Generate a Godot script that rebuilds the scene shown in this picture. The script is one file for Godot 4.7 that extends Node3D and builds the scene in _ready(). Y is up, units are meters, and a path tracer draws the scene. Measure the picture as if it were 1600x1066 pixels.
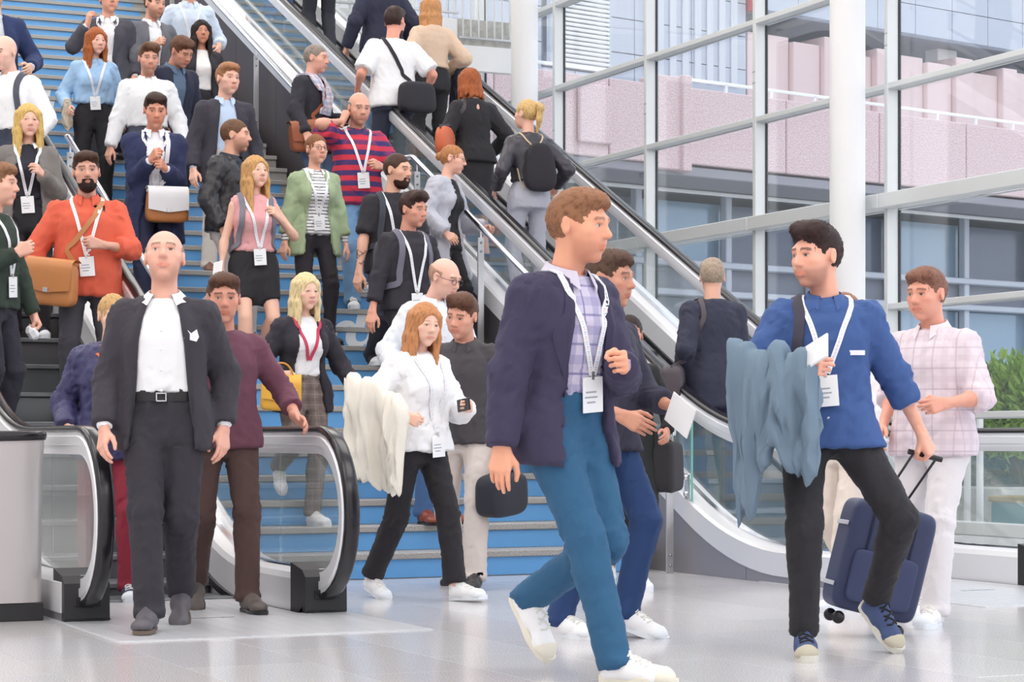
extends Node3D
# A busy concourse: two escalators with a blue graphic staircase between them, a glazed facade on the right, and a crowd.

const CAM_YAW := -24.92
const FOCAL := 3400.0          # pixels of the 1600 x 1066 frame
const STAIR_Z := -13.0
const RISE := 0.162
const RUN := 0.32
const TOP := 6.48
const GLASS_X := 12.5

var taken := {}
var M := {}
var fab_cache := {}
var rng := RandomNumberGenerator.new()
var noise := FastNoiseLite.new()
var tpl := {}

func _ready() -> void:
	rng.seed = 7
	noise.seed = 3
	noise.frequency = 1.0
	noise.fractal_octaves = 2
	set_view()
	set_light()
	make_materials()
	build_room()
	build_stairs()
	build_escalators()
	build_outside()
	make_templates()
	build_people()

func set_view() -> void:
	var cam := Camera3D.new()
	cam.name = "camera"
	cam.position = Vector3(0, 0.9, 0)
	cam.rotation_degrees = Vector3(0, CAM_YAW, 0)
	cam.near = 0.1
	cam.far = 400.0
	cam.projection = Camera3D.PROJECTION_FRUSTUM
	cam.keep_aspect = Camera3D.KEEP_HEIGHT
	cam.size = cam.near * 1066.0 / FOCAL
	cam.frustum_offset = Vector2(0.0, cam.near * (685.0 - 533.0) / FOCAL)
	add_child(cam)
	cam.current = true

func set_light() -> void:
	var w := WorldEnvironment.new()
	w.name = "world"
	var e := Environment.new()
	e.background_mode = Environment.BG_SKY
	var s := Sky.new()
	var p := ProceduralSkyMaterial.new()   # bright overcast
	p.sky_top_color = Color(0.86, 0.9, 0.96)
	p.sky_horizon_color = Color(0.95, 0.96, 0.98)
	p.ground_bottom_color = Color(0.55, 0.54, 0.53)
	p.ground_horizon_color = Color(0.8, 0.8, 0.8)
	p.sun_angle_max = 1.0
	p.energy_multiplier = SKY_ENERGY
	s.sky_material = p
	e.sky = s
	e.tonemap_mode = Environment.TONE_MAPPER_LINEAR
	e.tonemap_exposure = 1.07
	e.sdfgi_enabled = true
	e.ssao_enabled = true
	e.ssil_enabled = true
	w.environment = e
	add_child(w)

const SKY_ENERGY := 2.1
const LAMP_ENERGY := 10.5
const ROOM_X0 := -7.0
const ROOM_Z0 := 7.0
const ROOM_Z1 := -34.0
const CEIL := 10.6

func ceiling_lamps() -> void:   # luminous ceiling fields, each a glowing pane with an area light just under it
	for ix in 3:
		for iz in 5:
			var p := Vector3(-4.0 + ix * 6.0, CEIL - 0.06, 3.5 - iz * 8.0)
			var t := thing("ceiling_light", "large square luminous ceiling panel high above the concourse", "ceiling light", Transform3D(Basis(), p), "luminous ceiling panels")
			var f := MB.new()
			for s in [-1.0, 1.0]:
				f.box(Vector3(s * 1.78, 0, 0), Vector3(0.08, 0.1, 5.08), 0.01)
				f.box(Vector3(0, 0, s * 2.5), Vector3(3.48, 0.1, 0.08), 0.01)
			obj("frame", f.done(), M.paint, t)
			var g := MB.new()
			g.box(Vector3(0, 0.02, 0), Vector3(3.46, 0.03, 4.9))
			obj("diffuser", g.done(), M.lamp, t)
			var l := AreaLight3D.new()
			l.name = "light"
			l.area_size = Vector2(3.4, 4.8)
			l.light_energy = LAMP_ENERGY
			l.light_color = Color(1.0, 0.985, 0.96)
			l.area_range = 60.0
			l.area_attenuation = 2.0
			l.shadow_enabled = true
			l.rotation_degrees = Vector3(-90, 0, 0)
			l.position = Vector3(0, -0.01, 0)
			t.add_child(l)

# ------------------------------------------------------------------ mesh helpers
class MB:
	var v := PackedVector3Array()
	var n := PackedVector3Array()
	var c := PackedColorArray()
	var uv := PackedVector2Array()
	var ix := PackedInt32Array()
	var col := Color.WHITE

	func tri(a: Vector3, b: Vector3, d: Vector3) -> void:   # counter-clockwise from outside
		var m := (b - a).cross(d - a).normalized()
		var k := v.size()
		v.append(a); v.append(b); v.append(d)
		for _q in 3:
			n.append(m); c.append(col); uv.append(Vector2.ZERO)
		ix.append(k); ix.append(k + 2); ix.append(k + 1)

	func quad(a: Vector3, b: Vector3, d: Vector3, e: Vector3) -> void:
		var m := (d - a).cross(e - b).normalized()
		var k := v.size()
		v.append(a); v.append(b); v.append(d); v.append(e)
		for _q in 4:
			n.append(m); c.append(col)
		uv.append(Vector2(0, 1)); uv.append(Vector2(1, 1)); uv.append(Vector2(1, 0)); uv.append(Vector2(0, 0))
		ix.append(k); ix.append(k + 2); ix.append(k + 1)
		ix.append(k); ix.append(k + 3); ix.append(k + 2)

	func box(p: Vector3, s: Vector3, bev := 0.0, bas := Basis.IDENTITY) -> void:   # chamfered box
		var h := s * 0.5
		var b := minf(bev, minf(h.x, minf(h.y, h.z)) * 0.9)
		if b <= 0.0:
			for f in 6:
				var ax := f % 3
				var sg := 1.0 if f < 3 else -1.0
				var nn := Vector3.ZERO; nn[ax] = sg
				var uu := Vector3.ZERO; uu[(ax + 1) % 3] = 1.0
				var ww := nn.cross(uu)
				var cc := nn * h
				quad(p + bas * (cc - uu * h - ww * h), p + bas * (cc + uu * h - ww * h), p + bas * (cc + uu * h + ww * h), p + bas * (cc - uu * h + ww * h))
			return
		var g := h - Vector3(b, b, b)
		for f in 6:
			var ax := f % 3
			var sg := 1.0 if f < 3 else -1.0
			var nn := Vector3.ZERO; nn[ax] = sg
			var uu := Vector3.ZERO; uu[(ax + 1) % 3] = 1.0
			var ww := nn.cross(uu)
			var cc := nn * h
			quad(p + bas * (cc - uu * g - ww * g), p + bas * (cc + uu * g - ww * g), p + bas * (cc + uu * g + ww * g), p + bas * (cc - uu * g + ww * g))
		for ax in 3:   # edges along ax
			var a1 := (ax + 1) % 3
			var a2 := (ax + 2) % 3
			for s1 in [-1.0, 1.0]:
				for s2 in [-1.0, 1.0]:
					var e0 := Vector3.ZERO
					var q := []
					for t in 4:
						e0[ax] = (-g[ax]) if (t == 0 or t == 3) else g[ax]
						if t < 2:
							e0[a1] = s1 * h[a1]; e0[a2] = s2 * g[a2]
						else:
							e0[a1] = s1 * g[a1]; e0[a2] = s2 * h[a2]
						q.append(p + bas * e0)
					if s1 * s2 > 0: quad(q[0], q[1], q[2], q[3])
					else: quad(q[3], q[2], q[1], q[0])
		for sx in [-1.0, 1.0]:
			for sy in [-1.0, 1.0]:
				for sz in [-1.0, 1.0]:
					var A := p + bas * Vector3(sx * h.x, sy * g.y, sz * g.z)
					var B := p + bas * Vector3(sx * g.x, sy * h.y, sz * g.z)
					var D := p + bas * Vector3(sx * g.x, sy * g.y, sz * h.z)
					if sx * sy * sz > 0: tri(A, B, D)
					else: tri(A, D, B)

	func beam(a: Vector3, b: Vector3, w: float, h: float, bev := 0.0, up := Vector3.UP) -> void:   # box along a-b
		var z := (b - a).normalized()
		var x := up.cross(z).normalized()
		if x.length() < 0.5: x = Vector3.RIGHT
		var y := z.cross(x)
		box((a + b) * 0.5, Vector3(w, h, (b - a).length()), bev, Basis(x, y, z))

	func grid(p: PackedVector3Array, w: int, h: int, cu := false, cv := false, flip := false, cols := PackedColorArray(), us := 1.0, vs := 1.0) -> void:
		var k := v.size()
		var nn := PackedVector3Array(); nn.resize(w * h)
		var wu := w if cu else w - 1
		var hv := h if cv else h - 1
		for j in hv:
			for i in wu:
				var a := j * w + i
				var b := j * w + (i + 1) % w
				var d := ((j + 1) % h) * w + (i + 1) % w
				var e := ((j + 1) % h) * w + i
				var m := (p[d] - p[a]).cross(p[e] - p[b])
				if flip: m = -m
				nn[a] += m; nn[b] += m; nn[d] += m; nn[e] += m
				if flip:
					ix.append(k + a); ix.append(k + b); ix.append(k + d); ix.append(k + a); ix.append(k + d); ix.append(k + e)
				else:
					ix.append(k + a); ix.append(k + d); ix.append(k + b); ix.append(k + a); ix.append(k + e); ix.append(k + d)
		for j in h:
			for i in w:
				var q := j * w + i
				v.append(p[q]); n.append(nn[q].normalized()); c.append(cols[q] if cols.size() else col)
				uv.append(Vector2(us * i / maxf(1.0, w - 1), vs * j / maxf(1.0, h - 1)))

	# sweep a closed profile (x across, y up) along points with frames; sharp profile corners
	func sweep(prof: PackedVector2Array, pts: PackedVector3Array, rights: PackedVector3Array, ups: PackedVector3Array, smooth := false, caps := true, scale := PackedFloat32Array()) -> void:
		var m := prof.size()
		var hgt := pts.size()
		if smooth:
			var g := PackedVector3Array()
			for j in hgt:
				var sc := scale[j] if scale.size() else 1.0
				for i in m: g.append(pts[j] + rights[j] * prof[i].x * sc + ups[j] * prof[i].y * sc)
			grid(g, m, hgt, true)
		else:
			for i in m:
				var g := PackedVector3Array()
				var a := prof[i]
				var b := prof[(i + 1) % m]
				for j in hgt:
					var sc := scale[j] if scale.size() else 1.0
					g.append(pts[j] + rights[j] * a.x * sc + ups[j] * a.y * sc)
					g.append(pts[j] + rights[j] * b.x * sc + ups[j] * b.y * sc)
				grid(g, 2, hgt)
		if caps:
			for e in [0, hgt - 1]:
				var sc := scale[e] if scale.size() else 1.0
				var ce: Vector3 = pts[e]
				for i in m:
					var a: Vector3 = pts[e] + rights[e] * prof[i].x * sc + ups[e] * prof[i].y * sc
					var b: Vector3 = pts[e] + rights[e] * prof[(i + 1) % m].x * sc + ups[e] * prof[(i + 1) % m].y * sc
					if e == 0: tri(ce, b, a)
					else: tri(ce, a, b)

	func tube(pts: PackedVector3Array, r: float, seg := 8, r2 := -1.0, caps := true) -> void:
		var rs := PackedVector3Array()
		var us := PackedVector3Array()
		var sc := PackedFloat32Array()
		var prev := Vector3.ZERO
		for j in pts.size():
			var t := (pts[mini(j + 1, pts.size() - 1)] - pts[maxi(j - 1, 0)]).normalized()
			var u := prev
			if prev == Vector3.ZERO: u = Vector3.UP if absf(t.y) < 0.9 else Vector3.RIGHT
			var rr := u.cross(t).normalized()
			u = t.cross(rr).normalized()
			prev = u
			rs.append(rr); us.append(u)
			sc.append(1.0 if r2 < 0.0 else lerpf(1.0, r2 / r, float(j) / (pts.size() - 1)))
		var pr := PackedVector2Array()
		for k in seg: pr.append(Vector2(cos(TAU * k / seg), sin(TAU * k / seg)) * r)
		sweep(pr, pts, rs, us, true, caps, sc)

	func lathe(prof: PackedVector2Array, o: Vector3, seg := 24, bas := Basis.IDENTITY) -> void:   # (radius, height) from bottom to top
		var g := PackedVector3Array()
		for j in prof.size():
			for i in seg:
				var a := TAU * i / seg
				g.append(o + bas * Vector3(cos(a) * prof[j].x, prof[j].y, -sin(a) * prof[j].x))
		grid(g, seg, prof.size(), true)

	# superellipsoid: soft box
	func soft(o: Vector3, r: Vector3, e := 0.5, bas := Basis.IDENTITY, w := 24, h := 14) -> void:
		var g := PackedVector3Array()
		for j in h + 1:
			var ph := -PI / 2 + PI * j / h
			var cp := pow(absf(cos(ph)), e); var sp := pow(absf(sin(ph)), e) * signf(sin(ph))
			for i in w:
				var th := TAU * i / w
				g.append(o + bas * Vector3(r.x * cp * pow(absf(cos(th)), e) * signf(cos(th)), r.y * sp, -r.z * cp * pow(absf(sin(th)), e) * signf(sin(th))))
		grid(g, w, h + 1, true)

	func poly(pts: PackedVector2Array, thick: float, xf: Transform3D) -> void:   # extruded polygon, x-y plane, thick along z centred
		var idx := Geometry2D.triangulate_polygon(pts)
		var area := 0.0
		for i in pts.size(): area += pts[i].cross(pts[(i + 1) % pts.size()])
		var hz := thick * 0.5
		for t in range(0, idx.size(), 3):
			var a := pts[idx[t]]; var b := pts[idx[t + 1]]; var d := pts[idx[t + 2]]
			if (b - a).cross(d - a) < 0.0:
				var q := b; b = d; d = q
			tri(xf * Vector3(a.x, a.y, hz), xf * Vector3(b.x, b.y, hz), xf * Vector3(d.x, d.y, hz))
			tri(xf * Vector3(a.x, a.y, -hz), xf * Vector3(d.x, d.y, -hz), xf * Vector3(b.x, b.y, -hz))
		for i in pts.size():
			var a := pts[i]; var b := pts[(i + 1) % pts.size()]
			if area < 0.0:
				var q := b; b = a; a = q
			quad(xf * Vector3(a.x, a.y, -hz), xf * Vector3(b.x, b.y, -hz), xf * Vector3(b.x, b.y, hz), xf * Vector3(a.x, a.y, hz))

	func add(s: Dictionary, xf := Transform3D(), tint := Color(-1, 0, 0), mirror := false) -> void:   # append {v, n, i, c}
		var k := v.size()
		v.append_array(xf * (s.v as PackedVector3Array))
		var bs := xf.basis.inverse().transposed()
		var nm: PackedVector3Array = s.n
		for q in nm: n.append((bs * q).normalized())
		var num: int = s.v.size()
		if s.has("c"): c.append_array(s.c)
		else:
			for q in num: c.append(tint if tint.r >= 0.0 else col)
		for q in num: uv.append(Vector2.ZERO)
		var id: PackedInt32Array = s.i
		if mirror:
			for t in range(0, id.size(), 3):
				ix.append(k + id[t]); ix.append(k + id[t + 2]); ix.append(k + id[t + 1])
		else:
			for q in id: ix.append(k + q)

	func done() -> ArrayMesh:
		var a := []
		a.resize(Mesh.ARRAY_MAX)
		a[Mesh.ARRAY_VERTEX] = v; a[Mesh.ARRAY_NORMAL] = n; a[Mesh.ARRAY_COLOR] = c; a[Mesh.ARRAY_TEX_UV] = uv; a[Mesh.ARRAY_INDEX] = ix
		var m := ArrayMesh.new()
		m.add_surface_from_arrays(Mesh.PRIMITIVE_TRIANGLES, a)
		return m

# ------------------------------------------------------------------ distance field on a grid, meshed as surface nets
class Field:
	var o: Vector3
	var c: float
	var nx: int
	var ny: int
	var nz: int
	var d := PackedFloat32Array()

	func _init(lo: Vector3, hi: Vector3, cell: float) -> void:
		c = cell
		o = lo
		nx = int((hi.x - lo.x) / c) + 2
		ny = int((hi.y - lo.y) / c) + 2
		nz = int((hi.z - lo.z) / c) + 2
		d.resize(nx * ny * nz)
		d.fill(9.0)

	func span(lo: Vector3, hi: Vector3) -> PackedInt32Array:
		return PackedInt32Array([clampi(int((lo.x - o.x) / c), 0, nx), clampi(int((hi.x - o.x) / c) + 2, 0, nx), clampi(int((lo.y - o.y) / c), 0, ny), clampi(int((hi.y - o.y) / c) + 2, 0, ny), clampi(int((lo.z - o.z) / c), 0, nz), clampi(int((hi.z - o.z) / c) + 2, 0, nz)])

	# tapered capsule; cut: 1 flat end at b, 2 at both ends; sub: carve
	func cap(a: Vector3, b: Vector3, ra: float, rb: float, k := 0.02, cut := 0, sub := false) -> void:
		var m := maxf(ra, rb) + 2.2 * c + k * 0.7
		var mv := Vector3(m, m, m)
		var s := span(a.min(b) - mv, a.max(b) + mv)
		var e := b - a
		var l2 := maxf(e.length_squared(), 1e-9)
		var ln := sqrt(l2)
		var ex := e.x; var ey := e.y; var ez := e.z
		var dr := rb - ra
		for z in range(s[4], s[5]):
			var pz := o.z + z * c - a.z
			for y in range(s[2], s[3]):
				var py := o.y + y * c - a.y
				var i := (z * ny + y) * nx + s[0]
				var px := o.x + s[0] * c - a.x
				for x in range(s[0], s[1]):
					var t0 := (px * ex + py * ey + pz * ez) / l2
					var t := clampf(t0, 0.0, 1.0)
					var qx := px - ex * t; var qy := py - ey * t; var qz := pz - ez * t
					var f := sqrt(qx * qx + qy * qy + qz * qz) - ra - dr * t
					if cut > 0:
						f = maxf(f, (t0 - 1.0) * ln)
						if cut > 1: f = maxf(f, -t0 * ln)
					var g := d[i]
					if sub:
						f = -f
						var h := k - absf(f - g)
						d[i] = maxf(f, g) + (h * h * 0.25 / k if h > 0.0 else 0.0)
					else:
						var h := k - absf(f - g)
						d[i] = minf(f, g) - (h * h * 0.25 / k if h > 0.0 else 0.0)
					i += 1
					px += c

	func ell(p: Vector3, r: Vector3, k := 0.015, sub := false, bas := Basis.IDENTITY) -> void:
		var m := maxf(r.x, maxf(r.y, r.z)) + 3.0 * c + k
		var mv := Vector3(m, m, m)
		if bas == Basis.IDENTITY: mv = r + Vector3.ONE * (3.0 * c + k)
		var s := span(p - mv, p + mv)
		var inv := bas.inverse()
		var A := inv * Vector3(c, 0, 0)
		var rx := 1.0 / r.x; var ry := 1.0 / r.y; var rz := 1.0 / r.z
		for z in range(s[4], s[5]):
			for y in range(s[2], s[3]):
				var i := (z * ny + y) * nx + s[0]
				var q := inv * (o + Vector3(s[0], y, z) * c - p)
				var qx := q.x; var qy := q.y; var qz := q.z
				for x in range(s[0], s[1]):
					var ux := qx * rx; var uy := qy * ry; var uz := qz * rz
					var k0 := sqrt(ux * ux + uy * uy + uz * uz)
					ux *= rx; uy *= ry; uz *= rz
					var f := k0 * (k0 - 1.0) / maxf(sqrt(ux * ux + uy * uy + uz * uz), 1e-6)
					var g := d[i]
					if sub:
						f = -f
						var h := k - absf(f - g)
						d[i] = maxf(f, g) + (h * h * 0.25 / k if h > 0.0 else 0.0)
					else:
						var h := k - absf(f - g)
						d[i] = minf(f, g) - (h * h * 0.25 / k if h > 0.0 else 0.0)
					i += 1
					qx += A.x; qy += A.y; qz += A.z

	func clip(p: Vector3, nrm: Vector3) -> void:   # drop what lies on the far side of a plane
		for z in nz:
			for y in ny:
				var i := (z * ny + y) * nx
				var v := (o + Vector3(0, y, z) * c - p).dot(nrm)
				var st := c * nrm.x
				for x in nx:
					if d[i] < v: d[i] = v
					i += 1
					v += st

	# trunk along an axis with a table of rows [t, half width, front, back]; flat ends
	func trunk(a: Vector3, up: Vector3, left: Vector3, fw: Vector3, rows: Array, k := 0.04, pw := 2.4) -> void:
		var t0: float = rows[0][0]; var t1: float = rows[-1][0]
		var N := 96
		var W := PackedFloat32Array(); var Fr := PackedFloat32Array(); var Bk := PackedFloat32Array()
		var big := 0.0
		for q in N + 1:
			var t := lerpf(t0, t1, float(q) / N)
			var r := 0
			while r < rows.size() - 2 and t > rows[r + 1][0]: r += 1
			var s: float = clampf((t - rows[r][0]) / (rows[r + 1][0] - rows[r][0]), 0.0, 1.0)
			s = s * s * (3.0 - 2.0 * s) * 0.6 + s * 0.4
			W.append(lerpf(rows[r][1], rows[r + 1][1], s)); Fr.append(lerpf(rows[r][2], rows[r + 1][2], s)); Bk.append(lerpf(rows[r][3], rows[r + 1][3], s))
			big = maxf(big, maxf(W[q], maxf(Fr[q], Bk[q])))
		var m := big + 3.0 * c
		var mv := Vector3(m, 3.0 * c, m)
		var pa := a + up * t0; var pb := a + up * t1
		mv.y += m * maxf(absf(up.x), absf(up.z))
		var sp := span(pa.min(pb) - mv, pa.max(pb) + mv)
		for z in range(sp[4], sp[5]):
			for y in range(sp[2], sp[3]):
				var i := (z * ny + y) * nx + sp[0]
				for x in range(sp[0], sp[1]):
					var p := o + Vector3(x, y, z) * c - a
					var t := p.dot(up)
					var q := clampi(int((t - t0) / (t1 - t0) * N), 0, N)
					var lx := absf(p.dot(left)); var lz := p.dot(fw)
					var w := W[q]
					var dp := Fr[q] if lz > 0.0 else Bk[q]
					var un := lx / w; var vn := absf(lz) / dp
					if un < 2.5 and vn < 2.5:
						var nn := pow(pow(un, pw) + pow(vn, pw), 1.0 / pw)
						var f := (nn - 1.0) * minf(w, dp)
						f = maxf(f, maxf(t0 - t, t - t1))
						var g := d[i]
						var h := k - absf(f - g)
						d[i] = minf(f, g) - (h * h * 0.25 / k if h > 0.0 else 0.0)
					i += 1

	func at(p: Vector3) -> float:
		var q := (p - o) / c
		var x := int(q.x); var y := int(q.y); var z := int(q.z)
		if q.x < 0 or q.y < 0 or q.z < 0 or x >= nx - 1 or y >= ny - 1 or z >= nz - 1: return 9.0
		var fx := q.x - x; var fy := q.y - y; var fz := q.z - z
		var i := (z * ny + y) * nx + x
		var s := nx; var t := nx * ny
		return lerpf(lerpf(lerpf(d[i], d[i + 1], fx), lerpf(d[i + s], d[i + s + 1], fx), fy), lerpf(lerpf(d[i + t], d[i + t + 1], fx), lerpf(d[i + s + t], d[i + s + t + 1], fx), fy), fz)

	func nets() -> Dictionary:
		var V := PackedVector3Array()
		var I := PackedInt32Array()
		var cell := PackedInt32Array()
		cell.resize(d.size())
		cell.fill(-1)
		var at_ := PackedInt32Array()
		var lim := 1.8 * c
		var s := nx; var t := nx * ny
		for z in nz - 1:
			for y in ny - 1:
				var i := (z * ny + y) * nx
				for x in nx - 1:
					var f := d[i]
					if f < lim and f > -lim:
						var e1 := d[i + 1]
						var e2 := d[i + s]
						var e3 := d[i + s + 1]
						var e4 := d[i + t]
						var e5 := d[i + t + 1]
						var e6 := d[i + t + s]
						var e7 := d[i + t + s + 1]
						var k := (1 if f < 0.0 else 0) + (2 if e1 < 0.0 else 0) + (4 if e2 < 0.0 else 0) + (8 if e3 < 0.0 else 0) + (16 if e4 < 0.0 else 0) + (32 if e5 < 0.0 else 0) + (64 if e6 < 0.0 else 0) + (128 if e7 < 0.0 else 0)
						if k > 0 and k < 255:
							var sx := 0.0; var sy := 0.0; var sz := 0.0; var num := 0.0
							if (k & 3) != 0 and (k & 3) != 3: sx += f / (f - e1); num += 1.0
							if (k & 5) != 0 and (k & 5) != 5: sy += f / (f - e2); num += 1.0
							if (k & 17) != 0 and (k & 17) != 17: sz += f / (f - e4); num += 1.0
							if (k & 10) != 0 and (k & 10) != 10: sx += 1.0; sy += e1 / (e1 - e3); num += 1.0
							if (k & 34) != 0 and (k & 34) != 34: sx += 1.0; sz += e1 / (e1 - e5); num += 1.0
							if (k & 12) != 0 and (k & 12) != 12: sx += e2 / (e2 - e3); sy += 1.0; num += 1.0
							if (k & 68) != 0 and (k & 68) != 68: sy += 1.0; sz += e2 / (e2 - e6); num += 1.0
							if (k & 136) != 0 and (k & 136) != 136: sx += 1.0; sy += 1.0; sz += e3 / (e3 - e7); num += 1.0
							if (k & 48) != 0 and (k & 48) != 48: sx += e4 / (e4 - e5); sz += 1.0; num += 1.0
							if (k & 80) != 0 and (k & 80) != 80: sy += e4 / (e4 - e6); sz += 1.0; num += 1.0
							if (k & 160) != 0 and (k & 160) != 160: sx += 1.0; sy += e5 / (e5 - e7); sz += 1.0; num += 1.0
							if (k & 192) != 0 and (k & 192) != 192: sx += e6 / (e6 - e7); sy += 1.0; sz += 1.0; num += 1.0
							cell[i] = V.size()
							at_.append(i)
							V.append(o + Vector3(x + sx / num, y + sy / num, z + sz / num) * c)
					i += 1
		var st := PackedInt32Array([1, s, t])
		var N := PackedVector3Array()
		N.resize(V.size())
		for i in at_:
			var neg := d[i] < 0.0
			for b in 3:
				if (d[i + st[b]] < 0.0) == neg: continue
				var s1 := st[(b + 1) % 3]; var s2 := st[(b + 2) % 3]
				if i - s1 - s2 < 0: continue
				var A := cell[i]; var B := cell[i - s1]; var C := cell[i - s1 - s2]; var D := cell[i - s2]
				if A < 0 or B < 0 or C < 0 or D < 0: continue
				var m := (V[C] - V[A]).cross(V[D] - V[B])
				if not neg:
					m = -m
					I.append(A); I.append(B); I.append(C); I.append(A); I.append(C); I.append(D)
				else:
					I.append(A); I.append(C); I.append(B); I.append(A); I.append(D); I.append(C)
				N[A] += m; N[B] += m; N[C] += m; N[D] += m
		for q in N.size(): N[q] = N[q].normalized()
		return {"v": V, "n": N, "i": I}

# ------------------------------------------------------------------ nodes
func obj(called: String, m: Mesh, mat: Material, parent: Node = self, xf := Transform3D()) -> MeshInstance3D:
	var o := MeshInstance3D.new()
	o.name = numbered(called, parent)
	o.mesh = m
	o.material_override = mat
	o.transform = xf
	parent.add_child(o, true)
	return o

func numbered(called: String, parent: Node) -> String:
	var key := str(parent.get_instance_id()) + called
	var k: int = taken.get(key, 0)
	taken[key] = k + 1
	return called if k == 0 else "%s_%03d" % [called, k]

func thing(called: String, label: String, category: String, xf := Transform3D(), group := "") -> Node3D:
	var o := Node3D.new()
	o.name = numbered(called, self)
	o.transform = xf
	add_child(o, true)
	return tag(o, label, category, group)

func tag(o: Node3D, label: String, category: String, group := "", kind := "") -> Node3D:
	if label: o.set_meta("label", label)
	if category: o.set_meta("category", category)
	if group: o.set_meta("group", group)
	if kind: o.set_meta("kind", kind)
	return o

func part(called: String, parent: Node3D) -> Node3D:
	var o := Node3D.new()
	o.name = numbered(called, parent)
	parent.add_child(o, true)
	return o

func clone(o: Node3D, xf: Transform3D, label := "", group := "") -> Node3D:
	var r: Node3D = o.duplicate()
	r.name = numbered(String(o.name).rstrip("0123456789").trim_suffix("_"), self)
	add_child(r, true)
	r.transform = xf
	if label: r.set_meta("label", label)
	if group: r.set_meta("group", group)
	return r

func smooth_path(p: PackedVector3Array, per := 6) -> PackedVector3Array:   # Catmull-Rom
	var out := PackedVector3Array()
	for i in p.size() - 1:
		var a := p[maxi(i - 1, 0)]; var b := p[i]; var d := p[i + 1]; var e := p[mini(i + 2, p.size() - 1)]
		for k in per: out.append(b.cubic_interpolate(d, a, e, float(k) / per))
	out.append(p[p.size() - 1])
	return out

func V3(x: float, y: float, z: float) -> Vector3: return Vector3(x, y, z)

# ------------------------------------------------------------------ materials
func mat(c: Color, rough := 0.6, metal := 0.0, spec := 0.5) -> StandardMaterial3D:
	var m := StandardMaterial3D.new()
	m.albedo_color = c
	m.roughness = rough
	m.metallic = metal
	m.metallic_specular = spec
	return m

func rgb8(r: int, g: int, b: int) -> Color: return Color(r / 255.0, g / 255.0, b / 255.0)

func noise_tex(freq: float, lo: Color, hi: Color, oct := 3, kind := FastNoiseLite.TYPE_SIMPLEX, size := 256, sd := 1, mid := Color(-1, 0, 0)) -> NoiseTexture2D:
	var t := NoiseTexture2D.new()
	var n := FastNoiseLite.new()
	n.noise_type = kind
	n.frequency = freq
	n.fractal_octaves = oct
	n.seed = sd
	t.noise = n
	t.width = size
	t.height = size
	t.seamless = true
	var r := Gradient.new()
	r.set_color(0, lo)
	r.set_color(1, hi)
	if mid.r >= 0.0: r.add_point(0.5, mid)
	t.color_ramp = r
	return t

func tri(m: StandardMaterial3D, scale: float, world := true) -> StandardMaterial3D:
	m.uv1_triplanar = true
	m.uv1_world_triplanar = world
	m.uv1_scale = Vector3.ONE * scale
	return m

func glass(tint: Color, a: float) -> StandardMaterial3D:
	var m := mat(Color(tint.r, tint.g, tint.b, a), 0.0)
	m.transparency = BaseMaterial3D.TRANSPARENCY_ALPHA
	return m

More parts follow.
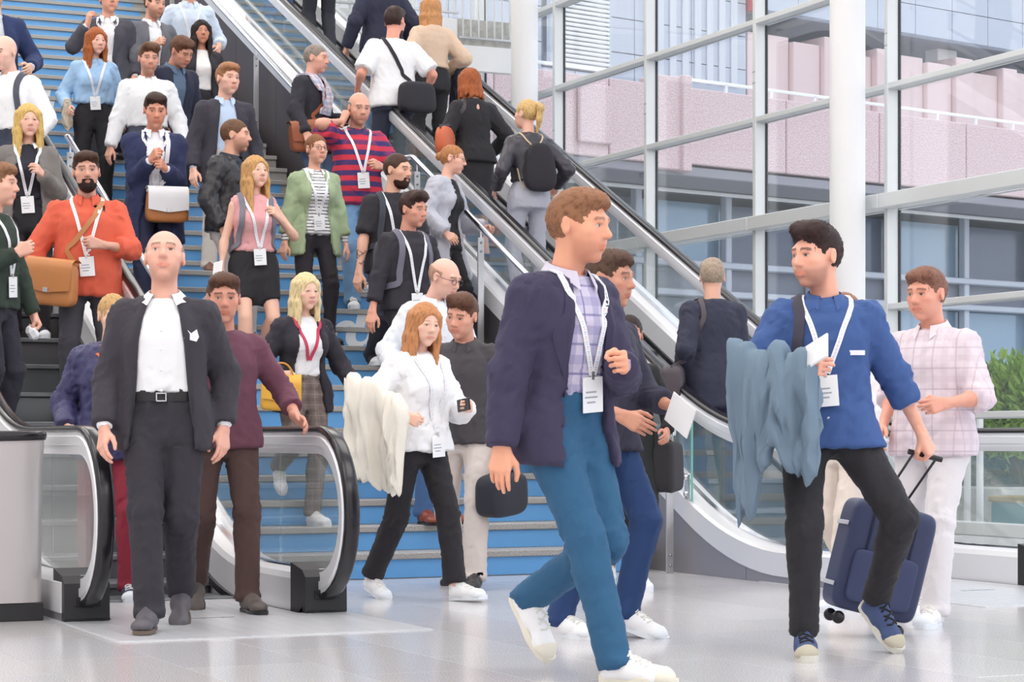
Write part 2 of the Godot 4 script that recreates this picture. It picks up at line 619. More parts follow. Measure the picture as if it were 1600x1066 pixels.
func make_materials() -> void:
	M.paint = mat(rgb8(240, 240, 240), 0.55)
	M.frame = mat(rgb8(222, 224, 224), 0.4, 0.15)
	M.column = mat(rgb8(243, 241, 242), 0.45)
	M.gasket = mat(rgb8(40, 42, 48), 0.6)
	M.chrome = mat(rgb8(235, 235, 240), 0.12, 1.0)
	M.steel = mat(rgb8(205, 205, 207), 0.32, 0.85)
	M.alu = mat(rgb8(240, 240, 244), 0.3, 0.35)
	M.deck = mat(rgb8(236, 236, 240), 0.3, 0.25)
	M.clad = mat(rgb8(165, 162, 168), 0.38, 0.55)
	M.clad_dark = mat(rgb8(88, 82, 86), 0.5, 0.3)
	M.rubber = mat(rgb8(30, 28, 34), 0.22)
	M.black = mat(rgb8(38, 37, 40), 0.45)
	M.bolt = mat(rgb8(170, 170, 175), 0.25, 0.9)
	M.glass = glass(rgb8(205, 230, 228), 0.07)
	M.pane = glass(rgb8(220, 232, 236), 0.05)
	M.glass_edge = mat(rgb8(120, 190, 180), 0.1)
	M.blue = mat(rgb8(104, 170, 230), 0.4)
	M.vinyl = mat(rgb8(238, 242, 248), 0.45)
	M.lamp = mat(Color.WHITE, 0.5)
	M.lamp.emission_enabled = true
	M.lamp.emission = Color(1.0, 0.985, 0.96)
	M.lamp.emission_energy_multiplier = 1.8
	# polished light granite floor
	M.floor = mat(Color.WHITE, 0.16)
	M.floor.albedo_texture = noise_tex(0.2, rgb8(160, 158, 160), rgb8(244, 242, 245), 2, FastNoiseLite.TYPE_SIMPLEX, 512, 4, rgb8(216, 214, 217))
	tri(M.floor, 1.1)
	M.floor2 = M.floor.duplicate()
	M.floor2.albedo_color = rgb8(246, 246, 248)
	M.floor3 = M.floor.duplicate()
	M.floor3.albedo_color = rgb8(250, 248, 248)
	M.granite = mat(Color.WHITE, 0.45)
	M.granite.albedo_texture = noise_tex(0.17, rgb8(70, 68, 70), rgb8(250, 247, 243), 2, FastNoiseLite.TYPE_SIMPLEX, 512, 9, rgb8(168, 165, 163))
	tri(M.granite, 1.6)
	M.grout = mat(rgb8(150, 148, 150), 0.8)
	M.step = mat(rgb8(120, 122, 126), 0.4, 0.5)
	M.step_dark = mat(rgb8(82, 84, 88), 0.45, 0.4)
	M.plate = mat(rgb8(214, 215, 220), 0.35, 0.4)
	M.pink = mat(Color.WHITE, 0.9)
	M.pink.albedo_texture = noise_tex(0.11, rgb8(182, 150, 154), rgb8(248, 230, 228), 2, FastNoiseLite.TYPE_SIMPLEX, 256, 5)
	tri(M.pink, 0.9)
	M.pale = mat(rgb8(230, 206, 203), 0.85)
	M.rib = mat(rgb8(206, 210, 218), 0.5)
	M.greypanel = mat(rgb8(186, 193, 206), 0.5, 0.1)
	M.soffit = mat(rgb8(152, 150, 158), 0.8)
	M.darkglass = mat(rgb8(84, 94, 114), 0.15, 0.2)
	M.bluepane = mat(rgb8(124, 150, 172), 0.12, 0.2)
	M.recess = mat(rgb8(128, 132, 146), 0.7)
	M.concrete = mat(Color.WHITE, 0.85)
	M.concrete.albedo_texture = noise_tex(0.05, rgb8(178, 176, 170), rgb8(212, 210, 205), 4, FastNoiseLite.TYPE_SIMPLEX, 256, 6)
	tri(M.concrete, 0.6)
	M.kiosk = mat(rgb8(200, 194, 194), 0.38, 0.45)
	M.weave = noise_tex(0.25, Color(0.2, 0.2, 0.2), Color(0.8, 0.8, 0.8), 2, FastNoiseLite.TYPE_SIMPLEX, 256, 12)
	M.leather_bump = noise_tex(0.09, Color(0.1, 0.1, 0.1), Color(0.9, 0.9, 0.9), 3, FastNoiseLite.TYPE_CELLULAR, 256, 13)
	M.skin = mat(Color.WHITE, 0.5)
	M.skin.vertex_color_use_as_albedo = true
	M.badge = mat(rgb8(246, 246, 248), 0.35)
	M.phone = mat(rgb8(30, 30, 34), 0.2)
	M.lace = mat(rgb8(232, 230, 224), 0.8)
	M.gold = mat(rgb8(200, 160, 90), 0.3, 0.9)

func fab(c: Color, rough := 0.85, kind := "cloth") -> StandardMaterial3D:
	var key := "%s%s%f" % [c.to_html(), kind, rough]
	if fab_cache.has(key): return fab_cache[key]
	if kind != "hair":   # dyed cloth is less pure than a screen colour
		var l := c.get_luminance()
		c = c.lerp(Color(l, l, l), 0.16)
	var m := mat(c, rough)
	if kind == "cloth":
		m.heightmap_enabled = true
		m.heightmap_texture = M.weave
		m.heightmap_scale = 0.12
		tri(m, 9.0, false)
		m.rim_enabled = true
		m.rim = 0.25
		m.rim_tint = 0.6
	elif kind == "leather":
		m.heightmap_enabled = true
		m.heightmap_texture = M.leather_bump
		m.heightmap_scale = 0.1
		tri(m, 7.0, false)
	elif kind == "hair":
		m.vertex_color_use_as_albedo = true
		m.metallic_specular = 0.35
	fab_cache[key] = m
	return m

func stripes(a: Color, b: Color, pitch: float, share := 0.5) -> StandardMaterial3D:   # horizontal bands woven into a shirt
	var im := Image.create(8, 64, false, Image.FORMAT_RGB8)
	im.fill(a)
	im.fill_rect(Rect2i(0, 0, 8, int(64 * share)), b)
	var m := mat(Color.WHITE, 0.85)
	m.albedo_texture = ImageTexture.create_from_image(im)
	return tri(m, 1.0 / pitch, false)

func plaid(a: Color, b: Color, c: Color, pitch: float) -> StandardMaterial3D:
	var im := Image.create(64, 64, false, Image.FORMAT_RGB8)
	for y in 64:
		for x in 64:
			var k := a
			if x < 20: k = k.lerp(b, 0.45)
			if y < 20: k = k.lerp(b, 0.45)
			if absi(x - 40) < 3: k = k.lerp(c, 0.6)
			if absi(y - 40) < 3: k = k.lerp(c, 0.6)
			im.set_pixel(x, y, k)
	var m := mat(Color.WHITE, 0.85)
	m.albedo_texture = ImageTexture.create_from_image(im)
	return tri(m, 1.0 / pitch, false)

# ------------------------------------------------------------------ the concourse
func slab(called: String, lo: Vector3, hi: Vector3, m: Material, parent: Node = self, bev := 0.0) -> MeshInstance3D:
	var b := MB.new()
	b.box((hi - lo) * 0.5, hi - lo, bev)
	return obj(called, b.done(), m, parent, Transform3D(Basis(), lo))

func struct(o: Node3D, label := "") -> Node3D:
	o.set_meta("kind", "structure")
	if label: o.set_meta("label", label)
	return o

func build_room() -> void:
	var fl := slab("floor", V3(ROOM_X0, -0.3, ROOM_Z1), V3(GLASS_X + 0.1, -0.002, ROOM_Z0), M.floor)
	struct(fl, "polished pale speckled granite floor of the hall")
	# granite slabs of the part in view, with thin joints
	var tm := []
	for k in 3:
		var b := MB.new()
		b.box(V3(0, 0, 0), V3(0.5188, 0.012, 1.0388), 0.0006)
		tm.append(b.done())
	var mats := [M.floor, M.floor2, M.floor3]
	for j in 7:
		for i in 23:
			var x := 0.35 + i * 0.52 + 0.26
			var z := -6.7 - j * 1.04 - (0.52 if i % 2 == 1 else 0.0)
			if x > 12.2 or (z < -12.6 and x > 4.0 and x < 8.7): continue
			obj("floor_tile", tm[0], mats[rng.randi() % 3], fl, Transform3D(Basis(), V3(x - ROOM_X0, 0.3 - 0.0062, z - ROOM_Z1)))
	struct(slab("ceiling", V3(ROOM_X0, CEIL, ROOM_Z1), V3(GLASS_X + 0.3, CEIL + 0.3, ROOM_Z0), M.paint), "white ceiling of the hall")
	struct(slab("wall_left", V3(ROOM_X0 - 0.3, -0.3, ROOM_Z1), V3(ROOM_X0, CEIL, ROOM_Z0), M.paint), "plain white wall at the left of the hall")
	struct(slab("wall_back", V3(ROOM_X0 - 0.3, -0.3, ROOM_Z1 - 0.3), V3(GLASS_X + 0.3, CEIL, ROOM_Z1), M.paint), "plain white back wall of the upper hall")
	struct(slab("wall_front", V3(ROOM_X0 - 0.3, -0.3, ROOM_Z0), V3(GLASS_X + 0.3, CEIL, ROOM_Z0 + 0.3), M.paint), "plain white wall behind the viewer")
	ceiling_lamps()
	glass_wall()
	# round columns before the glazing
	for i in 2:
		var z: float = [-18.08, -25.55][i]
		var t := thing("column", ["white round column in front of the glazing, nearer of the two", "white round column by the glazing beyond the ponytailed woman"][i], "column", Transform3D(Basis(), V3(12.05, 0, z)), "round white columns")
		var b := MB.new()
		b.lathe(PackedVector2Array([Vector2(0.175, 0.12), Vector2(0.175, CEIL)]), Vector3.ZERO, 40)
		obj("shaft", b.done(), M.column, t)
		var b2 := MB.new()
		b2.lathe(PackedVector2Array([Vector2(0.0, 0.0), Vector2(0.2, 0.0), Vector2(0.2, 0.11), Vector2(0.185, 0.125), Vector2(0.1, 0.125)]), Vector3.ZERO, 40)
		obj("base_ring", b2.done(), M.steel, t)
	gallery()
	kiosk()

func glass_wall() -> void:
	var w := part("wall_right", self)
	struct(w, "tall glazed facade of grey frames along the right side of the hall")
	var pitch := 2.494
	var lv := [0.06, 1.12, 2.2, 3.24, 4.38, 5.45, 6.54, 7.62, 8.7, 9.78, CEIL]
	var mb := MB.new()
	mb.box(Vector3(-0.03, CEIL * 0.5, 0), V3(0.13, CEIL, 0.062), 0.006)
	var post := mb.done()
	var gs := MB.new()
	gs.box(Vector3(0.045, CEIL * 0.5, 0.036), V3(0.03, CEIL, 0.009))
	var seal := gs.done()
	var bd := MB.new()
	bd.lathe(PackedVector2Array([Vector2(0.0, 0.0), Vector2(0.008, 0.0), Vector2(0.006, 0.006), Vector2(0.0, 0.006)]), Vector3.ZERO, 8)
	var bolt := bd.done()
	var hz := []
	for k in lv.size():
		var q := MB.new()
		if k == 3: q.box(Vector3(-0.09, 0, 0), V3(0.2, 0.145, pitch - 0.01), 0.008)
		elif k == 0: q.box(Vector3(-0.03, 0, 0), V3(0.16, 0.12, pitch - 0.062), 0.006)
		else: q.box(Vector3(-0.03, 0, 0), V3(0.125, 0.058, pitch - 0.062), 0.005)
		q.box(Vector3(0.045, -0.034 if k != 3 else -0.078, 0), V3(0.03, 0.01, pitch - 0.062))
		hz.append(q.done())
	for i in range(-7, 10):
		var z := -17.94 - i * pitch
		if z > ROOM_Z0: continue
		var m := obj("mullion", post, M.frame, w, Transform3D(Basis(), V3(GLASS_X, 0, z)))
		if i >= -1 and i < 5:
			obj("gasket", seal, M.gasket, m)
			for q in 4: obj("bolt", bolt, M.bolt, m, Transform3D(Basis(Vector3(0, 0, 1), PI / 2), V3(-0.096, 4.78 + 0.12 * (q / 2), 0.034 * (q % 2) - 0.017)))
		if z - pitch < ROOM_Z1: continue
		for k in lv.size():
			obj("transom", hz[k], M.frame, w, Transform3D(Basis(), V3(GLASS_X, lv[k], z - pitch * 0.5)))
		if i < -2:   # out of the frame: one tall pane a bay
			slab("pane", V3(GLASS_X + 0.04, 0.05, z - pitch + 0.03), V3(GLASS_X + 0.052, CEIL, z - 0.03), M.pane, w)
			continue
		for k in lv.size() - 1:
			slab("pane", V3(GLASS_X + 0.04, lv[k] + 0.03, z - pitch + 0.03), V3(GLASS_X + 0.052, lv[k + 1] - 0.03, z - 0.03), M.pane, w)

func gallery() -> void:
	var t := thing("gallery", "white upper gallery floor with stepped fascia at the head of the escalators", "gallery", Transform3D(Basis(), V3(0, 0, -26.5)))
	struct(t)
	slab("gallery_floor", V3(ROOM_X0, TOP - 0.4, -7.4), V3(GLASS_X - 0.15, TOP - 0.005, 0.0), M.concrete, t)
	slab("fascia", V3(8.75, TOP - 0.62, -0.02), V3(11.49, TOP - 0.02, 0.06), M.paint, t, 0.01)
	slab("fascia", V3(11.49, TOP - 0.7, -0.02), V3(GLASS_X - 0.2, TOP - 0.36, 0.06), M.paint, t, 0.01)
	slab("fascia", V3(ROOM_X0, TOP - 0.62, -0.02), V3(2.3, TOP + 0.02, 0.06), M.paint, t, 0.01)
	var r := thing("railing", "white metal railing of thin upright bars along the upper gallery", "railing", Transform3D(Basis(), V3(8.8, TOP - 0.02, -26.43)))
	var x := 0.0
	var bar := MB.new()
	bar.box(V3(0, 0.55, 0), V3(0.02, 1.0, 0.03), 0.004)
	var bm := bar.done()
	while x < 3.5:
		obj("bar", bm, M.frame, r, Transform3D(Basis(), V3(x, -0.3 if x > 2.7 else 0.0, 0)))
		x += 0.115
	slab("top_rail", V3(-0.05, 1.03, -0.03), V3(3.5, 1.08, 0.03), M.steel, r, 0.01)
	slab("bottom_rail", V3(-0.05, 0.06, -0.02), V3(2.7, 0.09, 0.02), M.steel, r, 0.006)
	slab("bottom_rail", V3(2.7, -0.26, -0.02), V3(3.5, -0.23, 0.02), M.steel, r, 0.006)

func kiosk() -> void:
	var t := thing("steel_bollard", "brushed steel pedestal with black top beside the left escalator", "pedestal", Transform3D(Basis(), V3(1.75, 0, -10.98)))
	var b := MB.new()   # gently bulged front and side
	var g := PackedVector3Array()
	var ring := []
	for j in 9:
		var y := 0.09 + 0.8 * j / 8.0
		var bulge := 0.012 * pow(j / 8.0, 3.0)
		for i in 28:
			var a := TAU * i / 28.0
			var cx := pow(absf(cos(a)), 0.28) * signf(cos(a)); var sz := pow(absf(sin(a)), 0.28) * signf(sin(a))
			g.append(V3(0.33 + (0.36 + bulge) * cx, y, -(0.27 + bulge) * sz))
	b.grid(g, 28, 9, true)
	obj("body", b.done(), M.kiosk, t)
	var p := MB.new()
	p.box(V3(0.33, 0.045, 0), V3(0.7, 0.09, 0.52), 0.004)
	obj("plinth", p.done(), M.black, t)
	var c := MB.new()
	c.soft(V3(0.33, 0.905, 0), V3(0.385, 0.028, 0.295), 0.3, Basis(Vector3(0, 0, 1), 0.02), 40, 10)
	obj("top", c.done(), M.rubber, t)

# ------------------------------------------------------------------ staircase
func step_top(k: int) -> float: return RISE * (k + 1)
func step_z(k: int) -> float: return STAIR_Z - RUN * k if k <= 13 else -18.2 - RUN * (k - 14)

func build_stairs() -> void:
	var t := thing("staircase", "wide granite staircase with bright blue risers between the two escalators", "staircase", Transform3D(Basis(), V3(4.12, 0, STAIR_Z)))
	struct(t)
	var w := 2.92
	var tr := MB.new()
	tr.box(V3(w * 0.5, -0.02, -RUN * 0.5), V3(w, 0.04, RUN + 0.05), 0.004)
	var tread := tr.done()
	var rs := MB.new()
	rs.box(V3(w * 0.5, -0.04 - (RISE - 0.04) * 0.5, -0.02), V3(w, RISE - 0.04, 0.04))
	var riser := rs.done()
	var bp := MB.new()
	bp.box(V3(w * 0.5 - 0.04, -0.04 - (RISE - 0.04) * 0.5, 0.002), V3(w - 0.26, RISE - 0.046, 0.004))
	var panel := bp.done()
	for k in 40:
		var at := V3(0, step_top(k), step_z(k) - STAIR_Z)
		if k == 13:
			slab("landing", V3(0, RISE * 14 - 0.04, step_z(14) - step_z(13) - 0.0) + V3(0, 0, at.z), V3(w, RISE * 14, at.z + 0.025), M.granite, t, 0.004)
		else:
			obj("tread", tread, M.granite, t, Transform3D(Basis(), at))
		var r := obj("riser", riser, M.granite, t, Transform3D(Basis(), at))
		obj("blue_panel", panel, M.blue, r)
	var und := MB.new()   # solid body under the flights
	und.poly(PackedVector2Array([Vector2(0.06, 0.0), Vector2(4.12, 2.02), Vector2(5.2, 2.15), Vector2(13.5, TOP - 0.1), Vector2(13.5, 0.0)]), w - 0.1, Transform3D(Basis(Vector3(0, 0, -1), Vector3(0, 1, 0), Vector3(1, 0, 0)), V3(w * 0.5, 0, -0.05)))
	obj("stair_body", und.done(), M.concrete, t)
	lettering(t, "ndl", 1.6, 10, 2, 0.16)
	lettering(t, "AN", 0.26, 15, 2, 0.55)
	lettering(t, "AN", 0.17, 26, 2, 0.15)
	# handrails with posts
	for side in [0, 1]:
		var x: float = [4.1, 7.075][side]
		var h := thing("handrail", ["polished tubular handrail along the left edge of the blue stairs", "polished tubular handrail on flat posts along the right edge of the blue stairs"][side], "handrail", Transform3D(Basis(), V3(x, 0, STAIR_Z)))
		var bo := MB.new()
		bo.lathe(PackedVector2Array([Vector2(0.0, 0.0), Vector2(0.011, 0.0), Vector2(0.009, 0.008), Vector2(0.0, 0.009)]), Vector3.ZERO, 10)
		var bolt := bo.done()
		for seg in 2:
			var z0: float = [0.28, -5.24][seg]
			var z1: float = [-4.22, -11.8][seg]
			var y0: float = [1.02, 3.3][seg]
			var y1: float = y0 + (z0 - z1) * RISE / RUN
			var pts := PackedVector3Array()
			if seg == 0:
				pts.append(V3(0, y0 - 0.1, z0 + 0.03)); pts.append(V3(0, y0 - 0.06, z0 + 0.035))
			pts.append(V3(0, y0 - 0.01, z0)); pts.append(V3(0, y0 + 0.03, z0 - 0.08))
			for q in 9: pts.append(V3(0, lerpf(y0 + 0.06, y1, q / 8.0), lerpf(z0 - 0.14, z1, q / 8.0)))
			pts.append(V3(0, y1 + 0.015, z1 - 0.05)); pts.append(V3(-0.05 if side == 1 else 0.05, y1 + 0.01, z1 - 0.14))
			var b := MB.new()
			b.tube(pts, 0.023, 12)
			obj("rail", b.done(), M.chrome, h)
			for q in [0, 1, 2]:
				var pz: float = [[0.27, -2.82, -4.15], [-5.3, -8.5, -11.6]][seg][q]
				var k := 0
				var base := 0.0
				while k < 40 and step_z(k) > STAIR_Z + pz: k += 1
				base = 0.0 if k == 0 else step_top(k - 1)
				var rail_y: float = y0 + 0.06 + (z0 - 0.14 - pz) * RISE / RUN
				if pz > z0 - 0.1: rail_y = y0
				var p := MB.new()
				p.box(V3(0.0, (base - 0.0 + rail_y - 0.08) * 0.5, pz), V3(0.055, rail_y - 0.08 - base, 0.014), 0.003)
				var po := obj("post", p.done(), M.steel, h)
				for yy in [base + 0.05, base + 0.12, rail_y - 0.12, rail_y - 0.19]:
					obj("bolt", bolt, M.bolt, po, Transform3D(Basis(Vector3(1, 0, 0), PI / 2), V3(0, yy, pz + 0.007)))
				var n := MB.new()
				n.tube(PackedVector3Array([V3(0, rail_y - 0.1, pz), V3(0, rail_y - 0.01, pz)]), 0.008, 8)
				obj("stem", n.done(), M.chrome, po)

# white printed letters that run over several risers
func lettering(t: Node3D, text: String, x0: float, k0: int, rows: int, spread: float) -> void:
	var tm := TextMesh.new()
	var f := SystemFont.new()
	f.font_names = PackedStringArray(["Droid Sans"])
	f.font_weight = 700
	tm.font = f
	tm.text = text
	tm.font_size = 100
	tm.pixel_size = 0.01
	tm.depth = 0.0
	tm.curve_step = 1.0
	var a := tm.surface_get_arrays(0)
	var vs: PackedVector3Array = a[Mesh.ARRAY_VERTEX]
	var id: PackedInt32Array = a[Mesh.ARRAY_INDEX]
	var lo := vs[0]; var hi := vs[0]
	for q in vs:
		lo = lo.min(q); hi = hi.max(q)
	var ht := rows * RISE
	var s := ht * 0.98 / (hi.y - lo.y)
	var wide := s * 1.35
	for r in rows:
		var b := MB.new()
		var ya := r * RISE + 0.002; var yb := (r + 1) * RISE - 0.042
		for i in range(0, id.size(), 3):
			var pg := PackedVector2Array()
			for q in 3:
				var p := vs[id[i + q]] - lo
				pg.append(Vector2(p.x * wide + p.y * s * 0.22, p.y * s))
			for part_ in Geometry2D.intersect_polygons(pg, PackedVector2Array([Vector2(-9, ya), Vector2(9, ya), Vector2(9, yb), Vector2(-9, yb)])):
				if part_.size() < 3: continue
				var ar := 0.0
				for q in part_.size(): ar += part_[q].cross(part_[(q + 1) % part_.size()])
				for q in range(1, part_.size() - 1):
					var A := V3(part_[0].x, part_[0].y, 0); var B := V3(part_[q].x, part_[q].y, 0); var C := V3(part_[q + 1].x, part_[q + 1].y, 0)
					if ar > 0: b.tri(A, B, C)
					else: b.tri(A, C, B)
		if b.v.size() == 0: continue
		var k := k0 + r
		obj("lettering", b.done(), M.vinyl, t, Transform3D(Basis(), V3(x0, step_top(k) - RISE - r * RISE, step_z(k) - STAIR_Z + 0.0055)))

# ------------------------------------------------------------------ escalators
func soft_ramp(s: float, hw: float) -> float:
	if s <= -hw: return 0.0
	if s >= hw: return s
	return (s + hw) * (s + hw) / (4.0 * hw)

func ramp(z: float, zb: float) -> float:
	var s := zb - z
	return 0.5 * (soft_ramp(s, 0.62) - soft_ramp(s - TOP * 2.0, 0.62))

const Z_NEWEL := -10.58
const Z_END := -26.7
const R_NEWEL := 0.43

func rail_y(z: float) -> float: return 0.945 + ramp(z, -12.32)
func deck_y(z: float) -> float: return 0.22 + ramp(z, -12.06)

func build_escalators() -> void:
	escalator(3.22, "left escalator carrying people down beside the steel pedestal")
	escalator(7.9, "right escalator carrying people up between the staircase and the glazed facade")
	# glass strip with a steel clamp on the deck of the right escalator
	var t := thing("glass_guard", "small upright glass guard in a steel clamp on the right escalator's deck", "guard", Transform3D(Basis(), V3(7.17, deck_y(-12.7), -12.7)))
	slab("pane", V3(-0.006, -0.06, -0.06), V3(0.006, 0.56, 0.1), M.glass, t)
	slab("edge", V3(-0.007, -0.06, 0.1), V3(0.007, 0.56, 0.106), M.glass_edge, t)
	var c := MB.new()
	c.box(V3(-0.012, 0.04, 0.06), V3(0.016, 0.17, 0.05), 0.004)
	for y in [-0.01, 0.1]:
		c.lathe(PackedVector2Array([Vector2(0.0, 0.0), Vector2(0.02, 0.0), Vector2(0.018, 0.012), Vector2(0.0, 0.014)]), V3(-0.02, y, 0.06), 12, Basis(Vector3(0, 0, 1), PI / 2))
	obj("clamp", c.done(), M.chrome, t)

func rail_path() -> PackedVector2Array:   # (z, y) from the lower newel's foot round its nose, up the slope and round the upper newel
	var p := PackedVector2Array()
	p.append(Vector2(Z_NEWEL - 0.16, 0.945 - 2 * R_NEWEL + 0.02))
	for i in 19:
		var a := -PI / 2 + PI * i / 18.0
		p.append(Vector2(Z_NEWEL + R_NEWEL * cos(a), 0.945 - R_NEWEL + R_NEWEL * sin(a)))
	var z := Z_NEWEL - 0.4
	while z > Z_END + 0.1:
		p.append(Vector2(z, rail_y(z)))
		z -= 0.14 if (z > -13.2 or z < -24.6) else 0.8
	for i in 19:
		var a := PI / 2 + PI * i / 18.0
		p.append(Vector2(Z_END + R_NEWEL * cos(a), TOP + 0.945 - R_NEWEL + R_NEWEL * sin(a)))
	p.append(Vector2(Z_END + 0.16, TOP + 0.945 - 2 * R_NEWEL + 0.02))
	return p

func escalator(xc: float, label: String) -> void:
	var t := thing("escalator", label, "escalator", Transform3D(Basis(), V3(xc, 0, 0)))
	var path := rail_path()
	var pts := PackedVector3Array(); var rs := PackedVector3Array(); var us := PackedVector3Array()
	for i in path.size():
		var d := (path[mini(i + 1, path.size() - 1)] - path[maxi(i - 1, 0)]).normalized()
		pts.append(V3(0, path[i].y, path[i].x))
		rs.append(V3(-1, 0, 0))
		us.append(V3(0, -d.x, d.y))   # outward normal
	for s in [-1.0, 1.0]:
		var b := part("balustrade", t)
		b.position = V3(s * 0.62, 0, 0)
		var hr := MB.new()
		hr.sweep(PackedVector2Array([Vector2(0.04, -0.012), Vector2(0.041, 0.0), Vector2(0.034, 0.014), Vector2(0.02, 0.02), Vector2(-0.02, 0.02), Vector2(-0.034, 0.014), Vector2(-0.041, 0.0), Vector2(-0.04, -0.012)]), pts, rs, us, true)
		obj("handrail", hr.done(), M.rubber, b)
		var gd := MB.new()
		gd.sweep(PackedVector2Array([Vector2(-0.034, -0.01), Vector2(-0.034, -0.03), Vector2(-0.042, -0.036), Vector2(-0.042, -0.075), Vector2(-0.034, -0.08), Vector2(-0.034, -0.098), Vector2(-0.026, -0.125), Vector2(0.026, -0.125), Vector2(0.034, -0.098), Vector2(0.034, -0.08), Vector2(0.042, -0.075), Vector2(0.042, -0.036), Vector2(0.034, -0.03), Vector2(0.034, -0.01)]), pts, rs, us)
		obj("rail_profile", gd.done(), M.alu, b)
		# glass panes column by column
		var za := Z_NEWEL + R_NEWEL - 0.125
		var cuts := PackedFloat32Array([za, -11.25])
		while cuts[cuts.size() - 1] > -25.2: cuts.append(cuts[cuts.size() - 1] - 1.66)
		cuts.append(Z_END - R_NEWEL + 0.125)
		for q in cuts.size() - 1:
			var g := MB.new()
			var n := 14 if (q < 3 or q > cuts.size() - 4) else 3
			var A := []
			for k in n + 1:
				var z := lerpf(cuts[q] - (0.004 if q > 0 else 0.0), cuts[q + 1] + 0.004, float(k) / n)
				var top := rail_y(z) - 0.118
				var bot := deck_y(z) - 0.06
				var rr := R_NEWEL - 0.118
				if z > Z_NEWEL:
					var w := sqrt(maxf(0.0, rr * rr - (z - Z_NEWEL) * (z - Z_NEWEL)))
					top = 0.945 - R_NEWEL + w
					bot = maxf(bot, 0.945 - R_NEWEL - w)
				if z < Z_END:
					var w := sqrt(maxf(0.0, rr * rr - (z - Z_END) * (z - Z_END)))
					top = TOP + 0.945 - R_NEWEL + w
					bot = maxf(bot, TOP + 0.945 - R_NEWEL - w)
				A.append([z, bot, top])
			for k in n:
				var a = A[k]; var c = A[k + 1]
				for e in [-1.0, 1.0]:
					var x: float = e * 0.006
					var p0 := V3(x, a[1], a[0]); var p1 := V3(x, c[1], c[0]); var p2 := V3(x, c[2], c[0]); var p3 := V3(x, a[2], a[0])
					if e < 0: g.quad(p1, p0, p3, p2)
					else: g.quad(p0, p1, p2, p3)
			for k in [0, n]:
				var a = A[k]
				if a[2] - a[1] < 0.05: continue
				var p0 := V3(-0.006, a[1], a[0]); var p1 := V3(0.006, a[1], a[0]); var p2 := V3(0.006, a[2], a[0]); var p3 := V3(-0.006, a[2], a[0])
				if k == 0: g.quad(p0, p1, p2, p3)
				else: g.quad(p1, p0, p3, p2)
			obj("glass_pane", g.done(), M.glass, b)
		# deck: satin cover with a sloping outer face and a skirt towards the steps
		var dp := PackedVector3Array(); var dr := PackedVector3Array(); var du := PackedVector3Array()
		var z := Z_NEWEL
		while true:
			dp.append(V3(0, deck_y(z), z)); dr.append(V3(s, 0, 0)); du.append(V3(0, 1, 0))
			if z <= Z_END: break
			z = maxf(Z_END, z - (0.14 if (z > -13.2 or z < -24.4) else 0.8))
		var prof := PackedVector2Array([Vector2(0.122, -0.175), Vector2(0.118, -0.03), Vector2(0.1, -0.012), Vector2(0.012, 0.0), Vector2(-0.012, 0.0), Vector2(-0.09, -0.02), Vector2(-0.108, -0.05), Vector2(-0.118, -0.44), Vector2(-0.09, -0.44), Vector2(-0.08, -0.175)])
		var dk := MB.new()
		if s > 0: prof.reverse()
		dk.sweep(prof, dp, dr, du)
		obj("deck", dk.done(), M.deck, b)
		var gl := MB.new()   # dark groove where the glass stands
		gl.sweep(PackedVector2Array([Vector2(-0.02, -0.01), Vector2(0.02, -0.01), Vector2(0.02, 0.008), Vector2(-0.02, 0.008)]) if s < 0 else PackedVector2Array([Vector2(-0.02, 0.008), Vector2(0.02, 0.008), Vector2(0.02, -0.01), Vector2(-0.02, -0.01)]), dp, dr, du)
		obj("glazing_bead", gl.done(), M.chrome, b)
		var br := MB.new()   # black brush guard along the skirt
		var bp := PackedVector2Array([Vector2(-0.138, -0.25), Vector2(-0.108, -0.25), Vector2(-0.108, -0.215), Vector2(-0.132, -0.215)])
		if s > 0: bp.reverse()
		br.sweep(bp, dp, dr, du)
		obj("skirt_guard", br.done(), M.rubber, b)
		# cladding below the deck in lengths
		var zz := Z_NEWEL
		var q := 0
		while zz > Z_END + 0.1:
			var z2 := maxf(zz - 1.32, Z_END)
			var pg := PackedVector2Array()
			for k in 7:
				var u := lerpf(zz - 0.003, z2 + 0.003, k / 6.0)
				pg.append(Vector2(-u, maxf(deck_y(u) - 0.17, 0.03)))
			pg.append(Vector2(-z2 - 0.003, 0.0)); pg.append(Vector2(-zz + 0.003, 0.0))
			var cb := MB.new()
			cb.poly(pg, 0.05, Transform3D(Basis(Vector3(0, 0, -1), Vector3(0, 1, 0), Vector3(1, 0, 0)), V3(s * 0.088, 0, 0)))
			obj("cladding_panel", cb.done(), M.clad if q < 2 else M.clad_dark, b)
			zz = z2
			q += 1
		for e in [0, 1]:   # black newel boxes
			var yb: float = [0.0, TOP][e]
			var z0: float = [Z_NEWEL, Z_END][e]
			var dz: float = [1.0, -1.0][e]
			var nb := MB.new()
			var pr := PackedVector2Array([Vector2(-0.18, 0.0), Vector2(0.045, 0.0), Vector2(0.055, 0.02), Vector2(0.05, 0.19), Vector2(0.0, 0.225), Vector2(-0.18, 0.255)])
			var fl := PackedVector2Array()
			for a in pr: fl.append(Vector2(a.x * dz, a.y))
			nb.poly(fl, 0.225, Transform3D(Basis(Vector3(0, 0, 1), Vector3(0, 1, 0), Vector3(-1, 0, 0)), V3(0, yb, z0)))
			var nbo := obj("newel_base", nb.done(), M.black, b)
			var mo := MB.new()
			mo.box(V3(0, yb + 0.1, z0 + dz * 0.056), V3(0.13, 0.05, 0.012), 0.004)
			obj("rail_inlet", mo.done(), M.rubber, nbo)
	# steps
	var st := MB.new()
	st.box(V3(0, -0.015, -0.2), V3(0.99, 0.03, 0.4), 0.004)
	var tread := st.done()
	var sr := MB.new()
	var g := PackedVector3Array()
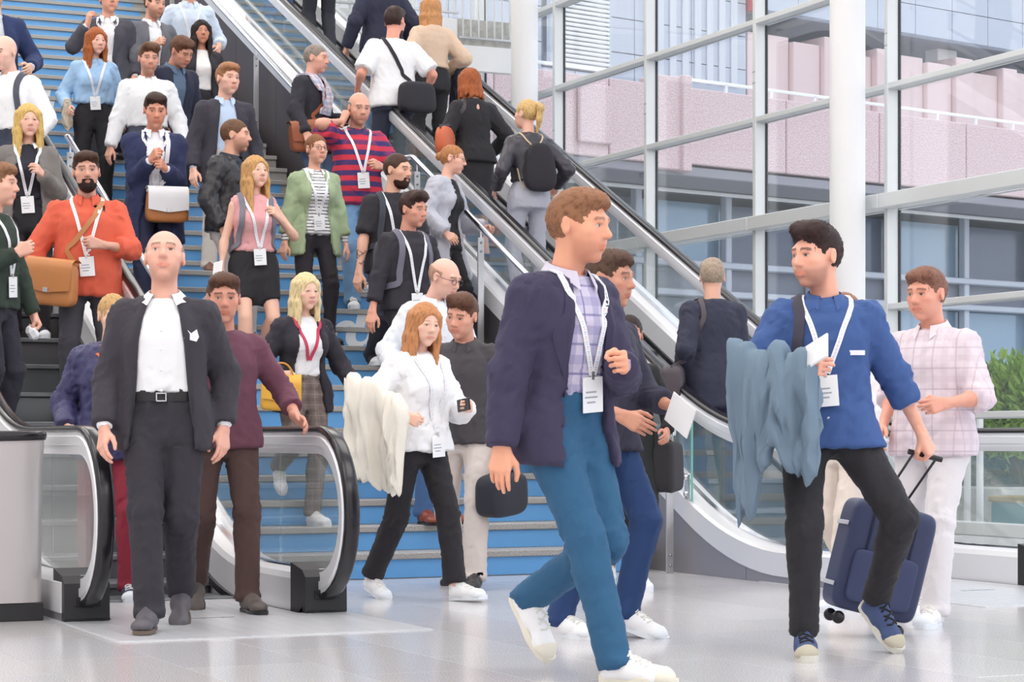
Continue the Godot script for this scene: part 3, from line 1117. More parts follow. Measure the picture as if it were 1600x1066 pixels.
	for j in 7:   # curved ribbed riser
		for i in 100:
			var yy := -0.03 - 0.19 * j / 6.0
			g.append(V3(-0.49 + 0.98 * i / 99.0, yy, -0.02 + 0.03 * sin(j / 6.0 * 1.5) + (0.004 if i % 2 == 0 else -0.004)))
	sr.grid(g, 100, 7, false, false, true)
	var riser := sr.done()
	var k := 0
	while true:
		var z := -11.72 - 0.4 * k
		if z < -26.0: break
		var y := ramp(z - 0.2, -12.3)
		var s := obj("step", tread, M.step, t, Transform3D(Basis(), V3(0, y - 0.003, z)))
		obj("step_riser", riser, M.step_dark, s)
		k += 1
	# landing plates and combs
	for e in [0, 1]:
		var yb: float = [0.0, TOP][e]
		var p := MB.new()
		if e == 0: p.box(V3(0, 0.001, -10.57), V3(1.5, 0.006, 2.3), 0.0008)
		else: p.box(V3(0, yb + 0.004, -26.9), V3(1.5, 0.008, 1.6), 0.003)
		var lp := obj("landing_plate", p.done(), M.plate, t)
		var ln := MB.new()
		for i in 15: ln.box(V3(-0.7 + i * 0.1, yb + (0.0042 if e == 0 else 0.0083), -10.57 if e == 0 else -26.9), V3(0.08, 0.0012, 2.26 if e == 0 else 1.56))
		obj("ribs", ln.done(), M.plate, lp)
		if e == 0: slab("slot", V3(-0.13, 0.004, -10.475), V3(0.11, 0.0056, -10.463), M.black, lp)
		var cm := MB.new()
		cm.box(V3(0, yb + 0.008, -11.74 if e == 0 else -26.0), V3(0.99, 0.016, 0.14), 0.006)
		obj("comb_plate", cm.done(), M.step, t)

# ------------------------------------------------------------------ what stands outside the glazing
const FO := Vector3(22.565, 0, -39.136)   # a point of the facade opposite

func fx(back := 0.0) -> Transform3D:   # x along the facade, z towards the viewer
	var e := Vector3(0.978, 0, -0.2107).normalized()
	var n := Vector3(0.2107, 0, 0.978).normalized()
	return Transform3D(Basis(e, Vector3.UP, n), FO - n * back)

func fbox(called: String, lo: Vector3, hi: Vector3, m: Material, parent: Node3D, bev := 0.02) -> MeshInstance3D:
	return slab(called, lo, hi, m, parent, bev)

func build_outside() -> void:
	var gr := slab("ground", V3(GLASS_X + 0.12, -0.3, -75), V3(80, -0.03, 14), M.concrete)
	struct(gr, "pale concrete terrace outside the glazing")
	# --- building opposite with rough pink concrete parapets
	var t := thing("pink_building", "building opposite with rough pink concrete parapet bands over dark glazing", "building", fx())
	var x := -0.5
	while x < 24.0:
		fbox("parapet_panel", V3(x + 0.012, 6.55, -0.45), V3(minf(x + 2.86, 24.0) - 0.012, 8.12, 0.0), M.pink, t)
		x += 2.86
	fbox("parapet_block", V3(-1.36, 6.38, -0.5), V3(-0.74, 8.28, 0.12), M.pink, t)
	fbox("parapet_block", V3(-0.76, 6.36, -0.5), V3(-0.52, 8.32, 0.22), M.pink, t)
	x = -14.0
	while x < -1.5:
		fbox("parapet_panel", V3(x + 0.012, 6.5, -0.4), V3(minf(x + 2.86, -1.45) - 0.012, 8.1, 0.02), M.pink, t)
		x += 2.86
	fbox("parapet_return", V3(-3.4, 6.75, 0.03), V3(-2.6, 7.9, 0.16), M.pink, t)
	fbox("gutter", V3(-1.52, 6.2, -0.3), V3(-1.4, 8.0, 0.0), M.recess, t)
	var rl := part("roof_railing", t)
	var b := MB.new()
	b.box(V3(11.8, 8.3, -0.1), V3(24.6, 0.07, 0.05), 0.01)
	obj("rail", b.done(), M.paint, rl)
	var b2 := MB.new()
	b2.box(V3(-8.0, 8.25, -0.1), V3(11.6, 0.07, 0.05), 0.01)
	obj("rail", b2.done(), M.paint, rl)
	var ps := MB.new()
	ps.box(V3(0, 8.2, -0.1), V3(0.06, 0.18, 0.05))
	var pm := ps.done()
	for i in 18: obj("post", pm, M.paint, rl, Transform3D(Basis(), V3(0.7 + 1.3 * i, 0, 0)))
	fbox("soffit", V3(-14, 6.3, -6.0), V3(24, 6.5, -0.06), M.soffit, t)
	fbox("back_wall", V3(-14, 0.0, -6.3), V3(24, 6.3, -6.0), M.recess, t)
	# dark glazed storeys set back under the parapet
	for i in 14:
		var xa := -13.0 + i * 2.62
		for r in 3:
			var y0: float = [0.1, 2.25, 4.15][r]; var y1: float = [2.1, 4.0, 6.1][r]
			var mm: Material = M.darkglass if (i * 3 + r * 2) % 5 < 3 else M.bluepane
			if i >= 8 and r < 2 and i % 2 == 0: mm = M.bluepane
			fbox("window", V3(xa + 0.05, y0, -2.5), V3(xa + 2.57, y1, -2.42), mm, t, 0.0)
		fbox("column", V3(xa - 0.16, 0.0, -2.3), V3(xa + 0.02, 6.3, -2.1), M.greypanel, t)
	for y in [2.17, 4.08, 4.72]:
		fbox("ledge", V3(-14, y - 0.07, -2.4), V3(24, y + 0.07, -2.0), M.greypanel, t)
	fbox("spandrel", V3(-14, 4.15, -2.42), V3(24, 4.66, -2.36), M.recess, t)
	fbox("soffit_light_strip", V3(-14, 6.2, -1.8), V3(24, 6.28, -1.7), M.paint, t)
	fbox("red_panel", V3(-1.35, 3.1, -1.9), V3(0.4, 3.45, -1.8), mat(rgb8(205, 60, 48), 0.6), t)
	# white louvres
	var lv := thing("louvre_screen", "white horizontal louvre screen high on the building opposite", "louvre", fx(0.4))
	for s in [-6.0, -3.72, -2.22]: fbox("stile", V3(s - 0.04, 8.3, -0.1), V3(s + 0.04, 10.6, 0.05), M.greypanel, lv)
	var sl := MB.new()
	sl.box(Vector3.ZERO, V3(1.44, 0.05, 0.14), 0.008, Basis(Vector3(1, 0, 0), 0.5))
	var sm := sl.done()
	for i in 25: obj("slat", sm, M.paint, lv, Transform3D(Basis(), V3(-2.97, 8.36 + i * 0.09, 0)))
	fbox("backing", V3(-3.7, 8.3, -0.35), V3(-2.25, 10.6, -0.3), M.recess, lv)
	# --- grey panel block to its left, and behind
	var gp := thing("grey_building", "pale grey panel-clad building behind the pink parapets, left part", "building", fx(8.0))
	for i in 13:
		for r in 7:
			var xa := -16.0 + i * 1.9
			var ya := 7.9 + r * 0.86
			fbox("panel", V3(xa + 0.012, ya + 0.012, -0.2), V3(xa + 1.888, ya + 0.848, 0.0), M.greypanel, gp, 0.004)
	fbox("core", V3(-16, 0, -6), V3(8.6, 13.9, -0.2), M.soffit, gp)
	for i in 8: fbox("rib", V3(5.2 + i * 0.42, 10.0, 0.0), V3(5.42 + i * 0.42, 12.6, 0.05), M.rib, gp, 0.01)
	fbox("red_awning", V3(8.72, 12.0, 0.0), V3(9.1, 13.1, 0.3), mat(rgb8(200, 50, 62), 0.6), gp)
	# --- upper terrace with ribbed pale pink wall
	var up := thing("ribbed_wall", "upper pale pink ribbed concrete wall under a dark overhang opposite", "wall", fx(8.0))
	x = 8.75
	var i2 := 0
	while x < 32.0:
		var w: float = [1.5, 1.0, 0.72, 1.35, 0.62][i2 % 5]
		var d: float = [0.0, 0.16, 0.32, 0.05, 0.26][i2 % 5]
		var h: float = [11.5, 11.38, 11.6, 11.3, 11.52][i2 % 5]
		fbox("rib_panel", V3(x + 0.008, 7.0, -0.6), V3(x + w - 0.008, h, d), M.pale, up)
		x += w
		i2 += 1
	fbox("terrace", V3(8.7, 6.6, -6), V3(33, 7.2, 7.4), M.soffit, up)
	fbox("void_wall", V3(8.7, 10, -4.2), V3(33, 12.1, -4.0), M.darkglass, up)
	fbox("white_pier", V3(16.5, 11.2, -0.9), V3(17.3, 12.1, -0.4), M.paint, up)
	var ub := thing("upper_block", "grey panelled upper block jutting out over the pink ribbed wall", "building", fx(8.0))
	for i in 16:
		for r in 4:
			var xa := 8.8 + i * 1.5
			var ya := 12.05 + r * 0.82
			if r == 3 and i > 6: continue
			fbox("panel", V3(xa + 0.01, ya + 0.01, 0.1), V3(xa + 1.49, ya + 0.81, 0.3), M.greypanel, ub, 0.004)
	fbox("slab_edge", V3(8.8, 11.95, -4), V3(33, 12.06, 0.32), M.recess, ub)
	fbox("core", V3(8.8, 12.06, -5), V3(33, 14.4, 0.1), M.soffit, ub)
	banner()
	plants()

func banner() -> void:   # dark information banner on the outer face of the lower glazing, read from outside
	var z0 := -25.3
	var t := thing("banner", "dark violet banner with white mirrored lettering on the low panes behind the right escalator", "banner", Transform3D(Basis(), V3(GLASS_X + 0.075, 0.15, z0)))
	slab("sheet", V3(0, 0, 0), V3(0.012, 1.95, 4.8), mat(rgb8(58, 48, 78), 0.6), t)
	var f := SystemFont.new()
	f.font_names = PackedStringArray(["Droid Sans"])
	f.font_weight = 600
	for q in 3:
		var tm := TextMesh.new()
		tm.font = f
		tm.text = ["Vin", "fizzi", "in"][q]
		tm.font_size = 64
		tm.pixel_size = [0.0062, 0.0055, 0.005][q]
		tm.depth = 0.004
		# read from the far side: right-hand text runs towards -z there
		obj("lettering", tm, M.vinyl, t, Transform3D(Basis(Vector3(0, 0, -1), Vector3(0, 1, 0), Vector3(1, 0, 0)), V3(-0.004, [0.85, 1.3, 1.62][q], [4.25, 4.2, 1.0][q])))

func leaf_mesh(l: float, w: float) -> ArrayMesh:
	var b := MB.new()
	var g := PackedVector3Array()
	for j in 6:
		var s := j / 5.0
		var ww := w * sin(PI * pow(s, 0.75)) + 0.0008
		var y := l * s
		var zc := -0.25 * l * s * s
		g.append(V3(-ww, y, zc + 0.25 * ww)); g.append(V3(0, y, zc)); g.append(V3(ww, y, zc + 0.25 * ww))
	b.grid(g, 3, 6)
	return b.done()

func shrub(called: String, label: String, at: Vector3, size: Vector3, leaf: Mesh, m: Material, count: int, trunk_h: float, sd: int) -> void:
	var t := thing(called, label, "shrub", Transform3D(Basis(), at))
	var r := RandomNumberGenerator.new()
	r.seed = sd
	var st := MB.new()
	var ends := []
	for i in 14:
		var a := r.randf() * TAU
		var top := V3(cos(a) * size.x * (0.25 + 0.6 * r.randf()), trunk_h + size.y * (0.25 + 0.7 * r.randf()), sin(a) * size.z * (0.25 + 0.6 * r.randf()))
		var mid := V3(top.x * 0.35, trunk_h * 0.8 + top.y * 0.3, top.z * 0.35)
		st.tube(smooth_path(PackedVector3Array([V3(r.randf() * 0.06, 0, r.randf() * 0.06), mid, top]), 4), 0.018, 6, 0.005)
		ends.append(top); ends.append(mid.lerp(top, 0.5))
	obj("stems", st.done(), fab(rgb8(96, 78, 58)), t)
	var mm := MultiMesh.new()
	mm.transform_format = MultiMesh.TRANSFORM_3D
	mm.use_colors = true
	mm.mesh = leaf
	mm.instance_count = count
	for i in count:
		var p := Vector3.ZERO
		while true:
			p = V3(r.randf_range(-1, 1), r.randf_range(-1, 1), r.randf_range(-1, 1))
			if p.length() < 1.0: break
		p = p.normalized() * pow(p.length(), 0.6)
		var e: Vector3 = ends[r.randi() % ends.size()]
		var c := V3(0, trunk_h + size.y * 0.5, 0)
		var q := (c + p * V3(size.x, size.y * 0.5, size.z)).lerp(e, 0.25 + 0.35 * r.randf())
		var dir := (q - c + V3(0, 0.5, 0) + V3(r.randf_range(-1, 1), r.randf_range(-0.6, 0.8), r.randf_range(-1, 1)) * 0.8).normalized()
		var bs := Basis(Quaternion(Vector3.UP, dir)) * Basis(Vector3.UP, r.randf() * TAU)
		mm.set_instance_transform(i, Transform3D(bs.scaled_local(Vector3.ONE * r.randf_range(0.7, 1.25)), q))
		var k := r.randf_range(0.65, 1.2)
		mm.set_instance_color(i, Color(k, k * r.randf_range(0.95, 1.05), k * 0.9))
	var o := MultiMeshInstance3D.new()
	o.name = "foliage"
	o.multimesh = mm
	o.material_override = m
	o.set_meta("kind", "stuff")
	t.add_child(o)

func plants() -> void:
	var green := fab(rgb8(88, 128, 66), 0.5, "hair").duplicate()
	green.backlight_enabled = true
	green.backlight = Color(0.35, 0.5, 0.2)
	var dark := green.duplicate()
	dark.albedo_color = rgb8(58, 96, 62)
	var bright := green.duplicate()
	bright.albedo_color = rgb8(150, 182, 84)
	var lf := leaf_mesh(0.11, 0.018)
	var big := leaf_mesh(0.17, 0.03)
	shrub("conifer_shrub", "bright green feathery shrub outside the glazing at the right edge", V3(13.75, 0.42, -17.55), V3(0.42, 1.25, 0.75), lf, bright, 5200, 0.12, 21)
	shrub("hedge_shrub", "dark green dense shrub behind the concrete planter, left of the coloured crate", V3(15.0, -0.03, -19.9), V3(0.8, 1.3, 0.9), lf, dark, 6800, 0.1, 22)
	shrub("hedge_shrub", "dark green shrub at the far right behind the coloured crate", V3(14.7, -0.03, -18.6), V3(0.36, 1.35, 0.7), lf, dark, 4200, 0.1, 23)
	shrub("laurel_shrub", "small glossy-leaved shrub seen under the right escalator's handrail", V3(12.95, -0.03, -23.0), V3(0.28, 0.95, 0.5), big, green, 700, 0.1, 24)
	var t := thing("planter", "pale concrete planter outside the glazing holding the bright shrub", "planter", Transform3D(Basis(), V3(13.3, 0, -17.75)))
	slab("block", V3(0, -0.03, -0.25), V3(0.85, 0.42, 0.45), M.concrete, t, 0.02)
	slab("soil", V3(0.08, 0.4, -0.18), V3(0.77, 0.425, 0.38), fab(rgb8(80, 66, 54)), t)
	var t2 := thing("planter", "long low concrete wall behind the shrubs at the right", "planter", Transform3D(Basis(), V3(16.2, 0, -22.6)))
	slab("block", V3(0, -0.03, 0), V3(0.4, 0.5, 5.4), M.concrete, t2, 0.02)
	slab("cap", V3(-0.04, 0.5, -0.04), V3(0.44, 0.56, 5.44), M.concrete, t2, 0.015)
	var c := thing("crate", "teal and ochre crate with blue base outside at the far right", "crate", Transform3D(Basis(), V3(13.0, -0.01, -16.95)))
	slab("body", V3(0, 0.06, -0.1), V3(0.24, 0.3, 0.6), mat(rgb8(30, 120, 130), 0.5), c, 0.012)
	slab("lid", V3(-0.02, 0.3, -0.12), V3(0.26, 0.36, 0.62), mat(rgb8(150, 130, 60), 0.5), c, 0.012)
	slab("base", V3(-0.01, -0.02, -0.11), V3(0.25, 0.06, 0.61), mat(rgb8(50, 100, 170), 0.5), c, 0.008)
	for i in 2:
		var l := thing("bollard_light", ["left one of two slim white bollard lights outside the glazing", "right one of two slim white bollard lights outside the glazing"][i], "lamp", Transform3D(Basis(), V3(13.1, -0.03, -17.55 + i * 0.2)))
		var b := MB.new()
		b.lathe(PackedVector2Array([Vector2(0.0, 0.0), Vector2(0.035, 0.0), Vector2(0.035, 1.6), Vector2(0.0, 1.6)]), Vector3.ZERO, 16)
		obj("post", b.done(), M.paint, l)
		var g := MB.new()
		g.lathe(PackedVector2Array([Vector2(0.0, 1.6), Vector2(0.04, 1.6), Vector2(0.04, 1.64), Vector2(0.0, 1.65)]), Vector3.ZERO, 16)
		obj("cap", g.done(), mat(rgb8(220, 170, 90), 0.4), l)

# ------------------------------------------------------------------ people: shared shapes
func make_templates() -> void:
	for f in [0, 1]: tpl["head%d" % f] = head_shape(f == 1)
	for k in ["relaxed", "grip", "pinch", "flat"]: tpl["hand_" + k] = hand_shape(k)
	for k in ["short", "crop", "swept", "long", "tail", "tied", "bob", "fringe", "curly"]: tpl["hair_" + k] = hair_shape(k)
	tpl["beard"] = beard_shape(0.0)
	tpl["stubble"] = beard_shape(-0.0045)
	for k in ["sneaker", "dress", "runner"]: tpl["shoe_" + k] = shoe_shape(k)

func head_shape(fem: bool) -> Dictionary:
	var f := Field.new(V3(-0.105, -0.215, -0.125), V3(0.105, 0.135, 0.14), 0.0049)
	var w := 0.94 if fem else 1.0
	f.ell(V3(0, 0.03, -0.014), V3(0.076, 0.09, 0.096))
	f.ell(V3(0, 0.0, 0.03), V3(0.064 * w, 0.084, 0.064), 0.02)
	f.ell(V3(0, -0.055, 0.03), V3(0.054 * w * w, 0.053, 0.054), 0.03)
	f.ell(V3(0, -0.094, 0.064), V3(0.022 * w, 0.017, 0.021), 0.02)
	for s in [-1.0, 1.0]:
		f.ell(V3(s * 0.043, -0.014, 0.056), V3(0.022, 0.019, 0.026), 0.02)
		f.ell(V3(s * 0.03, -0.047, 0.06), V3(0.02, 0.03, 0.024), 0.02)
	if not fem:
		f.cap(V3(-0.036, 0.031, 0.08), V3(0.036, 0.031, 0.08), 0.0125, 0.0125, 0.016)
	f.cap(V3(0, 0.024, 0.086), V3(0, -0.016, 0.106), 0.0085, 0.0115 * w, 0.016)
	for s in [-1.0, 1.0]:
		f.ell(V3(s * 0.031, 0.011, 0.1), V3(0.02, 0.0115, 0.015), 0.014, true)
		f.ell(V3(s * 0.031, 0.0095, 0.0765), V3(0.0128, 0.0115, 0.0122), 0.002)
		f.cap(V3(s * 0.018, 0.0162, 0.0872), V3(s * 0.044, 0.0142, 0.0802), 0.0042, 0.0042, 0.005)
		f.cap(V3(s * 0.02, 0.0022, 0.0845), V3(s * 0.042, 0.0025, 0.079), 0.0032, 0.0032, 0.006)
	f.ell(V3(0, -0.021, 0.1085), V3(0.0118 * w, 0.0098, 0.0112), 0.01)
	for s in [-1.0, 1.0]:
		f.ell(V3(s * 0.0118, -0.0248, 0.098), V3(0.0072, 0.0066, 0.0095), 0.008)
		f.cap(V3(s * 0.026, -0.0555, 0.0815), V3(0, -0.0522, 0.0945), 0.0036, 0.0048, 0.007)
		f.cap(V3(s * 0.022, -0.0605, 0.082), V3(0, -0.0632, 0.0925), 0.0042, 0.0058, 0.007)
	for s in [-1.0, 1.0]:
		f.cap(V3(s * 0.027, -0.0572, 0.088), V3(0, -0.0574, 0.1012), 0.002, 0.0024, 0.004, 0, true)
		f.ell(V3(s * 0.077, 0.002, -0.012), V3(0.009, 0.031, 0.019), 0.007, false, Basis(Vector3.UP, s * 0.35) * Basis(Vector3.RIGHT, -0.2))
		f.ell(V3(s * 0.0865, 0.004, -0.006), V3(0.0055, 0.017, 0.0095), 0.005, true)
	f.cap(V3(0, -0.05, -0.022), V3(0, -0.21, -0.04), 0.044 if fem else 0.05, 0.05 if fem else 0.058, 0.03)
	var r := f.nets()
	var k := PackedByteArray()
	for p in (r.v as PackedVector3Array):
		var c := 0
		var ax := absf(p.x)
		if p.z > 0.08 and ax < 0.027 and p.y < -0.0485 - 0.22 * maxf(0.0, ax - 0.006) and p.y > -0.068 + 0.32 * maxf(0.0, ax - 0.006): c = 1
		var e := Vector2(ax - 0.031, p.y - 0.0095)
		if p.z > 0.076 and absf(e.x) < 0.0115 and absf(e.y) < 0.0048 * (1.0 - 0.5 * absf(e.x) / 0.0115): c = 3 if absf(e.x) < 0.0062 else 2
		elif p.z > 0.07 and absf(e.x) < 0.0145 and e.y > 0.0 and e.y < 0.0088: c = 5
		if p.z > 0.06 and ax > 0.012 and ax < 0.05 and absf(p.y - (0.0335 - 0.12 * maxf(0.0, ax - 0.036) + 0.06 * minf(0.0, ax - 0.03))) < (0.0036 if fem else 0.005): c = 4
		k.append(c)
	r.k = k
	return r

func hand_shape(kind: String) -> Dictionary:   # a left hand hanging: fingers -y, palm -x, thumb +z
	var f := Field.new(V3(-0.1, -0.205, -0.06), V3(0.05, 0.05, 0.085), 0.0036)
	var zi := [0.029, 0.0095, -0.0095, -0.028]
	var ln := [0.074, 0.082, 0.076, 0.06]
	var ang: Array = {"relaxed": [14, 36, 52], "grip": [58, 128, 172], "pinch": [38, 84, 108], "flat": [5, 12, 18]}[kind]
	for q in 4:
		var z: float = zi[q]
		var kn := V3(0.002, -0.088 + 0.006 * absf(q - 1.2), z)
		f.cap(V3(0, 0.0, z * 0.55), kn, 0.0145, 0.0118, 0.011)
		f.cap(V3(-0.006, -0.02, z * 0.7), kn + V3(-0.006, 0.012, 0), 0.011, 0.011, 0.01)
		var p := kn
		var seg := [0.46, 0.3, 0.24]
		var rr := [0.0098, 0.0086, 0.0078, 0.0066]
		for j in 3:
			var a := deg_to_rad(ang[j] + (6.0 * q if kind != "flat" else 0.0) + (8.0 if kind == "pinch" and q > 1 else 0.0))
			var d := V3(-sin(a), -cos(a), z * 0.9 * (1.0 - 0.5 * j))
			var nx: Vector3 = p + d.normalized() * ln[q] * seg[j]
			f.cap(p, nx, rr[j] * (0.9 if q == 3 else 1.0), rr[j + 1] * (0.9 if q == 3 else 1.0), 0.0028)
			p = nx
	var th := [V3(-0.006, -0.022, 0.022), V3(-0.02, -0.056, 0.05), V3(-0.03, -0.085, 0.056), V3(-0.035, -0.108, 0.053)]
	if kind == "grip" or kind == "pinch": th = [V3(-0.006, -0.022, 0.022), V3(-0.028, -0.052, 0.044), V3(-0.05, -0.074, 0.034), V3(-0.06, -0.088, 0.018)]
	var tr := [0.015, 0.0118, 0.0098, 0.0078]
	for j in 3: f.cap(th[j], th[j + 1], tr[j], tr[j + 1], 0.004 if j > 0 else 0.01)
	f.cap(V3(0, 0.05, 0.009), V3(0, -0.005, 0.011), 0.019, 0.0185, 0.012)
	f.cap(V3(0, 0.05, -0.009), V3(0, -0.005, -0.011), 0.019, 0.0185, 0.012)
	return f.nets()

func strand(r: Dictionary, amp: float, fq: Vector3, sd: float) -> Dictionary:   # combed relief and streaks
	var v: PackedVector3Array = r.v
	var n: PackedVector3Array = r.n
	var c := PackedColorArray()
	for i in v.size():
		var p := v[i]
		var a := noise.get_noise_3d(p.x * fq.x + sd, p.y * fq.y, p.z * fq.z)
		var b := noise.get_noise_3d(p.x * fq.x * 2.3, p.y * fq.y * 1.5 + sd, p.z * fq.z * 2.3)
		v[i] = p + n[i] * (a * amp + b * amp * 0.5)
		var g := clampf(0.95 + a * 0.55 + b * 0.45, 0.45, 1.5)
		c.append(Color(g, g, g))
	r.v = v
	r.c = c
	return r

func hair_shape(kind: String) -> Dictionary:
	var long := kind in ["long", "bob"]
	var ln: float = {"long": 0.30, "bob": 0.14}.get(kind, 0.0)
	var f := Field.new(V3(-0.15, -0.36 if kind == "long" else -0.24, -0.19), V3(0.15, 0.17, 0.15), 0.0066)
	var th: float = {"crop": 0.004, "tied": 0.006, "tail": 0.006, "short": 0.008, "swept": 0.009, "curly": 0.016, "long": 0.011, "bob": 0.014, "fringe": 0.003}[kind]
	var sd := th if long or kind == "curly" else 0.0045
	f.ell(V3(0, 0.031, -0.015), V3(0.076 + sd, 0.091 + th, 0.098 + sd), 0.01)
	if kind in ["short", "swept"]: f.cap(V3(-0.05, 0.086, 0.045), V3(0.05, 0.09, 0.045), 0.02, 0.022, 0.03)
	if kind == "short": f.ell(V3(0, 0.088, 0.022), V3(0.064, 0.04, 0.078), 0.03)
	if kind == "swept":
		f.ell(V3(0.012, 0.096, 0.03), V3(0.062, 0.042, 0.075), 0.03)
		f.cap(V3(-0.03, 0.112, 0.07), V3(0.045, 0.1, 0.03), 0.026, 0.03, 0.03)
	if kind == "curly":
		for i in 40:
			var a := TAU * i * 0.618
			var y := 0.02 + 0.1 * (i / 40.0)
			var rr := sqrt(maxf(0.0, 1.0 - pow((y - 0.03) / 0.12, 2.0)))
			f.ell(V3(cos(a) * 0.09 * rr, y, -0.015 + sin(a) * 0.11 * rr), V3(0.021, 0.019, 0.021), 0.012)
	if long:
		for i in 15:
			var a := deg_to_rad(-128.0 + 256.0 * i / 14.0)
			var sx := sin(a); var cz := -cos(a)
			var wob := 0.012 * sin(i * 2.7)
			f.cap(V3(sx * 0.07, 0.05, cz * 0.07 - 0.012), V3(sx * 0.086, -0.07, cz * 0.078 - 0.012), 0.026, 0.022, 0.02)
			f.cap(V3(sx * 0.086, -0.07, cz * 0.078 - 0.012), V3(sx * 0.094 + wob, -ln + wob, cz * 0.085 - 0.018 + (0.03 if absf(a) > 1.9 else 0.0)), 0.022, 0.012, 0.02)
	# the face stays free
	var low := -0.03
	f.ell(V3(0, -0.03, 0.115), V3(0.062 if long else 0.07, 0.112, 0.075), 0.008, true)
	if kind in ["short", "crop", "swept"]:
		for s in [-1.0, 1.0]: f.ell(V3(s * 0.055, 0.058, 0.1), V3(0.024, 0.036, 0.04), 0.008, true)
	if not long:
		f.ell(V3(0, -0.135, 0.05), V3(0.13, 0.125, 0.112), 0.01, true)
		f.ell(V3(0, -0.16, -0.06), V3(0.13, 0.1, 0.13), 0.01, true)
		for s in [-1.0, 1.0]: f.ell(V3(s * 0.092, -0.012, 0.0), V3(0.036, 0.046, 0.03), 0.008, true)
	else:
		f.ell(V3(0, -0.17, 0.09), V3(0.05, 0.13, 0.11), 0.01, true)
	if kind == "fringe":
		f.ell(V3(0, 0.12, 0.02), V3(0.14, 0.085, 0.16), 0.01, true)
		f.ell(V3(0, 0.03, 0.1), V3(0.11, 0.1, 0.09), 0.01, true)
	if kind == "tail":
		f.cap(V3(0, 0.062, -0.1), V3(0, 0.075, -0.128), 0.02, 0.022, 0.012)
		var pts := [V3(0, 0.075, -0.128), V3(0.0, 0.05, -0.155), V3(0.004, -0.04, -0.15), V3(0.0, -0.15, -0.128)]
		var rr := [0.024, 0.03, 0.026, 0.01]
		for j in 3: f.cap(pts[j], pts[j + 1], rr[j], rr[j + 1], 0.012)
	if kind == "tied": f.ell(V3(0, 0.02, -0.122), V3(0.034, 0.034, 0.028), 0.012)
	var fq := V3(70, 10, 70)
	if kind in ["short", "swept", "crop"]: fq = V3(95, 40, 26)
	if kind == "curly": fq = V3(60, 60, 60)
	return strand(f.nets(), 0.0025 if kind == "crop" or kind == "fringe" else 0.0058, fq, kind.length() * 3.1)

func beard_shape(grow: float) -> Dictionary:
	var f := Field.new(V3(-0.09, -0.15, -0.03), V3(0.09, 0.03, 0.13), 0.0055)
	f.ell(V3(0, -0.062, 0.034), V3(0.058 + grow, 0.062 + grow, 0.064 + grow))
	f.ell(V3(0, -0.09, 0.064), V3(0.03 + grow, 0.028 + grow, 0.03 + grow), 0.02)
	f.cap(V3(-0.028, -0.05, 0.083), V3(0, -0.042, 0.1), 0.008 + grow, 0.009 + grow, 0.006)
	f.cap(V3(0.028, -0.05, 0.083), V3(0, -0.042, 0.1), 0.008 + grow, 0.009 + grow, 0.006)
	f.ell(V3(0, -0.0575, 0.108), V3(0.02, 0.0095, 0.03), 0.006, true)
	f.ell(V3(0, 0.03, 0.09), V3(0.048, 0.072, 0.07), 0.012, true)
	f.ell(V3(0, 0.055, 0.0), V3(0.12, 0.075, 0.2), 0.012, true)
	return strand(f.nets(), 0.0028, V3(90, 50, 90), 4.0)

func shoe_outline(grow: float) -> PackedVector2Array:
	var p := PackedVector2Array()
	for i in 30:
		var a := TAU * i / 30.0
		var z := 0.0675 + 0.1435 * cos(a)
		var t := (z + 0.076) / 0.287
		var w := 0.033 + 0.014 * smoothstep(0.3, 0.72, t) - 0.004 * smoothstep(0.1, 0.4, t) * (1.0 - smoothstep(0.4, 0.6, t))
		p.append(Vector2(signf(sin(a)) * pow(absf(sin(a)), 0.62) * (w + grow), z + grow * cos(a)))
	return p

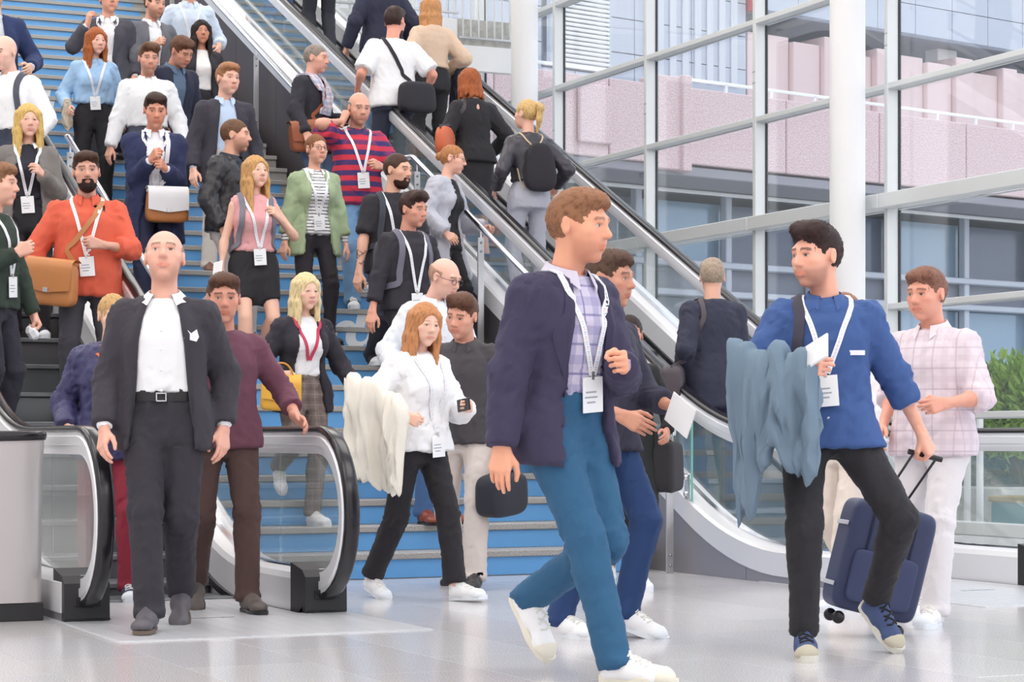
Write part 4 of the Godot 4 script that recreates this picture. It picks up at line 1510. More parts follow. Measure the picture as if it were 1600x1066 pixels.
func shoe_shape(kind: String) -> Dictionary:
	var f := Field.new(V3(-0.075, -0.01, -0.11), V3(0.075, 0.15, 0.24), 0.0055)
	var low := kind == "dress"
	f.cap(V3(0, 0.04, -0.036), V3(0, 0.046, 0.05), 0.036, 0.041, 0.02)
	f.cap(V3(0, 0.046, 0.05), V3(0.0, 0.034 if not low else 0.03, 0.16), 0.041, 0.034 if not low else 0.03, 0.03)
	f.ell(V3(-0.006, 0.03, 0.15), V3(0.046, 0.03, 0.056), 0.02)
	f.cap(V3(0, 0.055, -0.022), V3(0, 0.1 if not low else 0.09, -0.03), 0.04, 0.041, 0.02, 1)
	f.cap(V3(0, 0.06, 0.02), V3(0, 0.09, 0.012), 0.034, 0.03, 0.02)
	f.ell(V3(0, -0.06, 0.06), V3(0.2, 0.078, 0.4), 0.004, true)
	var s := MB.new()
	var th := 0.016 if low else 0.028
	var tilt := Transform3D(Basis(Vector3(1, 0, 0), Vector3(0, 0, 1), Vector3(0, -1, 0)), V3(0, th * 0.5, 0))
	var o := PackedVector2Array()
	for q in shoe_outline(0.004 if not low else 0.003): o.append(Vector2(q.x, q.y))
	s.poly(o, th, tilt)
	if low: s.box(V3(0, 0.006, -0.035), V3(0.06, 0.022, 0.06), 0.004)
	var r := {"upper": f.nets()}
	r.sole = s.done()
	var l := MB.new()
	for k in 5:
		var z := 0.034 + k * 0.019
		var g := PackedVector3Array()
		for q in 7:
			var x := lerpf(-0.027, 0.027, q / 6.0)
			var zz := z + 0.006 * sin(q * 1.0 + k * 3.1)
			var y := 0.145
			while y > 0.03 and f.at(V3(x, y, zz)) > 0.0: y -= 0.002
			g.append(V3(x, y + 0.0025, zz))
		l.tube(g, 0.0045, 6)
	r.laces = l.done()
	var cf := Field.new(V3(-0.07, -0.005, 0.08), V3(0.07, 0.1, 0.235), 0.0055)   # bumper round the toes
	cf.cap(V3(0, 0.046, 0.05), V3(0.0, 0.034, 0.16), 0.0425, 0.0355, 0.03)
	cf.ell(V3(-0.006, 0.03, 0.15), V3(0.0485, 0.0325, 0.0585), 0.02)
	cf.clip(V3(0, 0, 0.142), V3(0, 0.35, -1).normalized())
	cf.clip(V3(0, 0.016, 0), V3(0, -1, 0))
	var cm := MB.new()
	cm.add(cf.nets())
	r.cap = cm.done()
	var hf := Field.new(V3(-0.06, -0.005, -0.1), V3(0.06, 0.13, 0.0), 0.0055)
	hf.cap(V3(0, 0.04, -0.036), V3(0, 0.046, 0.05), 0.0375, 0.0425, 0.02)
	hf.cap(V3(0, 0.055, -0.022), V3(0, 0.096, -0.03), 0.0415, 0.042, 0.02, 1)
	hf.clip(V3(0, 0, -0.042), V3(0, 0, 1))
	hf.clip(V3(0, 0.016, 0), V3(0, -1, 0))
	var hm := MB.new()
	hm.add(hf.nets())
	r.heel = hm.done()
	var m := MB.new()
	m.add(r.upper)
	r.mesh = m.done()
	return r

func mesh_of(r: Dictionary) -> ArrayMesh:
	if not r.has("mesh"):
		var m := MB.new()
		m.add(r)
		r.mesh = m.done()
	return r.mesh

# ------------------------------------------------------------------ one person
func ik(a: Vector3, t: Vector3, l1: float, l2: float, hint: Vector3) -> Array:   # joint between a and t, and the end reached
	var d := t - a
	var ln := clampf(d.length(), absf(l1 - l2) + 0.02, (l1 + l2) * 0.9985)
	var dir := d.normalized()
	var x := (l1 * l1 - l2 * l2 + ln * ln) / (2.0 * ln)
	var h := sqrt(maxf(0.0, l1 * l1 - x * x))
	var side := (hint - dir * hint.dot(dir)).normalized()
	return [a + dir * x + side * h, a + dir * ln]

class Person:
	var node: Node3D
	var s := 1.0
	var fem := false
	var up := Vector3.UP
	var left := Vector3.RIGHT
	var fw := Vector3.BACK
	var pel := Vector3.ZERO
	var neck := Vector3.ZERO
	var head := Transform3D()
	var hip := []
	var knee := []
	var ank := []
	var foot := []
	var sho := []
	var elb := []
	var wri := []
	var hand := []
	var rows := []
	var girth := 1.0
	var cell := 0.0155
	var dressed := false
	var solid := []      # fields of what covers the trunk, arms left out
	var all := []        # every field

	func pt(x: float, t: float, z: float) -> Vector3: return pel + left * x + up * t + fw * z

	func val(p: Vector3, arms := false) -> float:
		var b := 9.0
		for f in (all if arms else solid): b = minf(b, f.at(p))
		return b

	# the surface in front (side 1) or behind (side -1) at trunk coordinates x, t
	func front(x: float, t: float, side := 1.0, arms := false) -> Vector3:
		var z := 0.42
		var prev := 9.0
		while z > -0.25:
			var v := val(pt(x, t, z * side), arms)
			if v < 0.0:
				var z2 := z + 0.012 * clampf(-v / maxf(prev - v, 1e-5), 0.0, 1.0)
				return pt(x, t, z2 * side)
			prev = v
			z -= 0.012
		return pt(x, t, 0.06 * side)

	func push(p: Vector3, off: float, arms := false) -> Vector3:   # onto the surface along the gradient
		for k in 4:
			var v := val(p, arms)
			if v > 0.12: return p
			p += grad(p, arms) * clampf((off - v) * 0.9, -0.03, 0.06)
		return p

	func grad(p: Vector3, arms := false) -> Vector3:
		var e := 0.014
		var g := Vector3(val(p + Vector3(e, 0, 0), arms) - val(p - Vector3(e, 0, 0), arms), val(p + Vector3(0, e, 0), arms) - val(p - Vector3(0, e, 0), arms), val(p + Vector3(0, 0, e), arms) - val(p - Vector3(0, 0, e), arms))
		return g.normalized()

func shifted(rows: Array, fit: float, t0: float, t1: float, widen := 0.0) -> Array:
	var out := []
	for r in rows:
		out.append([r[0], r[1] + fit, r[2] + fit, r[3] + fit])
	while out.size() > 1 and out[1][0] <= t0: out.pop_front()
	while out.size() > 1 and out[-2][0] >= t1: out.pop_back()
	if out[0][0] < t0:
		var k: float = (t0 - out[0][0]) / (out[1][0] - out[0][0])
		out[0] = [t0, lerpf(out[0][1], out[1][1], k), lerpf(out[0][2], out[1][2], k), lerpf(out[0][3], out[1][3], k)]
	elif out[0][0] > t0 + 0.001:
		out.push_front([t0, out[0][1] + widen, out[0][2] + widen, out[0][3] + widen])
	if out[-1][0] > t1:
		var k: float = (t1 - out[-2][0]) / (out[-1][0] - out[-2][0])
		out[-1] = [t1, lerpf(out[-2][1], out[-1][1], k), lerpf(out[-2][2], out[-1][2], k), lerpf(out[-2][3], out[-1][3], k)]
	return out

func make_pose(d: Dictionary) -> Person:
	var P := Person.new()
	P.s = d.get("h", 1.75) / 1.75
	var s := P.s
	P.fem = d.get("fem", false)
	P.girth = d.get("girth", 1.0)
	var ft: Array = d.get("feet", [V3(0.1, 0, 0.06), V3(-0.1, 0, -0.06)])
	var fp: Array = d.get("fpitch", [0.0, 0.0])
	var fy: Array = d.get("fyaw", [8.0, -8.0])
	var py := 0.945 * s
	for i in 2:
		var F := Transform3D(Basis(Vector3.UP, deg_to_rad(fy[i])), ft[i])
		if fp[i] != 0.0:
			var ball := V3(0, 0, 0.13 if fp[i] > 0 else -0.06) * s
			F = F * Transform3D(Basis(), ball) * Transform3D(Basis(Vector3.RIGHT, deg_to_rad(fp[i])), Vector3.ZERO) * Transform3D(Basis(), -ball)
		P.foot.append(F.scaled_local(Vector3.ONE * s * (0.93 if P.fem else 1.0)))
		var a: Vector3 = F * (V3(0, 0.085, -0.025) * s)
		P.ank.append(a)
	var off: Vector3 = d.get("hips", V3(0, 0, (ft[0].z + ft[1].z) * 0.45))
	for i in 2:   # low enough for both legs
		var a: Vector3 = P.ank[i]
		var hx := (0.088 if i == 0 else -0.088) * s + off.x
		var fl := Vector2(a.x - hx, a.z - off.z).length()
		var reach := 0.845 * s
		py = minf(py, a.y + sqrt(maxf(0.04, reach * reach - fl * fl)) + 0.035 * s)
	var tw := deg_to_rad(d.get("twist", 0.0))
	var lean := deg_to_rad(d.get("lean", 2.0))
	var side := deg_to_rad(d.get("side", 0.0))
	P.pel = V3(off.x, py + off.y, off.z)
	var B := Basis(Vector3.UP, tw) * Basis(Vector3.RIGHT, lean) * Basis(Vector3.BACK, side)
	P.left = B.x; P.up = B.y; P.fw = B.z
	if P.fem:
		P.rows = [[-0.17, 0.162, 0.1, 0.118], [-0.06, 0.172, 0.102, 0.126], [0.04, 0.155, 0.1, 0.112], [0.14, 0.125, 0.092, 0.09], [0.23, 0.132, 0.105, 0.096], [0.31, 0.146, 0.122, 0.104], [0.39, 0.146, 0.1, 0.1], [0.455, 0.108, 0.074, 0.08], [0.5, 0.06, 0.054, 0.062], [0.55, 0.05, 0.05, 0.055]]
	else:
		P.rows = [[-0.17, 0.158, 0.1, 0.112], [-0.06, 0.166, 0.105, 0.12], [0.04, 0.158, 0.108, 0.112], [0.14, 0.15, 0.11, 0.1], [0.24, 0.156, 0.118, 0.106], [0.33, 0.163, 0.125, 0.114], [0.4, 0.15, 0.108, 0.108], [0.455, 0.11, 0.082, 0.088], [0.51, 0.066, 0.06, 0.068], [0.56, 0.056, 0.056, 0.06]]
	var belly: float = d.get("belly", 0.0)
	for r in P.rows:
		var g := P.girth
		for k in [1, 2, 3]: r[k] *= s * (g if r[0] < 0.44 else 1.0)
		if r[0] > -0.02 and r[0] < 0.3: r[2] += belly * s * (1.0 - absf(r[0] - 0.1) / 0.25)
		r[0] *= s
	P.neck = P.pt(0, 0.515 * s, -0.015 * s)
	for i in 2:
		var q := 1.0 if i == 0 else -1.0
		P.sho.append(P.pt(q * (0.148 if P.fem else 0.167) * s * lerpf(1.0, P.girth, 0.6), 0.42 * s, -0.01 * s))
		P.hip.append(P.pel + P.left * q * 0.088 * s - Vector3.UP * 0.03 * s)
	var hd: Array = d.get("head", [0.0, 0.0, 0.0])
	var hb := B * Basis(Vector3.RIGHT, -lean * 0.8) * Basis(Vector3.UP, deg_to_rad(hd[0])) * Basis(Vector3.RIGHT, deg_to_rad(hd[1])) * Basis(Vector3.BACK, deg_to_rad(hd[2]))
	var nk := P.pt(0, 0.53 * s, -0.005 * s)
	P.head = Transform3D(hb, nk) * Transform3D(Basis(), V3(0, 0.143 * s, 0.034 * s))
	P.head = P.head.scaled_local(Vector3.ONE * s * (1.03 if P.fem else 1.07))
	# arms
	var hands: Array = d.get("hands", [Vector3.ZERO, Vector3.ZERO])
	var hints: Array = d.get("elbows", [Vector3.ZERO, Vector3.ZERO])
	for i in 2:
		var q := 1.0 if i == 0 else -1.0
		var t: Vector3 = hands[i]
		if t == Vector3.ZERO: t = V3(q * 0.235, -0.105, 0.05 * q + 0.03)   # hanging, relative to the pelvis
		var w := P.pel + (P.left * t.x + P.up * t.y + P.fw * t.z) * s
		var hint: Vector3 = hints[i]
		if hint == Vector3.ZERO: hint = V3(q * 0.5, -0.25, -1.0)
		var r := ik(P.sho[i], w, 0.285 * s, 0.255 * s, P.left * hint.x + P.up * hint.y + P.fw * hint.z)
		P.elb.append(r[0]); P.wri.append(r[1])
		var dir: Vector3 = (r[1] - r[0]).normalized()
		var hdir: Array = d.get("hdir", [Vector3.ZERO, Vector3.ZERO])
		if hdir[i] != Vector3.ZERO: dir = dir.lerp((P.left * hdir[i].x + P.up * hdir[i].y + P.fw * hdir[i].z).normalized(), 0.8).normalized()
		var back: Array = d.get("hback", [Vector3.ZERO, Vector3.ZERO])
		var bk: Vector3 = back[i] if back[i] != Vector3.ZERO else V3(q * 0.8, 0.1, 0.55)
		var ow := P.left * bk.x + P.up * bk.y + P.fw * bk.z
		ow = (ow - dir * ow.dot(dir)).normalized()
		var th := ow.cross(-dir) * q
		P.hand.append(Transform3D(Basis(ow, -dir, th), r[1]).scaled_local(Vector3.ONE * s * (0.9 if P.fem else 1.0)))
	for i in 2:
		var r := ik(P.hip[i], P.ank[i], 0.43 * s, 0.425 * s, Basis(Vector3.UP, deg_to_rad(fy[i])) * V3(0, 0.1, 1))
		P.knee.append(r[0])
	return P

func bounds(P: Person, m: float) -> Array:
	var lo := P.pel; var hi := P.pel
	for a in [P.sho, P.elb, P.wri, P.hip, P.knee, P.ank]:
		for q in a:
			lo = lo.min(q); hi = hi.max(q)
	lo = lo.min(P.neck); hi = hi.max(P.neck)
	var mv := V3(m, m, m)
	return [lo - mv, hi + mv]

const SKIN_TINT := [Color(1, 1, 1), Color(0.84, 0.6, 0.58), Color(0, 0, 0), Color(0, 0, 0), Color(0, 0, 0)]

func body_mesh(P: Person, d: Dictionary) -> ArrayMesh:
	var s := P.s
	var b := bounds(P, 0.19 * s)
	var f := Field.new(b[0], b[1], P.cell + 0.002)
	f.trunk(P.pel, P.up, P.left, P.fw, shifted(P.rows, -0.012, -0.1 * s, 0.5 * s), 0.03)
	f.cap(P.pt(0, 0.44 * s, -0.01), P.pt(0, 0.55 * s, 0.0), 0.055 * s, 0.047 * s, 0.03)
	var fm := 0.86 if P.fem else 1.0
	for i in 2:
		f.cap(P.pt(0, 0.455 * s, -0.012), P.sho[i], 0.05 * s, 0.048 * s * fm, 0.04)
		f.cap(P.sho[i], P.elb[i], 0.047 * s * fm, 0.038 * s * fm, 0.03)
		f.cap(P.elb[i], P.wri[i], 0.039 * s * fm, 0.0245 * s * fm, 0.015)
		var el: Vector3 = P.elb[i]
		var fo := el.lerp(P.wri[i], 0.28)
		f.cap(el.lerp(fo, 0.3), fo, 0.041 * s * fm, 0.04 * s * fm, 0.02)
		f.cap(P.hip[i], P.knee[i], 0.083 * s, 0.053 * s, 0.03)
		f.cap(P.knee[i], P.ank[i], 0.05 * s, 0.035 * s, 0.015)
		var kn: Vector3 = P.knee[i]
		var cf := kn.lerp(P.ank[i], 0.3) - Basis(P.foot[i].basis.orthonormalized()).z * 0.012
		f.cap(kn.lerp(cf, 0.5), cf, 0.05 * s, 0.052 * s, 0.03)
		f.cap(P.ank[i], P.foot[i] * V3(0, 0.035, 0.12), 0.034 * s, 0.024 * s, 0.02)
	var mb := MB.new()
	var tone: Color = d.get("skin", rgb8(226, 178, 152)).srgb_to_linear()
	var r := f.nets()
	mb.add(r, Transform3D(), tone)
	# head and hands from their own finer grids
	var h: Dictionary = tpl["head1" if P.fem else "head0"]
	var k: PackedByteArray = h.k
	var cols := PackedColorArray()
	var brow: Color = (d.get("brow", d.get("haircol", rgb8(90, 66, 48))) as Color).srgb_to_linear() * 0.8
	var hv: PackedVector3Array = h.v
	var stub := 0.6 if d.get("beard", "") == "stubble" else 0.0
	var bc: Color = (d.get("beardcol", rgb8(120, 90, 76)) as Color).srgb_to_linear()
	for i in k.size():
		match k[i]:
			1: cols.append(tone * SKIN_TINT[1])
			2: cols.append(Color(0.62, 0.58, 0.56))
			5: cols.append(tone * Color(0.72, 0.6, 0.56))
			3: cols.append(Color(0.06, 0.045, 0.035))
			4: cols.append(tone.lerp(brow, 0.75))
			_:
				var p := hv[i]
				var red := clampf(1.0 - (V3(absf(p.x), p.y, p.z) - V3(0.042, -0.018, 0.075)).length() / 0.03, 0.0, 1.0)
				if p.z > 0.1 and p.y < -0.005: red = 0.5
				var sk := tone * Color(1, 1, 1).lerp(Color(1.0, 0.82, 0.8), red * 0.6)
				if stub > 0.0:   # a few days' growth
					var j := smoothstep(-0.03, -0.055, p.y - 0.25 * maxf(0.0, 0.05 - p.z)) * smoothstep(-0.012, 0.02, p.z) * smoothstep(-0.16, -0.125, p.y)
					sk = sk.lerp(bc, stub * j)
				cols.append(sk)
	mb.add({"v": h.v, "n": h.n, "i": h.i, "c": cols}, P.head)
	var hk: Array = d.get("grip", ["relaxed", "relaxed"])
	for i in 2: mb.add(tpl["hand_" + hk[i]], P.hand[i], tone, i == 1)
	return mb.done()

func folds(r: Dictionary, amp: float, fq: float, sd: float, joints := []) -> Dictionary:   # creases, deeper round elbows, knees and waist
	var v: PackedVector3Array = r.v
	var n: PackedVector3Array = r.n
	for i in v.size():
		var p := v[i]
		var k := 0.75
		for j in joints: k += 1.3 * exp(-p.distance_squared_to(j) / 0.012)
		var w := noise.get_noise_3d(p.x * 4.0 + sd, p.y * 4.0, p.z * 4.0) * 0.35
		var a := noise.get_noise_3d(p.x * fq * 0.8 + sd + w, p.y * fq * 0.8 + p.x * fq * 0.45 + w * 5.0, p.z * fq * 0.8 + sd)
		var c := noise.get_noise_3d(p.x * fq * 0.7 - sd, p.y * fq * 1.7 + p.z * fq * 0.8 + w * 6.0, p.z * fq * 0.7)
		v[i] = p + n[i] * (amp * minf(k, 2.0) * (a * 0.7 + 0.9 * (0.35 - absf(c))))
	r.v = v
	var acc := PackedVector3Array()
	acc.resize(v.size())
	var id: PackedInt32Array = r.i
	for t in range(0, id.size(), 3):
		var m := (v[id[t + 2]] - v[id[t]]).cross(v[id[t + 1]] - v[id[t]])
		acc[id[t]] += m; acc[id[t + 1]] += m; acc[id[t + 2]] += m
	for i in v.size(): n[i] = acc[i].normalized()
	r.n = n
	return r

func garment(P: Person, called: String, f: Field, m: Material, amp := 0.006, fq := 13.0) -> MeshInstance3D:
	var mb := MB.new()
	mb.add(folds(f.nets(), amp, fq, P.pel.y * 7.0 + P.all.size() * 5.0, P.elb + P.knee + P.sho + [P.pt(0, 0.1, 0.1), P.pt(0, -0.1, 0.1)]))
	return obj(called, mb.done(), m, P.node)

# upper garment: fit, hem and neck along the trunk, sleeve (0 none, 1 to the wrist), open = rows [t, half width] cut out in front
func top(P: Person, called: String, m: Material, o := {}) -> MeshInstance3D:
	var s := P.s
	var b := bounds(P, 0.21 * s)
	var fit: float = o.get("fit", 0.012)
	var hem: float = o.get("hem", -0.06)
	if hem > -0.03 and P.dressed: hem = maxf(hem, 0.088)   # tucked in
	hem *= s
	var nk: float = o.get("neck", 0.5) * s
	b[0].y = minf(P.pel.y + hem - 0.12, minf(P.wri[0].y, P.wri[1].y) - 0.1)
	var f := Field.new(b[0], b[1], P.cell)
	var fm := 0.86 if P.fem else 1.0
	var rows := shifted(P.rows, fit * s, hem, nk, o.get("flare", 0.0))
	if P.dressed and hem < 0.0:   # falls over the waistband
		for r in rows:
			var k := clampf((0.2 * s - r[0]) / (0.12 * s), 0.0, 1.0) * 0.012
			r[1] += k; r[2] += k; r[3] += k
	if o.has("loose"):
		for r in rows:
			if r[0] < 0.25 * s:
				var k: float = clampf((0.25 * s - r[0]) / (0.25 * s - hem), 0.0, 1.0)
				r[1] = maxf(r[1], lerpf(0.16, 0.168, k) * s * P.girth + fit) + o.loose * k; r[2] = maxf(r[2], 0.112 * s) + o.loose * k; r[3] += o.loose * k * 0.7
	f.trunk(P.pel, P.up, P.left, P.fw, rows, 0.02)
	if P.fem and not o.has("flat"):
		for q in [-1.0, 1.0]: f.ell(P.pt(q * 0.066 * s, 0.3 * s, 0.092 * s), V3(0.06, 0.062, 0.05) * s + Vector3.ONE * fit * 0.7, 0.04)
	if hem < -0.05 * s:   # covers the thighs it hangs over
		for i in 2:
			var kn: Vector3 = P.hip[i].lerp(P.knee[i], 0.7)
			f.cap(P.hip[i], kn, (0.09 + fit * 0.8) * s + 0.008, (0.08 + fit * 0.8) * s + 0.008, 0.05)
		f.clip(P.pt(0, hem, 0), -P.up)
	var sl: float = o.get("sleeve", 1.0)
	for i in 2:
		if sl > 0.0 or o.get("shoulder", true):
			var e: Vector3 = P.sho[i] if sl > 0.0 else P.pt((1 if i == 0 else -1) * 0.115 * s, 0.445 * s, -0.01)
			f.cap(P.pt(0, 0.446 * s, -0.012), e, (0.05 if not P.fem else 0.047) * s + fit * 0.8, 0.048 * s * fm + fit, 0.045)
	if o.has("pad"):
		for i in 2: f.ell(P.sho[i] + P.up * 0.012 * s, V3(0.055, 0.045, 0.06) * s, 0.03)
	if o.get("cutneck", 0.0) > 0.0: f.ell(P.pt(0, 0.5 * s, 0.05 * s), V3(0.07, o.cutneck, 0.09) * s, 0.006, true)
	if o.has("open"): carve_front(f, P, o.open)
	var tf := Field.new(b[0], b[0], f.c)
	tf.o = f.o; tf.nx = f.nx; tf.ny = f.ny; tf.nz = f.nz; tf.d = f.d.duplicate()
	P.solid.append(tf)
	if sl > 0.0:
		var af: float = fit * o.get("armfit", 1.0)
		for i in 2:
			var fr: float = sl
			if o.has("rolled") and i == o.rolled: fr = 0.62
			if fr < 0.5:
				f.cap(P.sho[i], P.sho[i].lerp(P.elb[i], fr * 2.0), 0.05 * s * fm + af, 0.047 * s * fm + af * 1.4, 0.03, 1)
			else:
				f.cap(P.sho[i], P.elb[i], 0.05 * s * fm + af, 0.042 * s * fm + af, 0.03)
				var w: Vector3 = P.elb[i].lerp(P.wri[i], (fr - 0.5) * 2.0)
				f.cap(P.elb[i], w, 0.043 * s * fm + af, lerpf(0.043, 0.03, (fr - 0.5) * 2.0) * s * fm + af, 0.02, 1)
				if fr < 0.95:   # rolled cuff
					var dv: Vector3 = (P.wri[i] - P.elb[i]).normalized()
					f.cap(w - dv * 0.035 * s, w, lerpf(0.047, 0.034, (fr - 0.5) * 2.0) * s * fm + af, lerpf(0.047, 0.034, (fr - 0.5) * 2.0) * s * fm + af, 0.004, 2)
	P.all.append(f)
	return garment(P, called, f, m, o.get("amp", 0.008) * 1.15, o.get("fq", 12.0))

func carve_front(f: Field, P: Person, rows: Array) -> void:
	var s := P.s
	for z in f.nz:
		for y in f.ny:
			var i := (z * f.ny + y) * f.nx
			for x in f.nx:
				if f.d[i] < 0.06:
					var p := f.o + Vector3(x, y, z) * f.c - P.pel
					var zz := p.dot(P.fw)
					if zz > -0.01:
						var t := p.dot(P.up) / s
						var w := -1.0
						if t < rows[0][0]: w = rows[0][1]
						else:
							for k in rows.size() - 1:
								if t <= rows[k + 1][0]:
									w = lerpf(rows[k][1], rows[k + 1][1], (t - rows[k][0]) / (rows[k + 1][0] - rows[k][0]))
									break
							if t > rows[-1][0]: w = rows[-1][1]
						if w > -0.5:
							var g := minf(w * s - absf(p.dot(P.left)), zz - 0.015)
							f.d[i] = maxf(f.d[i], g)
				i += 1

# trousers: leg 1 reaches the ankle, fit at the thigh, hem width
func trousers(P: Person, m: Material, o := {}) -> MeshInstance3D:
	var s := P.s
	var b := bounds(P, 0.2 * s)
	b[1].y = P.pel.y + 0.2 * s
	var f := Field.new(b[0], b[1], P.cell)
	P.dressed = true
	var fit: float = o.get("fit", 0.012)
	f.trunk(P.pel, P.up, P.left, P.fw, shifted(P.rows, fit * 0.7 * s, -0.14 * s, o.get("waist", 0.1) * s), 0.03)
	var hw: float = o.get("hem", 0.062)
	var lg: float = o.get("leg", 1.0)
	for i in 2:
		var th := (0.084 + fit) * s
		f.cap(P.hip[i], P.knee[i], th, (0.06 + fit * 0.8) * s, 0.035)
		var kn: Vector3 = P.knee[i]
		var an: Vector3 = P.ank[i] + (P.ank[i] - kn).normalized() * 0.035 * s
		var e := kn.lerp(an, lg)
		f.cap(kn, e, (0.058 + fit * 0.7) * s, hw * s, 0.02, 1)
		var bk := Basis(P.foot[i].basis.orthonormalized()).z
		var cf := kn.lerp(an, 0.3) - bk * 0.01
		f.cap(kn.lerp(cf, 0.6), cf, 0.054 * s + fit * 0.5, 0.055 * s + fit * 0.5, 0.03)
		if lg > 0.97 and hw > 0.05: f.ell(e - bk * -0.012 + V3(0, 0.03, 0), V3(hw + 0.003, 0.022, hw + 0.006) * s, 0.02)
	P.solid.append(f)
	P.all.append(f)
	return garment(P, "trousers", f, m, o.get("amp", 0.008) * 1.15, o.get("fq", 12.0))

func skirt(P: Person, called: String, m: Material, t1: float, t0: float, flare: float) -> MeshInstance3D:
	var s := P.s
	var b := bounds(P, 0.3 * s)
	b[1].y = P.pel.y + 0.2 * s
	b[0].y = P.pel.y + t0 * s - 0.12
	var f := Field.new(b[0], b[1], P.cell)
	P.dressed = true
	f.trunk(P.pel, P.up, P.left, P.fw, [[t0 * s, (0.168 + flare) * s, (0.13 + flare) * s, (0.13 + flare) * s], [-0.16 * s, 0.178 * s, 0.122 * s, 0.134 * s], [-0.06 * s, 0.18 * s, 0.112 * s, 0.133 * s], [0.04 * s, 0.164 * s, 0.11 * s, 0.12 * s], [t1 * s, 0.14 * s, 0.1 * s, 0.1 * s]], 0.02)
	for i in 2:
		var e: Vector3 = P.hip[i].lerp(P.knee[i], clampf((-t0 - 0.04) / 0.43, 0.1, 1.0))
		f.cap(P.hip[i], e, 0.09 * s, 0.075 * s, 0.06, 1)
	P.solid.append(f)
	P.all.append(f)
	return garment(P, called, f, m, 0.006, 11.0)

func shoes(P: Person, kind: String, up: Material, sole: Material, laces: Material = null, capm: Material = null) -> void:
	var r: Dictionary = tpl["shoe_" + kind]
	for i in 2:
		var o := obj("shoe", r.mesh, up, P.node, P.foot[i])
		obj("sole", r.sole, sole, o)
		if laces: obj("laces", r.laces, laces, o)
		if kind != "dress":
			obj("toe_cap", r.cap, capm if capm else sole, o)
			obj("heel_tab", r.heel, capm if capm else up, o)

func hair(P: Person, kind: String, col: Color) -> void:
	obj("hair", mesh_of(tpl["hair_" + kind]), fab(col, 0.5, "hair"), P.node, P.head)

func ribbon(P: Person, path: Array, w: float, off: float, arms := false, thick := 0.0025) -> ArrayMesh:   # strap that lies on the clothes
	var pts := smooth_path(PackedVector3Array(path), 4)
	var rs := PackedVector3Array(); var us := PackedVector3Array()
	for i in pts.size(): pts[i] = P.push(pts[i], off, arms)
	for i in pts.size():
		var t := (pts[mini(i + 1, pts.size() - 1)] - pts[maxi(i - 1, 0)]).normalized()
		var g := P.grad(pts[i], arms)
		if g.length() < 0.5: g = P.fw
		var rr := g.cross(t).normalized()
		rs.append(rr); us.append(t.cross(rr).normalized())
	var mb := MB.new()
	mb.sweep(PackedVector2Array([Vector2(-w * 0.5, -thick), Vector2(w * 0.5, -thick), Vector2(w * 0.5, thick), Vector2(-w * 0.5, thick)]), pts, rs, us)
	return mb.done()

func lanyard(P: Person, low := 0.16, shift := 0.0, col := Color(-1, 0, 0), badge := true) -> void:
	var s := P.s
	var root := part("lanyard", P.node)
	var m: Material = lanyard_mat() if col.r < 0.0 else fab(col)
	for q in [-1.0, 1.0]:
		var path := [P.pt(q * 0.05 * s, 0.505 * s, -0.085 * s), P.pt(q * 0.082 * s, 0.5 * s, -0.03 * s)]
		for k in 6:
			var u := k / 5.0
			path.append(P.front(lerpf(q * 0.088 * s, shift + q * 0.006, pow(u, 0.9)), lerpf(0.45, low, u) * s))
		obj("strap", ribbon(P, path, 0.021 * s, 0.006), m, root)
	if badge:
		var best := 0.0
		var c := P.front(shift, (low - 0.06) * s)
		for t in [0.0, -0.05, -0.1]:
			best = maxf(best, (P.front(shift, (low + t) * s) - P.pel).dot(P.fw))
		var p := P.pt(shift, (low - 0.07) * s, best + 0.012)
		var mb := MB.new()
		mb.box(Vector3.ZERO, V3(0.095, 0.125, 0.004) * s, 0.0015)
		var o := obj("badge", mb.done(), M.badge, root, Transform3D(Basis(P.left, P.up, P.fw) * Basis(Vector3.BACK, 0.08), p))
		var c2 := MB.new()
		c2.box(V3(0, 0.068, 0) * s, V3(0.014, 0.03, 0.006) * s, 0.001)
		obj("clip", c2.done(), M.steel, o)
		var pr := MB.new()
		for k in 3: pr.box(V3(-0.01, 0.01 - k * 0.018, 0.0022) * s, V3([0.05, 0.06, 0.04][k], 0.006, 0.0006) * s)
		obj("print", pr.done(), fab(rgb8(170, 176, 190)), o)

func lanyard_mat() -> Material:
	if not M.has("lanyard"):
		var im := Image.create(16, 128, false, Image.FORMAT_RGB8)
		im.fill(rgb8(242, 242, 246))
		for k in 8:
			im.fill_rect(Rect2i(5, k * 16 + 2, 6, 3), [rgb8(205, 190, 214), rgb8(170, 190, 222)][k % 2])
			im.fill_rect(Rect2i(6, k * 16 + 8, 4, 4), [rgb8(232, 190, 196), rgb8(200, 206, 224)][k % 2])
		var m := mat(Color.WHITE, 0.6)
		m.albedo_texture = ImageTexture.create_from_image(im)
		m.uv1_scale = Vector3(1, 3, 1)
		M.lanyard = m
	return M.lanyard

func collar(P: Person, m: Material, h := 0.044, flare := 1.0, gap := 22.0, base := 0.512) -> void:
	var s := P.s
	var g := PackedVector3Array()
	var n := 25
	for j in 4:
		for i in n:
			var a := deg_to_rad(lerpf(180.0 - gap, -180.0 + gap, i / (n - 1.0)))   # 0 is behind
			var fr := (1.0 - cos(a)) * 0.5
			var tip := smoothstep(0.72, 1.0, absf(a) / PI)
			var rad: float = [0.06, 0.064, 0.071, 0.1 * flare][j]
			var y: float = [-0.02, h * (1.0 - 0.25 * fr), h * (0.98 - 0.27 * fr), -0.008 - 0.045 * tip][j] - 0.026 * fr
			g.append(P.pt(sin(a) * rad * s * (0.92 if P.fem else 1.0), (base + y) * s, (-cos(a) * rad - 0.016 + 0.026 * fr + (0.02 * tip if j == 3 else 0.0)) * s))
	var mb := MB.new()
	mb.grid(g, n, 4, false, false, true)
	obj("collar", mb.done(), m, P.node)

